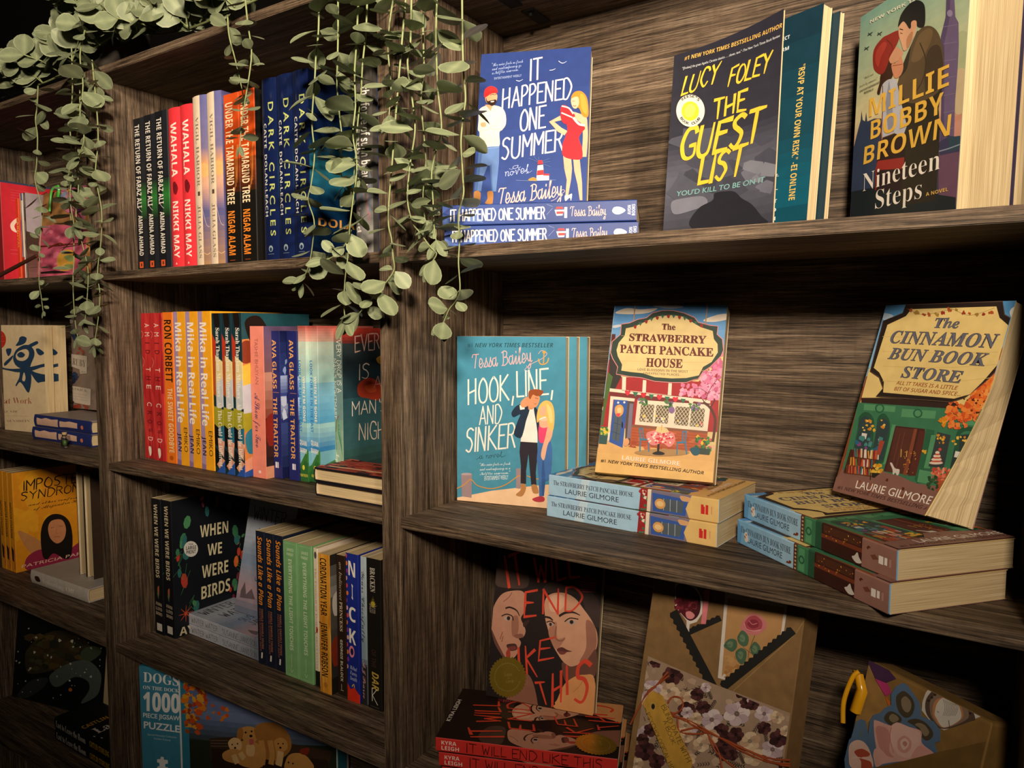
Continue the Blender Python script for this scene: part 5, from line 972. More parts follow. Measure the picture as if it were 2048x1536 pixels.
# ---- dark paperbacks with two painted faces and red brush lettering
def a_end(A):
    A.front().grad('241614', '1c1212', 0, 100, 3); A.look(*cI)
    A.blob('4a3630', 140, 180, 260, 120, 420, 200, 420, 340, 200, 340, 140, 300).blob('3a2824', 560, 380, 620, 300, 820, 240, 980, 360, 1080, 480, 1080, 700, 980, 620, 900, 420, 700, 390)
    sk, dk, md = 'c08a72', '6a4236', 'a06a56'
    A.blob(sk, 130, 500, 200, 400, 300, 370, 390, 380, 420, 470, 400, 560, 370, 620, 400, 690, 412, 740, 390, 790, 350, 800, 370, 840, 350, 900, 330, 950, 290, 985, 230, 975, 195, 910, 150, 820, 105, 720, 110, 600)
    A.blob(md, 290, 620, 340, 600, 350, 700, 330, 780, 290, 770).blob(dk, 105, 720, 150, 820, 200, 920, 230, 975, 200, 960, 130, 840).blob('4a2c26', 240, 860, 310, 848, 335, 870, 330, 905, 270, 912).blob('7a3a34', 250, 880, 320, 872, 322, 902, 280, 908).blob('8f5a4a', 310, 770, 380, 760, 390, 790, 330, 800)
    A.line('2a1814', 2.0, 230, 530, 270, 520, 330, 548, 358, 600, taper=.4).blob('b8a298', 216, 616, 248, 600, 284, 618, 266, 640, 232, 636).disc('2a1c18', 258, 619, 16, 19, 14).line('20120f', 1.3, 195, 600, 240, 582, 290, 600, 300, 640).blob('3a2420', 390, 660, 440, 630, 440, 660, 400, 700)
    A.line('8a2424', .7, 205, 740, 182, 810, sm=False).line('8a2424', .7, 210, 780, 196, 832, sm=False).line('6a3a3a', .6, 290, 385, 260, 430, 210, 470).blob('a83c2c', 235, 930, 265, 890, 275, 960, 250, 985)
    A.blob('d09a7c', 585, 470, 640, 400, 760, 390, 860, 440, 940, 540, 1010, 640, 1060, 760, 1050, 900, 960, 1000, 830, 1055, 760, 1020, 690, 920, 640, 820, 615, 720, 590, 620).blob('b47a62', 620, 720, 690, 650, 700, 800, 770, 790, 740, 850, 690, 900, 640, 820).blob(md, 960, 640, 1040, 700, 1050, 880, 980, 980, 900, 1010, 960, 880).blob('e0b094', 640, 420, 740, 410, 780, 480, 700, 560, 630, 540)
    A.line('2a1814', 2.4, 580, 605, 630, 615, 660, 640, taper=.5).line('2a1814', 2.8, 715, 600, 770, 570, 840, 565, 905, 592, taper=.3).blob('b8a298', 784, 652, 820, 636, 868, 642, 858, 668, 820, 674).disc('3a2820', 828, 653, 18, 19, 14).disc('0c0808', 828, 653, 9, 10).line('20120f', 1.3, 765, 650, 815, 618, 890, 628).blob('b8a298', 612, 668, 640, 658, 668, 672, 650, 692, 620, 686).disc('3a2820', 638, 674, 13, 16, 12).line('20120f', 1.2, 600, 655, 640, 645, 676, 668).line('8a5a46', 1.2, 690, 690, 680, 780, 700, 815, 740, 822, 768, 800)
    A.blob('5c2c28', 695, 900, 740, 880, 790, 905, 832, 918, 780, 925, 720, 932).blob('7a3e38', 710, 918, 780, 922, 760, 945, 725, 945)
    A.blob('6a4236', 740, 1020, 830, 1056, 960, 1000, 1050, 900, 1040, 1140, 900, 1130, 780, 1200).blob('d8965e', 675, 1430, 700, 1350, 760, 1220, 850, 1150, 940, 1130, 1035, 1165, 1010, 1510).blob('8a5a48', 250, 1330, 330, 1180, 420, 1120, 480, 1200, 520, 1380, 500, 1420, 260, 1370).poly('14100f', 540, 1180, 650, 1160, 680, 1400, 560, 1440)
    A.line('b06a48', .5, 840, 1290, 900, 1230, 930, 1180).blob('6a2426', 890, 300, 930, 240, 1000, 235, 1060, 280, 1050, 360, 980, 390, 910, 360)
    for k in range(5): A.line('c87a74', .5, 905 + 6 * k, 290 + 22 * k, 1050, 305 + 20 * k, sm=False)
    Rr = 'd8432c'
    for s, bl, br, tl in (('IT', (265, 345), (410, 300), (225, 70)), ('WILL', (505, 300), (900, 240), (490, 70)), ('E', (400, 612), (505, 600), (412, 385)), ('N', (570, 578), (705, 575), (575, 362)), ('D', (770, 552), (920, 545), (780, 345)), ('I', (352, 1040), (362, 1040), (345, 890)), ('K', (420, 1110), (515, 1145), (412, 880)), ('E', (530, 1005), (665, 980), (545, 822)), ('T', (560, 1395), (640, 1390), (500, 1195)), ('H', (655, 1400), (735, 1375), (655, 1120)), ('I', (790, 1295), (805, 1295), (785, 1058)), ('S', (850, 1395), (985, 1370), (875, 1030))):
        A.text(s, 'brush', Rr, bl, br, tl, 1.25 if s not in ('I',) else 1.6)
    A.line(Rr, 2.0, 352, 880, 358, 1020, sm=False).line(Rr, 2.2, 788, 1060, 795, 1300, sm=False, taper=.4)
    A.pct().text('KYRA LEIGH', 'sans', 'd8d0c4', (30, 3.2), (74, 3.2), (30, .8), .02)
    G = [(252 + 172 * math.cos(a * math.pi / 36) * (1 if a % 2 else .92), 1150 + 190 * math.sin(a * math.pi / 36) * (1 if a % 2 else .92)) for a in range(72)]
    A.look(*cI).poly('c8a83e', *[c for p in G for c in p], mat=1)
    for k in range(40):
        a = R_(20 + 8 * k); A.disc('f0dc84', 252 + 116 * math.cos(a), 1150 + 126 * math.sin(a), 6, 5, 6, mat=1)
    A.text('Lost', 'bold', 'e8d070', (225, 1140), (295, 1140), (225, 1115), mat=1).text('a', 'bold', 'e8d070', (250, 1165), (266, 1165), (250, 1150), mat=1).text('Lamb', 'bold', 'e8d070', (235, 1200), (305, 1200), (235, 1175), mat=1)
    A.spine().down('KYRA', 'bold', 'f0d8cc', 3.5, 12, 56, 84, -.01).down('LEIGH', 'bold', 'f0d8cc', 3.5, 13.5, 18, 46, -.01).down('IT WILL END LIKE THIS', 'brush', '3a0e0e', 18, 92, 20, 84, 1.3)
TE = .0158
FE = frame_face((-.4931, .1064, EYE - .4459), R_(12.6), R_(13.4), TE * .85)
make_book('end', TE * .85, .1344, .2068, ('241614', 'c8302a', '241614'), a_end, FE)
book('end', FE, 'dark paperback with two painted faces and a gold seal, standing on its stack', 'dark paperbacks with red spines')
zt = S3 + 3 * TE + .0008
make_book('end_flat', TE, .112, .199, ('241614', 'c8302a', '241614'), 'end')
pl = atZ(872.5, 1472.5, zt); yw = R_(20.5)
for i, nm in enumerate(('lowest', 'middle', 'topmost')):
    book('end_flat', frame_flat((pl.x + .199 * math.cos(yw) + .004 * (2 - i), pl.y + .199 * math.sin(yw)), yw + R_(.3 * i), S3 + i * (TE + .0004)), '%s flat dark paperback with a red spine under the gold-sealed one' % nm, 'dark paperbacks with red spines')

# ================================================================ gift-wrapped books ("blind date" parcels)
def convex_clip(S, P):
    """keep of polygon S what lies inside the convex outline P"""
    for i in range(len(P)):
        a, b = P[i - 1], P[i]; f = lambda p: (b[0] - a[0]) * (p[1] - a[1]) - (b[1] - a[1]) * (p[0] - a[0]); Q = []
        for j in range(len(S)):
            u, v = S[j - 1], S[j]; du, dv = f(u), f(v)
            if (du >= 0) != (dv >= 0): t = du / (du - dv); Q.append((u[0] + (v[0] - u[0]) * t, u[1] + (v[1] - u[1]) * t))
            if dv >= 0: Q.append(v)
        S = Q
        if len(S) < 3: return None
    return S
def plate(parent, name, A, pts, x0, th, col, items=None, mat=MAT_K, label=None, trim=False):
    """flat piece of card lying on the parcel front: outline in the current coordinates of A"""
    old = A.t, A.it, A.lay; A.t, A.it, A.lay = x0 + th, [], 0
    P = clip(A.P(*pts), A.w, A.h) or A.P(*pts); q = MB(); c = lin(col)
    ar = sum(P[i - 1][0] * P[i][1] - P[i][0] * P[i - 1][1] for i in range(len(P)))
    if ar < 0: P = P[::-1]
    for T in A.tess(P):
        a = sum(T[i - 1][0] * T[i][1] - T[i][0] * T[i - 1][1] for i in range(3)); T = T if a > 0 else T[::-1]
        q.face([(x0 + th, y, z) for y, z in T], c); q.face([(x0, y, z) for y, z in T[::-1]], c)
    for i in range(len(P)):
        a, b = P[i - 1], P[i]; q.face([(x0, *a), (x0, *b), (x0 + th, *b), (x0 + th, *a)], c)
    if items: items(A)
    st = layer_step(A.it)
    for fc, lay, S, c2, m in A.it:
        if trim: S = convex_clip(S, P)
        if not S: continue
        V = [(x0 + th + st * lay + 1e-5, a, b) for a, b in S]
        ar = sum(S[i - 1][0] * S[i][1] - S[i][0] * S[i - 1][1] for i in range(len(S)))
        q.face(V if ar > 0 else V[::-1], c2)
    A.t, A.it, A.lay = old
    o = put(name, q.mesh(name, mat), parent)
    if label: o['label'] = label
    return o
def parcel(label, F, t, w, h, col, art=None):
    e = empty('wrapped_book', F); tag(e, label, 'parcel', 'gift-wrapped books')
    A = Art(t, w, h, F); q = MB(); c = lin(col); b = .003
    rows = []
    for z, k in ((0, b), (b * .3, b * .3), (b, 0), (h - b, 0), (h - b * .3, b * .3), (h, b)):
        rows.append([(k + b * .3, k, z), (t - k - b * .3, k, z), (t - k, k + b * .3, z), (t - k, w - k - b * .3, z), (t - k - b * .3, w - k, z), (k + b * .3, w - k, z), (k, w - k - b * .3, z), (k, k + b * .3, z)])
    q.grid(rows, c, closed=True, smooth=False); q.face(rows[0][::-1], c); q.face(rows[-1], c)
    if art: art(A)
    st = layer_step(A.it)
    for fc, lay, S, c2, m in A.it:
        V = [(t + st * lay + 2e-5, a, bb) for a, bb in S]
        ar = sum(S[i - 1][0] * S[i][1] - S[i][0] * S[i - 1][1] for i in range(len(S))); q.face(V if ar > 0 else V[::-1], c2)
    put('kraft_wrap', q.mesh('kraft_wrap', MAT_K), e); A.it = []; return e, A
def cord(parent, name, A, x, r, col, *strands):
    q = MB(); c = lin(col); old = A.t; A.t = x
    for n in strands:
        P = smooth(A.P(*n), False, 5); q.tube([(x + .0006 * math.sin(i * .9), a, b) for i, (a, b) in enumerate(P)], r, c)
    A.t = old; return put(name, q.mesh(name, MAT_MATTE), parent)
def jag(n, side, x0, y0, x1, y1, w):
    """outline of a strip with one scalloped long edge"""
    dx, dy = x1 - x0, y1 - y0; l = math.hypot(dx, dy); nx, ny = -dy / l * side, dx / l * side; out = [x0, y0, x1, y1]
    for i in range(n, -1, -1):
        t = i / n; k = w * (1 if i % 2 else .8); out += [x0 + dx * t + nx * k, y0 + dy * t + ny * k]
    return out
TKR = .03
FK = frame_face((-.285, .0336, S3 + lift(TKR, 12.7)), R_(-14.7), R_(12.7), TKR)
cK = (1260, 1170, .23824)
def a_k1(A): A.front().look(*cK).line('94744a', .5, 390, 205, 560, 540, 745, 875, sm=False).line('a88a5a', .5, 1480, 270, 1390, 410, 850, 905, sm=False)
def flowers(A):
    rnd = random.Random(12); A.spatter(['b0947c', 'a88c78', 'bca28a'], 40, 20, 620, 1400, 1536, 20, 60, 2)
    for i in range(80):
        x, y = rnd.uniform(20, 1380), rnd.uniform(640, 1536); a = rnd.uniform(0, 6.3); n = rnd.randint(4, 7)
        for k in range(n):
            t = k / n; px, py = x + 110 * t * math.cos(a), y + 110 * t * math.sin(a)
            for s in (1, -1): A.line(('4a3a34', '5a4640', '3a3a30')[i % 3], 1.3, px, py, px + 26 * math.cos(a + s * .8), py + 26 * math.sin(a + s * .8), sm=False, taper=.2)
    for i, (x, y, r, c) in enumerate(((360, 760, 85, 1), (220, 650, 50, 1), (330, 890, 80, 2), (440, 950, 70, 2), (690, 1130, 95, 0), (900, 1080, 110, 0), (1130, 1080, 80, 0), (1010, 1310, 90, 2), (1200, 1380, 95, 0), (800, 1350, 100, 1), (1250, 1290, 80, 1), (120, 1250, 70, 0), (130, 1390, 90, 1), (600, 1340, 70, 2), (1040, 1440, 85, 2), (230, 1480, 70, 1), (1130, 1200, 60, 1), (520, 1200, 60, 0), (980, 990, 55, 1), (1240, 1110, 60, 2), (60, 1500, 60, 2), (170, 840, 45, 0), (640, 860, 45, 0)) + tuple((rnd.uniform(20, 1390), rnd.uniform(760, 1536), rnd.uniform(48, 80), rnd.randint(0, 2)) for _ in range(26))):
        pal = (('c8b4b8', 'd8c8c8', 'b8a2aa'), ('4a2a2c', '5a3434', '38201f'), ('d0b494', 'dcc4a6', 'bc9c80'))[c]
        for k in range(6):
            a = k * 1.047 + i; A.blob(pal[k % 3], *[v for j in range(7) for v in (x + .55 * r * math.cos(a) + .5 * r * math.cos(j * .9) * rnd.uniform(.8, 1.1), y + .55 * r * math.sin(a) + .42 * r * math.sin(j * .9) * rnd.uniform(.8, 1.1))])
        A.disc(('6a5a4a', '1c1414', '7a7468')[c], x, y, .2 * r)
        for k in range(6): A.line(('8a7078', '2a1818', 'a08a70')[c], .5, x, y, x + .6 * r * math.cos(k * 1.05 + i), y + .6 * r * math.sin(k * 1.05 + i), sm=False, taper=.3)
def rose(A):
    A.poly('b98d5c', 822, 110, 1296, 190, 1258, 470, 870, 780, 790, 745, 770, 770)
    A.spatter(['b07e4c', 'c0955f', 'a87845'], 16, 800, 600, 900, 780, 16, 40, 3).line('6a5a3a', .6, 1050, 420, 1000, 560, 995, 690).line('6a5a3a', .5, 950, 520, 1000, 560, 1060, 600).line('6a5a3a', .5, 1050, 600, 1075, 640)
    A.blob('c87a7c', 930, 360, 950, 300, 1000, 250, 1060, 240, 1130, 290, 1150, 350, 1090, 410, 1030, 420, 960, 400).blob('a84a54', 960, 330, 1000, 270, 1060, 260, 1110, 310, 1100, 370, 1040, 390, 980, 380).blob('8a3240', 985, 330, 1020, 290, 1070, 300, 1080, 345, 1030, 365).line('e0a0a0', .7, 960, 320, 980, 370, 1040, 385, 1100, 375).line('d89090', .5, 1000, 300, 1030, 330, 1070, 320)
    for p in ((905, 430, 945, 380, 995, 430, 990, 500, 950, 515, 910, 480), (790, 505, 830, 455, 890, 460, 900, 520, 860, 560, 805, 530), (890, 560, 935, 528, 980, 560, 970, 640, 935, 665, 895, 620), (1015, 520, 1050, 475, 1095, 520, 1090, 580, 1055, 605, 1020, 570), (1100, 590, 1135, 562, 1160, 570, 1120, 615)):
        A.blob('4f6a52', *p); cx, cy = sum(p[0::2]) / (len(p) // 2), sum(p[1::2]) / (len(p) // 2); A.blob('6a8468', *[v for i in range(0, len(p), 2) for v in ((p[i] + cx) / 2 - 6, (p[i + 1] + cy) / 2 - 6)]).line('38503c', .4, p[0], p[1], cx, cy)
e, A = parcel('kraft-wrapped book with a floral paper band, rose card and handwritten yellow tag', FK, TKR, .156, .262, '8a6a42', a_k1)
A.front().look(*cK)
plate(e, 'rose_card', A, (800, 60, 1325, 150, 1280, 470, 865, 815, 737, 780), TKR + .0004, .0006, 'd8cfc6', rose, MAT_P, 'white-edged card with a pink rose', True)
plate(e, 'oval_sticker', A, (380, -20, 560, 20, 610, 120, 605, 240, 560, 310, 500, 330, 492, 420, 472, 410, 475, 300, 380, 180), TKR + .0004, .0004, 'ded4cc', lambda A: A.blob('4a2024', 395, 0, 540, 30, 590, 130, 585, 230, 540, 290, 480, 290, 400, 180).spatter(['7a2a34', '5a1c26', '8a3a40'], 22, 390, 30, 560, 240, 18, 40, 5).blob('d88a8a', 470, 230, 510, 222, 545, 255, 520, 285, 480, 275), MAT_P)
plate(e, 'pink_ribbon', A, (628, 40, 672, 40, 635, 328, 595, 328), TKR + .0012, .0005, 'e08088')
plate(e, 'lace_trim', A, jag(26, 1, 392, 205, 745, 876, 78), TKR + .0013, .0006, '1c1a18', None, MAT_MATTE)
plate(e, 'lace_trim', A, jag(30, 1, 1390, 408, 800, 885, 86), TKR + .0013, .0006, '1c1a18', None, MAT_MATTE)
plate(e, 'lace_trim', A, jag(14, 1, 770, 300, 490, 425, 58), TKR + .0002, .0002, '1c1a18', None, MAT_MATTE)
plate(e, 'floral_band', A, (150, 596, 700, 830, 1402, 1098, 1230, 2900, -150, 2900), TKR + .002, .0006, 'a48a74', flowers, MAT_P, None, True)
cord(e, 'twine', A, TKR + .0036, .0009, 'a04a24', (320, 730, 215, 850, 130, 930, 60, 1060, 0, 1170), (330, 760, 240, 830, 150, 900, 180, 960), (320, 990, 350, 945, 420, 945, 445, 1020, 390, 1075, 340, 1070), (350, 1080, 480, 1150, 650, 1235, 900, 1350, 1150, 1450, 1345, 1470), (360, 1100, 500, 1140, 700, 1250, 900, 1370, 1140, 1480, 1345, 1500), (400, 1110, 420, 1230, 560, 1250, 660, 1240), (480, 1130, 540, 1190, 660, 1240, 900, 1345, 1200, 1490, 1345, 1520), (650, 1245, 740, 1390, 775, 1545), (660, 1250, 720, 1400, 880, 1530), (640, 1240, 560, 1200, 430, 1225))
def tagtext(A):
    A.disc('caa04a', 192, 1018, 30, 42).disc('241a10', 194, 1020, 15, 24)
    A.text('BLIND DATE WITH', 'pen', '2c2014', (262, 1020), (478, 1490), (296, 1002), 1.0).text('A BOOK', 'pen', '2c2014', (278, 1145), (356, 1345), (308, 1130), 1.0).text('PSYCHOLOGICAL HORROR', 'pen', '2c2014', (137, 1085), (405, 1690), (164, 1068), 1.0).line('2c2014', .4, 128, 1030, 140, 1060).line('2c2014', .4, 118, 1105, 130, 1140)
plate(e, 'gift_tag', A, (165, 905, 195, 888, 272, 932, 520, 1478, 514, 1536, 480, 1700, 400, 1700, 105, 990), TKR + .0046, .0007, 'c89a3c', tagtext, MAT_K, 'yellow handwritten tag')
q = MB(); q.box((.0004, -.0012, .0), (TKR + .0003, -.0002, .262), lin('1c1a18'))

# second parcel, right
TK2 = .03
FK2 = frame_face((-.106, .080, S3 + lift(TK2, 15.3)), R_(-34.9), R_(15.3), TK2); cR = (1700, 1200, .21873)
def a_k2(A):
    A.front().look(*cR).poly('a07c44', 95, 440, 370, 960, 200, 1090, -60, 1300, -200, 1400, 0, 560).line('c8a868', .5, 95, 440, 230, 720, 365, 950, sm=False)
e, A = parcel('kraft-wrapped book with a pale rose sticker and a yellow clip, in the right corner', FK2, TK2, .114, .195, '8e6c38', a_k2)
A.front().look(*cR)
plate(e, 'paper_tab', A, (150, 540, 330, 612, 420, 722, 332, 757, 228, 716), TK2 + .0004, .0004, '4a2a50', label='purple tab')
plate(e, 'paper_tab', A, (228, 718, 342, 764, 378, 852, 325, 882), TK2 + .0009, .0004, 'c03a78', label='pink tab')
plate(e, 'paper_tab', A, (320, 880, 366, 930, 356, 985), TK2 + .0006, .0004, 'd86a1c', label='orange tab')
def cameo(A):
    A.blob('5a463c', 690, 1010, 700, 900, 780, 810, 890, 775, 1000, 830, 1080, 920, 1145, 1080, 1100, 1110, 860, 1180, 740, 1100).blob('8a7260', 730, 1000, 740, 910, 810, 840, 890, 810, 980, 860, 1040, 940, 1080, 1080, 860, 1170, 760, 1090).blob('c08458', 755, 1000, 780, 920, 850, 890, 950, 890, 1010, 960, 1030, 1080, 860, 1170, 770, 1080).blob('d8d0c6', 800, 940, 860, 890, 940, 900, 1000, 980, 1010, 1090, 860, 1165, 790, 1080, 775, 1030)
    for k in range(9): A.line('8a8078', .35, 850 + 14 * k, 905 + 6 * k, 870 + 15 * k, 980, 850 + 14 * k, 1060, sm=True)
    for k in range(14): A.disc('3a2c26', 720 + 30 * k * .98, 960 - 190 * math.sin(math.pi * (k + 1) / 15) + k * 9, 14, 12, 7)
    A.line('5a5048', .5, 905, 1100, 912, 1160).line('5a5048', .4, 800, 1020, 815, 1028)
plate(e, 'cameo_sticker', A, (655, 1010, 662, 930, 690, 850, 740, 785, 800, 752, 870, 742, 890, 733, 940, 760, 1000, 785, 1040, 795, 1100, 880, 1160, 980, 1190, 1068, 1000, 1140, 860, 1192, 750, 1130), TK2 + .0004, .0004, 'd4ccc2', cameo, MAT_P)
def rose2(A):
    for p in ((420, 900, 450, 850, 500, 835, 570, 900, 590, 980, 560, 1060, 500, 1075, 440, 1010), (312, 1090, 340, 1030, 390, 1020, 455, 1060, 470, 1110, 380, 1150), (525, 1110, 600, 1085, 690, 1120, 760, 1210, 740, 1270, 690, 1285, 640, 1230, 600, 1160)):
        A.blob('4c4434', *p); cx, cy = sum(p[0::2]) / (len(p) // 2), sum(p[1::2]) / (len(p) // 2); A.blob('8a7a64', *[v for i in range(0, len(p), 2) for v in ((p[i] * .55 + cx * .45) + 10, (p[i + 1] * .6 + cy * .4))])
    A.blob('dcaaa0', 218, 1120, 240, 1100, 380, 1150, 430, 1118, 540, 1160, 650, 1200, 660, 1310, 770, 1415, 600, 1460, 420, 1480, 300, 1500, 240, 1530, 215, 1420, 240, 1370, 225, 1250)
    A.blob('c88c84', 240, 1160, 330, 1170, 370, 1250, 360, 1380, 400, 1440, 300, 1400, 250, 1280).blob('e4bab0', 380, 1150, 440, 1125, 560, 1170, 640, 1220, 640, 1330, 560, 1440, 450, 1420, 390, 1330, 370, 1230).blob('d49c94', 440, 1280, 500, 1240, 560, 1290, 550, 1370, 490, 1400, 440, 1360).blob('e8c4ba', 460, 1300, 500, 1265, 540, 1300, 525, 1350, 485, 1370).blob('c88c84', 480, 1310, 505, 1290, 525, 1315, 505, 1340).line('c07c74', .6, 380, 1160, 365, 1260, 400, 1400).blob('d8a098', 560, 1440, 640, 1330, 770, 1415, 640, 1450).blob('dcaaa0', 230, 1360, 300, 1380, 350, 1470, 260, 1500, 215, 1440)
    A.blob('e0bcae', 0, 1320, 70, 1280, 140, 1310, 190, 1400, 205, 1536, 20, 1536, -10, 1430).blob('b0503c', 40, 1390, 110, 1360, 180, 1400, 170, 1430, 110, 1440, 190, 1480, 200, 1560, 110, 1560, 100, 1470).line('e8cabc', .7, 20, 1450, 80, 1440, 190, 1470).line('6a7a58', 1.0, 100, 1190, 110, 1260)
plate(e, 'rose_sticker', A, (480, 758, 520, 775, 580, 860, 635, 940, 648, 1060, 760, 1110, 822, 1190, 822, 1290, 770, 1310, 800, 1400, 770, 1440, 500, 1500, 240, 1620, -40, 1620, -60, 1330, 10, 1260, 55, 1110, 100, 1088, 140, 1110, 165, 1240, 178, 1110, 215, 1050, 280, 1030, 320, 985, 375, 960, 375, 860, 420, 790), TK2 + .0016, .0006, '5a7494', rose2, MAT_P, 'blue-edged pale rose sticker')
plate(e, 'kraft_band', A, (825, 1385, 1000, 1350, 1250, 1290, 1420, 1200, 1560, 1060, 1600, 1900, -300, 1900, 230, 1530, 500, 1470), TK2 + .0028, .0006, '76582a')
q = MB(); yb = lin('e8a818'); P0 = A.P(135, 680, 175, 850, 110, 1050, 15, 1130, 30, 930, 100, 720)
(a1, a2, a3, b1, b2, b3) = [Vector((TK2 + .002, *p)) for p in P0]
rows = [[v + Vector((dx, 0, 0)) for v in (a1, (a1 + a2) / 2, a2, (a2 + a3) / 2, a3)] for dx in (0, .004)]
q.grid([rows[0], [v + Vector((.005, .0, 0)) for v in rows[0]], [v + Vector((.006, -.004, 0)) for v in rows[0]], [v + Vector((.005, -.008, 0)) for v in rows[0]], [v + Vector((0, -.009, 0)) for v in rows[0]]], yb)
q.tube(smooth([a1 + Vector((.006, 0, .002)), b3 + Vector((.009, 0, 0)), b2 + Vector((.010, 0, 0)), b1 + Vector((.009, 0, 0))], False, 5), .0022, yb, n=8)
put('clip', q.mesh('clip', MAT_G), e)['label'] = 'yellow clip'

# ================================================================ far-left bookcase
# ---- upper shelf
def a_red(A):
    A.front()
    for k in range(5): A.line('e0606a', .4, 14, 6 + 2.6 * k, 40 - 3 * k, 6.2 + 2.6 * k, sm=False)
    A.blob('f0d8c8', 12, 40, 20, 34, 22, 36, 17, 42, 20, 48, 13, 46).line('e86a70', .6, 10, 66, 30, 65.5, sm=False).line('e86a70', .5, 10, 70, 24, 69.6, sm=False)
xr = atY(8, 545, .06).x; hr = atY(8, 362, .06).z - S1
make_book('red', .0085, .128, hr, ('cf2836', '9a2228', 'b02430'), a_red, frame_spine(xr - .0085, .06, S1))
for i, nm in ((2, 'left'), (1, 'middle'), (0, 'right')):
    book('red', frame_spine(xr - .0085 - .0092 * i, .06 + .001 * i, S1), '%s one of three slim red books at the left edge of the picture' % nm, 'slim red books')
make_book('navy', .02, .135, hr + .009, ('38405a', '2c3450', '2c3450'), None)
book('navy', frame_spine(xr - .0505, .062, S1), 'tall slate-blue book standing behind the slim red ones')
def a_orange(A): A.spine().down('CARNIVAL', 'bold', 'f4c43a', 22, 58, 20, 80).disc('f0b040', 50, 93, 30, 1.6)
xo_ = atY(30, 555, .085).x; make_book('orange', .0095, .1, atY(33, 398, .085).z - S1, ('d8481c', 'e04a20', 'd8481c'), a_orange)
book('orange', frame_spine(max(xo_, xr + .001), .085, S1), 'narrow orange spine with yellow lettering beside the slim red books')
def a_blue(A): A.spine().poly('2f4a8a', 0, 0, 100, 0, 100, 8, 0, 8).spatter(['4a6ab0', 'd8b48a', 'c8d0d8'], 14, 0, 8, 100, 60, 14, 30, 3, 1).poly('b03a2a', 0, 70, 100, 70, 100, 100, 0, 100)
x2 = max(xo_, xr + .001) + .0102
make_book('bluewhite', .0085, .1, atY(40, 387, .088).z - S1, ('d8d0c4', 'd0c8bc', 'd8d0c4'), a_blue); book('bluewhite', frame_spine(x2, .088, S1), 'narrow white and blue spine right of the orange one')
def a_pict(A):
    A.spine().spatter(['c8c0b0', '8a8478'], 40, 30, 2, 80, 98, 4, 9, 4, 1)
    A.front().grad('a89aa0', 'b4a4ac', 0, 45, 5).poly('4a342a', 0, 42, 30, 46, 60, 40, 100, 44, 100, 60, 0, 62).grad('5a3a30', '8a5a58', 60, 100, 6)
    for k in range(5): A.line('7a2f34', .8, 30 + 9 * k, 28, 31 + 9 * k, 40, sm=False).line('7a2f34', .8, 40 + 8 * k, 8 + 3 * k, 41 + 8 * k, 20 + 3 * k, sm=False)
    for k in range(6): A.line('d8d0d0', .6, 10 + 12 * k, 46, 16 + 12 * k, 41, 22 + 12 * k, 46, sm=False)
make_book('picture', .0085, .1, atY(47, 386, .09).z - S1, ('a89aa0', '2c2a2a', '2c2a2a'), a_pict); book('picture', frame_spine(x2 + .0092, .09, S1), 'dark dotted spine with a grey and brown picture cover, beside the pink parcel')
# pink parcel
xp0, xp1 = -1.405, -1.252; FP = frame_face((xp0, .036, S1 + lift(.026, 6)), R_(1), R_(6), .026); cP = (0, 330, .15625)
e, A = parcel('pink-banded kraft parcel with a green clip behind the hanging leaves', FP, .026, xp1 - xp0, atY(120, 382, .05).z - S1, 'b07c48')
A.front().look(*cP)
def pinkband(A):
    A.spatter(['e06a86', 'd85a78', 'ec8098'], 30, 480, 780, 1120, 1400, 20, 60, 3).blob('d8a040', 730, 1200, 800, 1100, 920, 1090, 960, 1180, 950, 1300, 880, 1350, 760, 1340).blob('8a9a58', 820, 1180, 900, 1150, 950, 1200, 900, 1240).blob('8a9a58', 830, 1280, 920, 1270, 940, 1320, 860, 1330).line('f0c860', .8, 780, 1380, 800, 1290, 850, 1260).line('b8506a', .6, 560, 900, 640, 820, 720, 860, 720, 940)
plate(e, 'pink_band', A, (440, 800, 700, 760, 1140, 790, 1160, 1440, 420, 1440), .0264, .0006, 'dc6480', pinkband, MAT_P, None, True)
cord(e, 'twine', A, .0284, .0011, '8a3a24', (500, 1040, 700, 1030, 900, 1010, 1150, 1000), (620, 1060, 760, 1000, 830, 1030))
plate(e, 'dark_slot', A, (520, 1370, 700, 1348, 900, 1372, 780, 1385, 520, 1392), .0272, .0003, '2a1210')
plate(e, 'flower_sticker', A, (720, 200, 860, 150, 980, 110, 1090, 120, 1110, 420, 1080, 700, 900, 620, 820, 580, 840, 420, 730, 300), .0264, .0005, 'd87a94', lambda A: A.spatter(['c84a6a', 'e8a0a8', '7a3a70', 'e0a838', '8a90b8'], 30, 740, 150, 1090, 660, 24, 60, 7), MAT_P)
q = MB(); gc = lin('5ac84a'); P0 = [Vector((.030, *p)) for p in A.P(810, 300, 790, 430, 815, 460, 740, 330, 715, 480, 705, 610)]
q.grid([[P0[0], P0[1], P0[2]], [p + Vector((.004, .003, 0)) for p in P0[:3]], [p + Vector((.004, -.004, 0)) for p in P0[:3]], [p + Vector((0, -.006, 0)) for p in P0[:3]]], gc)
q.tube(smooth([P0[0] + Vector((.004, 0, .002))] + [p + Vector((.005, 0, 0)) for p in P0[3:]], False, 5), .002, gc, n=8); put('clip', q.mesh('clip', MAT_G), e)['label'] = 'green clip'
# dark stick
q = MB(); pa, pb = atY(-14, 561, .018), atY(74, 511, .026); pa.z = max(pa.z, S1 + .0045); q.tube([pa, pa.lerp(pb, .5), pb], .0038, lin('4a2414'), n=10, r1=.003)
o = put('wooden_stick', q.mesh('wooden_stick', MAT_MATTE)); tag(o, 'dark brown wooden stick leaning from the shelf against the pink parcel', 'stick')

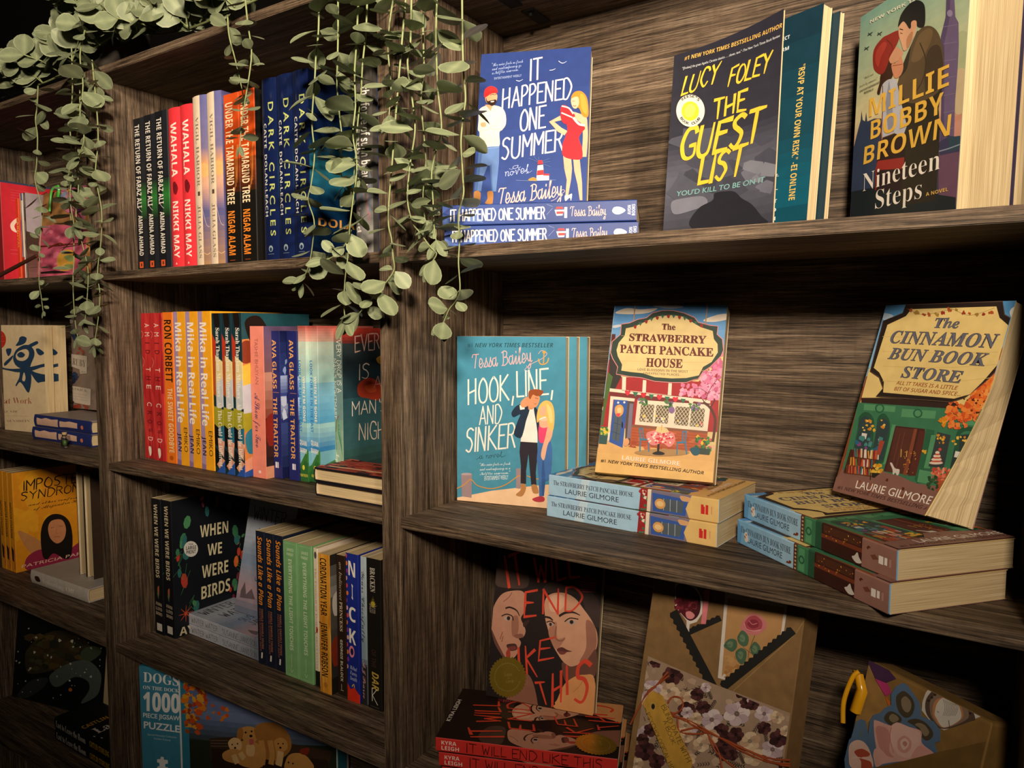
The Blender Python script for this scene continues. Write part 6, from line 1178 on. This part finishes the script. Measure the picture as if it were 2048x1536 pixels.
# ---- middle shelf
def a_joy(A):
    A.look(0, 620, .19538).front().look(0, 620, .19538); N = '24405e'
    A.disc('c83424', -4, 305, 66, 92).line('e0785a', .5, -30, 268, 44, 268, sm=False).line('e0785a', .5, -30, 322, 50, 322, sm=False)
    A.blob(N, 162, 368, 190, 320, 200, 285, 232, 270, 272, 288, 262, 332, 225, 358).blob(N, 275, 372, 330, 338, 378, 320, 390, 345, 330, 378, 285, 402)
    A.blob(N, 178, 398, 240, 362, 302, 364, 346, 410, 352, 470, 322, 545, 300, 592, 222, 602, 160, 565, 134, 500, 148, 440).blob('e4cda4', 190, 425, 262, 402, 296, 432, 286, 490, 238, 522, 180, 512, 162, 470).blob(N, 176, 456, 215, 430, 256, 456, 236, 486, 195, 486)
    A.blob(N, 368, 402, 402, 398, 452, 440, 420, 466, 388, 452).blob(N, 62, 405, 116, 398, 108, 450, 82, 472).blob(N, 44, 545, 90, 500, 134, 466, 122, 505, 72, 560, 46, 572)
    A.blob(N, -40, 565, 60, 598, 180, 602, 330, 580, 450, 552, 565, 545, 640, 565, 450, 584, 330, 622, 200, 640, 90, 622, -40, 590).blob(N, 212, 600, 270, 592, 312, 620, 322, 720, 302, 836, 276, 836, 230, 762, 200, 742, 170, 780, 162, 766, 198, 690).blob('e4cda4', 246, 640, 262, 690, 252, 730, 228, 715)
    A.blob(N, 300, 612, 370, 642, 470, 662, 650, 668, 640, 712, 430, 738, 390, 746, 348, 700)
    A.text('Joy at Work', 'serif', 'a8503c', (-92, 962), (328, 960), (-92, 898), -.018).text('MARIE KONDO', 'serif', '7a5a44', (-120, 1052), (186, 1052), (-120, 1030), -.018).text('SCOTT SONENSHEIN', 'serif', '7a5a44', (-150, 1148), (304, 1148), (-150, 1126), -.018).line('a8805c', .3, -100, 1082, 290, 1088, sm=False).line('a8805c', .3, -100, 1178, 80, 1180, sm=False)
TJ = .0165; FJ = frame_face((-1.672, .0826, S2 + lift(TJ, .5)), R_(7.2), R_(.5), TJ)
make_book('joy', TJ, .138, .2123, ('e4cda4', 'e4cda4', 'e4cda4'), a_joy, FJ)
book('joy', FJ, 'front one of two cream books with a navy brush-drawn character', 'cream books with a navy brush character'); book('joy', off(FJ, TJ + .0045, .009), 'rear one of two cream books with a navy brush-drawn character, mostly hidden', 'cream books with a navy brush character')
def a_flatnavy(A): A.spine().poly('e0b8a0', 18, 5, 76, 5, 70, 14, 82, 22, 74, 32, 80, 42, 78, 44, 20, 44).poly('e0b8a0', 24, 47, 72, 47, 70, 56, 78, 64, 72, 78, 30, 78, 30, 60).disc('d87a50', 44, 86, 16, 2.2).front().grad('8a7c78', '9a8c86', 0, 100, 3).poly('c8c0b8', 0, 96, 60, 92, 100, 96, 100, 100, 0, 100)
TB = .0225; make_book('flatnavy', TB, .125, .197, ('8a7c78', '24306a', '24306a'), a_flatnavy, None, True)
for i, nm in enumerate(('lower', 'upper')): book('flatnavy', frame_flat((-1.302 + .002 * i, .0645), R_(1.6 - i), S2 + i * (TB + .0005)), '%s of two flat navy hardcovers with torn pale labels on the spine' % nm, 'flat navy hardcovers')
def a_ruby(A):
    A.front().look(0, 620, .19538).spatter(['8f7a70', 'a08a7e', '968276'], 30, 600, 150, 1000, 1080, 20, 60, 2)
    for x, y in ((740, 260), (770, 690)): A.spatter(['2c3f6a', '243454', '36507c'], 9, x - 34, y - 40, x + 36, y + 42, 20, 40, x)
    for x, y in ((680, 440), (830, 420), (890, 980), (700, 520), (800, 990)): A.spatter(['a83a2c', 'b8502c', '8a4a2c'], 6, x - 26, y - 36, x + 26, y + 36, 14, 26, y)
    A.poly('e4d8c8', 735, 452, 895, 475, 893, 650, 825, 656, 820, 610, 735, 578).text('RUBY', 'serif', '6a5c50', (746, 560), (882, 588), (750, 490), -.01).text('noir', 'it', '6a5c50', (838, 640), (884, 645), (838, 622))
    A.poly('e4d8c8', 690, 768, 936, 810, 930, 976, 890, 974, 772, 950, 720, 890).text('PATRICK', 'serif', '8a7a6c', (712, 812), (900, 842), (712, 788), -.01)
    for k in range(3): A.line('a8988a', .4, 745, 850 + 28 * k, 900, 876 + 28 * k, sm=False)
    A.poly('dcd0c0', 610, 60, 760, 110, 750, 140, 610, 130).poly('e4d8c8', 690, 900, 750, 985, 690, 970)
FR = frame_face((-1.532, .150, S2 + 2 * TB + .0016 + lift(.02, 1)), R_(-7.5), R_(1), .02, R_(2.0))
make_book('ruby', .02, .142, .205, ('968276', '968276', '968276'), a_ruby, FR); book('ruby', FR, 'taupe book with torn white labels standing on the flat navy hardcovers')
# glass vial
pv = atZ(130, 895, S2); e = empty('glass_vial', (pv.x, pv.y, S2 + .0003)); tag(e, 'tiny corked glass vial in front of the flat navy hardcovers', 'vial')
def lathe(prof, n=20, col=(1, 1, 1, 1)):
    q = MB(); q.grid([[(r * math.cos(2 * math.pi * k / n), r * math.sin(2 * math.pi * k / n), z) for k in range(n)] for r, z in prof], col, closed=True); return q
mg, nt, b = newmat('clear_glass'); b.inputs['Transmission Weight'].default_value = 1; b.inputs['Roughness'].default_value = .02; b.inputs['IOR'].default_value = 1.45
n_ = node(nt, 'ShaderNodeTexNoise'); n_.inputs['Scale'].default_value = 40; rr = ramp(nt, [(0, (.9, .95, .9, 1)), (1, (1, 1, 1, 1))]); nt.links.new(n_.outputs[0], rr.inputs[0]); nt.links.new(rr.outputs[0], b.inputs['Base Color'])
put('bottle', lathe([(0, 0), (.0052, 0), (.0056, .001), (.0056, .017), (.0040, .0195), (.0040, .0225), (.0034, .0225), (.0034, .0195), (.0049, .0165), (.0049, .0016), (0, .0014)]).mesh('bottle', mg), e)
put('cork', lathe([(0, .0205), (.0033, .0205), (.0040, .0262), (.0038, .0266), (0, .0266)], 16, lin('c8a878')).mesh('cork', MAT_K), e)
put('moss', lathe([(0, .0018), (.0044, .0018), (.0046, .009), (.003, .012), (0, .0125)], 12, lin('5a7a3a')).mesh('moss', MAT_LEAF), e)

# ---- lower shelf
def a_imp(A):
    A.spine().down('IMPOSTER SYNDROME', 'bold', '241a10', 30, 66, 20, 58).poly('241a10', 20, 74, 70, 78, 60, 90, 30, 88).down('PATRICIA PARK', 'bold', 'e04a5a', 76, 97, 62, 88)
    A.front().spatter(['f0a824', 'e89a1c'], 14, 0, 0, 100, 100, 10, 24, 3, 1).look(0, 900, .41404); K = '241810'
    A.text('IMPOSTER', 'brush', K, (114, 198), (412, 150), (116, 150), 1.6).text('SYNDROME', 'brush', K, (100, 246), (420, 192), (104, 206), 1.6).text('and other confessions', 'script', K, (138, 272), (420, 226), (138, 258)).text('of Alejandra Kim', 'script', K, (162, 292), (400, 246), (162, 278))
    A.blob('c88a50', 90, 390, 160, 420, 220, 460, 230, 500, 150, 500, 100, 430).blob('9a2a4a', 130, 520, 200, 480, 300, 500, 400, 440, 400, 540, 240, 560, 130, 580)
    A.blob('1c1412', 205, 510, 196, 410, 212, 345, 250, 312, 300, 315, 336, 350, 350, 420, 344, 505, 318, 528, 260, 500, 228, 528).blob('d08a5c', 232, 375, 250, 342, 298, 338, 318, 380, 308, 430, 275, 452, 242, 425).line('8a2a2a', .8, 262, 422, 275, 418, 290, 420).line('1c1412', .6, 244, 378, 262, 372).line('1c1412', .6, 284, 368, 304, 368).line('8a5a3a', .5, 274, 380, 270, 402, 280, 404)
    A.text('PATRICIA PARK', 'sans', 'f0c8b0', (104, 572), (420, 500), (106, 556))
xi = atY(33, 1147, .075).x; ti = .0205
make_book('imp', ti, .124, .205, ('e8961c', 'f0a020', 'e8961c'), a_imp, frame_spine(xi - ti, .075, S3))
for i, nm in ((2, 'leftmost'), (1, 'middle'), (0, 'rightmost')): book('imp', frame_spine(xi - ti - i * (ti + .0006), .075, S3), '%s of the three orange-yellow paperbacks with black brush lettering' % nm, 'orange-yellow paperbacks')
def a_greyflat(A): A.spine().blob('3a2418', 26, 10, 60, 8, 66, 15, 34, 18).down('Spinning Off', 'serif', 'f2ece4', 22, 78, 30, 66, -.01).front().blob('8a6a4a', 40, 40, 80, 30, 90, 60, 50, 66).line('f0ece6', .7, 24, 80, 36, 80, sm=False)
TG2 = .0255; make_book('greyflat', TG2, .118, .205, ('b8b0a8', 'ccc4ba', 'b8b0a8'), a_greyflat, None, True)
book('greyflat', frame_flat((-1.3435, .0700), R_(1), S3), 'pale grey hardcover lying flat at the right end of the far-left shelf')
make_book('standhard', .026, .085, .2, ('2c2018', '2c2018', '3a2c22'), None, None, True)
for k, (xx, nm) in enumerate(((-1.412, 'left'), (-1.3845, 'right'))):
    G = Matrix.Rotation(math.pi, 4, 'Z'); G.translation = (xx, .187, S3 + TG2 + .0008); book('standhard', G, '%s one of two dark hardcovers standing pages outward on the grey one' % nm, 'dark hardcovers with pages outward')

# ---- bottom shelf
def a_turtle(A):
    A.front().look(0, 1250, .18622).blob('3a3220', 280, 300, 420, 130, 640, 60, 860, 100, 960, 220, 860, 330, 640, 460, 420, 520, 290, 500).spatter(['4a3c22', '3a3a20', '5a4a28', '2c2c1c', '484a2c'], 60, 300, 110, 900, 480, 24, 60, 3, 1.5).blob('46503c', 870, 300, 950, 230, 1060, 240, 1090, 300, 980, 390, 900, 400).blob('565f5c', 540, 540, 700, 430, 860, 380, 980, 400, 1080, 510, 1085, 640, 1040, 760, 900, 840, 880, 820, 960, 700, 940, 600, 800, 560, 640, 660, 560, 640).blob('2f3434', 190, 760, 300, 620, 420, 570, 520, 580, 460, 680, 300, 780).spatter(['c8ccc0', 'a8b0a0', 'd8d8c8'], 34, 180, 20, 1100, 800, 5, 14, 5).disc('c8701c', 760, 695, 20).spatter(['d8d8c8'], 8, 300, 100, 850, 760, 12, 22, 9)
TT = .02; FT = frame_face((-1.7135, .0878, S4 + lift(TT, 6.8)), R_(12.3), R_(6.8), TT); make_book('turtle', TT, .26, .205, ('0d1014', '0d1014', '0d1014'), a_turtle, FT)
book('turtle', FT, 'black book with a swimming sea turtle on the cover, on the lowest shelf')
def a_last(A):
    A.spine().down('Last to Leave the Room', 'serif', 'd8d4cc', 3, 55, 22, 80, -.01).text('CAITLIN', 'bold', 'a8861c', (14, 74), (90, 74), (14, 66)).text('STARLING', 'bold', 'a8861c', (14, 86), (90, 86), (14, 78)) if False else A.down('Last to Leave the Room', 'serif', 'd8d4cc', 3, 55, 22, 80, -.01).down('CAITLIN STARLING', 'bold', 'b8901c', 62, 94, 28, 72)
    A.front().text('CAITLIN STARLING', 'bold', 'd8a02c', (10, 44), (150, 44), (10, 38)).text('Last to', 'serif', 'e4dcd4', (18, 62), (110, 62), (18, 50)).spatter(['c8c8c0'], 8, 5, 50, 95, 98, 1, 2, 4)
TL_ = .0225; make_book('last', TL_, .078, .205, ('101114', '0c0d10', '101114'), a_last, None, True)
for i, nm in enumerate(('lower', 'upper')): book('last', frame_flat((-1.2575, .058), 0, S4 + i * (TL_ + .0004)), '%s flat black hardcover with thin white lettering on the lowest shelf' % nm, 'flat black hardcovers')

# ================================================================ hanging eucalyptus garlands
LEAFR = random.Random(42)
def leaf(q, base, d, nrm, L, wid, rnd):
    d = d.normalized(); s = d.cross(nrm).normalized(); n = s.cross(d).normalized()
    prof = ((0, .03), (.12, .18), (.3, .40), (.5, .5), (.7, .48), (.86, .34), (.95, .18), (1.0, .0))
    cup = rnd.uniform(-.10, .22); bend = rnd.uniform(-.18, .18); g = rnd.uniform(.85, 1.12)
    cm = tuple(x * g for x in (.195, .232, .130)) + (1,); ce = tuple(x * g for x in (.34, .37, .22)) + (1,); cv = tuple(x * g for x in (.28, .32, .18)) + (1,)
    rows, cols = [], []
    for t, w in prof:
        c = base + d * (L * t) + n * (bend * L * t * t)
        W = w * wid
        r = []
        for k in (-1, -.86, -.45, 0, .45, .86, 1):
            r.append(c + s * (W * k) + n * (cup * W * abs(k) ** 1.6))
        rows.append(r); cols += [ce, cm, cm, cv, cm, cm, ce]
    i = len(q.c); q.grid(rows, cm); q.c[i:] = cols
def strand(parent, pts, y0=-.018, size=.030, gap=.021, taper=.45, seed=0, y1=None, name='stem'):
    """a hanging sprig along sight-line points, in front of the shelves; opposite leaf pairs, each turned a quarter"""
    rnd = random.Random(seed); y1 = y0 if y1 is None else y1; n = len(pts) // 2
    P = [atY(pts[2 * i], pts[2 * i + 1], y0 + (y1 - y0) * i / (n - 1) + rnd.uniform(-.003, .003)) for i in range(n)]
    P = [Vector(p) for p in smooth([tuple(p) for p in P], False, 5)]
    W_ = parent.matrix_world; M = W_.inverted(); P = [M @ p for p in P]
    q = MB(); sc_ = lin('8a9464'); q.tube(P, .0011, sc_, n=6, r1=.0006); st = put(name, q.mesh(name, MAT_LEAF), parent)
    f = MB(); acc = rnd.uniform(0, gap); tot = sum((b - a).length for a, b in zip(P, P[1:])); run = 0; ang = rnd.uniform(0, 3.14)
    for a, b in zip(P, P[1:]):
        l = (b - a).length; dr = (b - a).normalized(); acc += l; run += l
        if acc >= gap * (1 - .35 * run / tot):
            acc = 0; ang += math.pi / 2 + rnd.uniform(-.5, .5); k = 1 - (1 - taper) * (run / tot) ** 1.3
            ax = dr.cross(Vector((0, 1, .01))).normalized(); ay = dr.cross(ax)
            for s in (1, -1):
                h = (ax * math.cos(ang) + ay * math.sin(ang)) * s; el = rnd.uniform(-.35, .75)
                d = h * math.cos(el) + dr * math.sin(el); L = size * k * rnd.uniform(.5, 1.08)
                nr = -dr * math.cos(el) + h * math.sin(el) + Vector((rnd.uniform(-.7, .7), rnd.uniform(-1.0, .3), rnd.uniform(-.3, .5)))
                wb = W_ @ b; ex = wb.y + d.normalized().y * L + .005
                if ex > 0: d = d.normalized(); d.y -= ex / L
                leaf(f, b + d * .002, d, nr, L, L * rnd.uniform(.66, .9), rnd)
    d = (P[-1] - P[-2]).normalized()
    for s in (1, -1): leaf(f, P[-1], d + Vector((.5 * s, 0, .1)), Vector((0, -1, .3)), size * taper * .8, size * taper * .4, rnd)
    put('leaves', f.mesh('leaves', MAT_LEAF), st); return st
def sprigs(parent, base, count, size, seed, sx=.05, up=1.0):
    """short upright sprigs lying about on top"""
    rnd = random.Random(seed); M = parent.matrix_world.inverted()
    for i in range(count):
        b = base[i % len(base)]; p = atY(b[0], b[1], b[2]); p.z = max(p.z, TOPB + TH + .013); p = M @ p
        dv = Vector((rnd.uniform(-1, 1), rnd.uniform(-.9, .2), rnd.uniform(.05, .8) * up)).normalized(); L = rnd.uniform(.03, sx)
        P = [p, p + dv * L * .5 + Vector((0, 0, .004)), p + dv * L]; q = MB(); q.tube(P, .0011, lin('8a9464'), n=6); st = put('stem', q.mesh('stem', MAT_LEAF), parent)
        f = MB()
        for k in range(3):
            c = p + dv * L * (.3 + .33 * k); a = rnd.uniform(0, 6.3); ax = dv.orthogonal().normalized(); ay = dv.cross(ax)
            for s in (1, -1):
                h = (ax * math.cos(a) + ay * math.sin(a)) * s; d = h + dv * .5
                d.z = max(d.z, -.12); nr = Vector((.5 + rnd.uniform(-.5, .5), -1.0, rnd.uniform(-.2, .6))); d = d - nr.normalized() * (d.dot(nr.normalized()) * .75)
                d.z = max(d.z, .02) if (parent.matrix_world @ c).y > -.006 else d.z
                leaf(f, c, d, nr, size * rnd.uniform(.8, 1.15), size * rnd.uniform(.7, .95), rnd)
        put('leaves', f.mesh('leaves', MAT_LEAF), st)
def garland(label, main, y=.02):
    p = atY(main[0], main[1], y); e = empty('eucalyptus_garland', p); tag(e, label, 'garland', 'artificial eucalyptus garlands')
    bpy.context.view_layer.update()
    n = len(main) // 2; P = [atY(main[2 * i], main[2 * i + 1], y) for i in range(n)]; P = smooth([(a.x, a.y, max(a.z, TOPB + TH + .003)) for a in P], False, 5); q = MB(); q.tube([Vector(a) - p for a in P], .0016, lin('7c8658'), n=6); put('main_stem', q.mesh('main_stem', MAT_LEAF), e); return e
# far left top
g1 = garland('eucalyptus garland over the far-left bookcase top, its long strands hanging by the left divider', (0, 196, 60, 176, 120, 150, 160, 110, 185, 90))
strand(g1, (76, 172, 74, 215, 71, 240, 75, 275, 73, 330, 70, 360, 80, 400, 84, 430, 80, 490, 78, 560, 82, 590, 86, 622), -.026, .030, .0178, .5, 1)
strand(g1, (143, 95, 145, 180, 140, 250, 143, 310, 135, 370, 141, 430, 148, 490, 146, 570, 150, 640, 155, 672), -.02, .034, .0178, .75, 2)
strand(g1, (158, 150, 160, 200, 156, 250, 150, 310, 157, 370, 152, 430, 165, 490, 176, 540, 174, 600, 170, 640), -.022, .033, .0178, .8, 3)
strand(g1, (184, 120, 190, 180, 195, 240, 196, 290, 191, 350, 203, 420, 202, 480, 195, 545, 200, 590, 196, 640, 188, 690), -.02, .030, .0178, .8, 4)
strand(g1, (170, 60, 160, 110, 166, 170, 160, 230, 168, 280, 150, 330, 140, 390, 148, 450), -.036, .034, .0178, .9, 5)
sprigs(g1, ((20, 190, .015), (50, 180, .02), (85, 165, .01), (120, 145, .02), (145, 120, .0), (165, 90, .01), (185, 60, .0), (150, 70, .02), (175, 30, .01), (200, 90, .01), (130, 110, .01)), 17, .034, 11, .07)
# along the top of the middle bookcase
g2 = garland('eucalyptus garland lying along the middle bookcase top with two short hanging ends', (190, 95, 230, 70, 260, 62, 310, 70, 360, 62, 410, 45, 450, 25, 500, 5, 540, -14))
strand(g2, (490, -6, 496, 50, 503, 100, 500, 140, 492, 190, 484, 240, 480, 292), -.02, .030, .0178, .6, 6)
strand(g2, (455, 30, 458, 70, 468, 110, 478, 150, 486, 190), -.014, .028, .0178, .6, 7)
sprigs(g2, ((210, 82, .02), (235, 68, .01), (255, 60, .02), (275, 64, .0), (300, 66, .02), (325, 66, .01), (350, 62, .02), (375, 54, .01), (400, 44, .02), (425, 34, .01), (448, 22, .02), (470, 14, .01), (492, 4, .02), (515, -6, .02)), 22, .035, 12, .06)
# cluster left of the divider
g3 = garland('eucalyptus garland hanging over the glossy navy spines, left of the centre divider', (560, -20, 610, -30, 680, -36, 745, -40))
strand(g3, (638, -20, 637, 60, 632, 110, 630, 150, 627, 190, 624, 250, 629, 310, 622, 370, 616, 400, 628, 440, 626, 480, 618, 530, 604, 562), -.02, .036, .0178, .7, 21)
strand(g3, (676, -20, 676, 70, 675, 120, 674, 170, 679, 230, 684, 280, 680, 330, 690, 380), -.026, .034, .0178, .7, 22)
strand(g3, (718, -20, 715, 40, 712, 100, 709, 150, 711, 210, 706, 270, 714, 330, 706, 400, 700, 450, 696, 510, 690, 560, 688, 606, 690, 640), -.032, .038, .0178, .75, 23)
strand(g3, (735, -20, 732, 60, 725, 130, 722, 190, 716, 240, 712, 300, 708, 350), -.024, .032, .0178, .7, 24)
strand(g3, (702, 460, 690, 490, 668, 512, 650, 520), -.028, .034, .0178, .8, 25)
# cluster right of the divider
g4 = garland('eucalyptus garland hanging right of the centre divider beside the navy paperbacks', (770, -30, 820, -34, 880, -36, 935, -38))
strand(g4, (813, -20, 803, 94, 796, 176, 790, 250, 784, 330, 778, 400, 777, 449, 783, 478, 786, 513, 788, 540, 770, 567, 754, 586, 737, 605, 718, 627), -.034, .033, .0178, .85, 31)
strand(g4, (823, -20, 821, 82, 815, 127, 824, 195, 830, 260, 820, 330, 815, 400, 826, 446, 838, 463, 861, 494, 873, 508, 861, 528), -.028, .035, .0178, .7, 32)
strand(g4, (874, -20, 872, 60, 873, 117, 876, 182, 883, 257, 870, 310, 863, 350, 866, 400, 868, 450, 872, 480), -.026, .035, .0178, .75, 33)
strand(g4, (924, -20, 925, 80, 927, 143, 931, 195, 927, 229, 922, 280, 924, 323, 926, 360, 927, 389, 917, 430, 919, 480, 917, 525, 920, 578, 912, 601, 898, 619, 887, 645), -.02, .035, .0178, .7, 34)
strand(g4, (790, -20, 780, 40, 776, 100, 782, 170, 778, 230), -.024, .032, .0178, .8, 35)
strand(g4, (850, -20, 846, 60, 848, 130, 842, 200, 848, 270, 852, 330, 846, 390, 850, 440), -.022, .034, .0178, .8, 36)

pp = atY(234, 116, .075); e = empty('planter_pot', (pp.x, .075, TOPB + TH + .0003)); tag(e, 'dark round pot on the middle bookcase top behind the garland', 'pot')
put('pot_body', lathe([(0, 0), (.036, 0), (.039, .003), (.047, .075), (.049, .078), (.049, .088), (.045, .088), (.043, .076), (.04, .07), (0, .07)], 32, lin('3a332c')).mesh('pot_body', MAT_MATTE), e)
put('soil', lathe([(0, .0745), (.0425, .0745)], 24, lin('1c140e')).mesh('soil', MAT_MATTE), e)
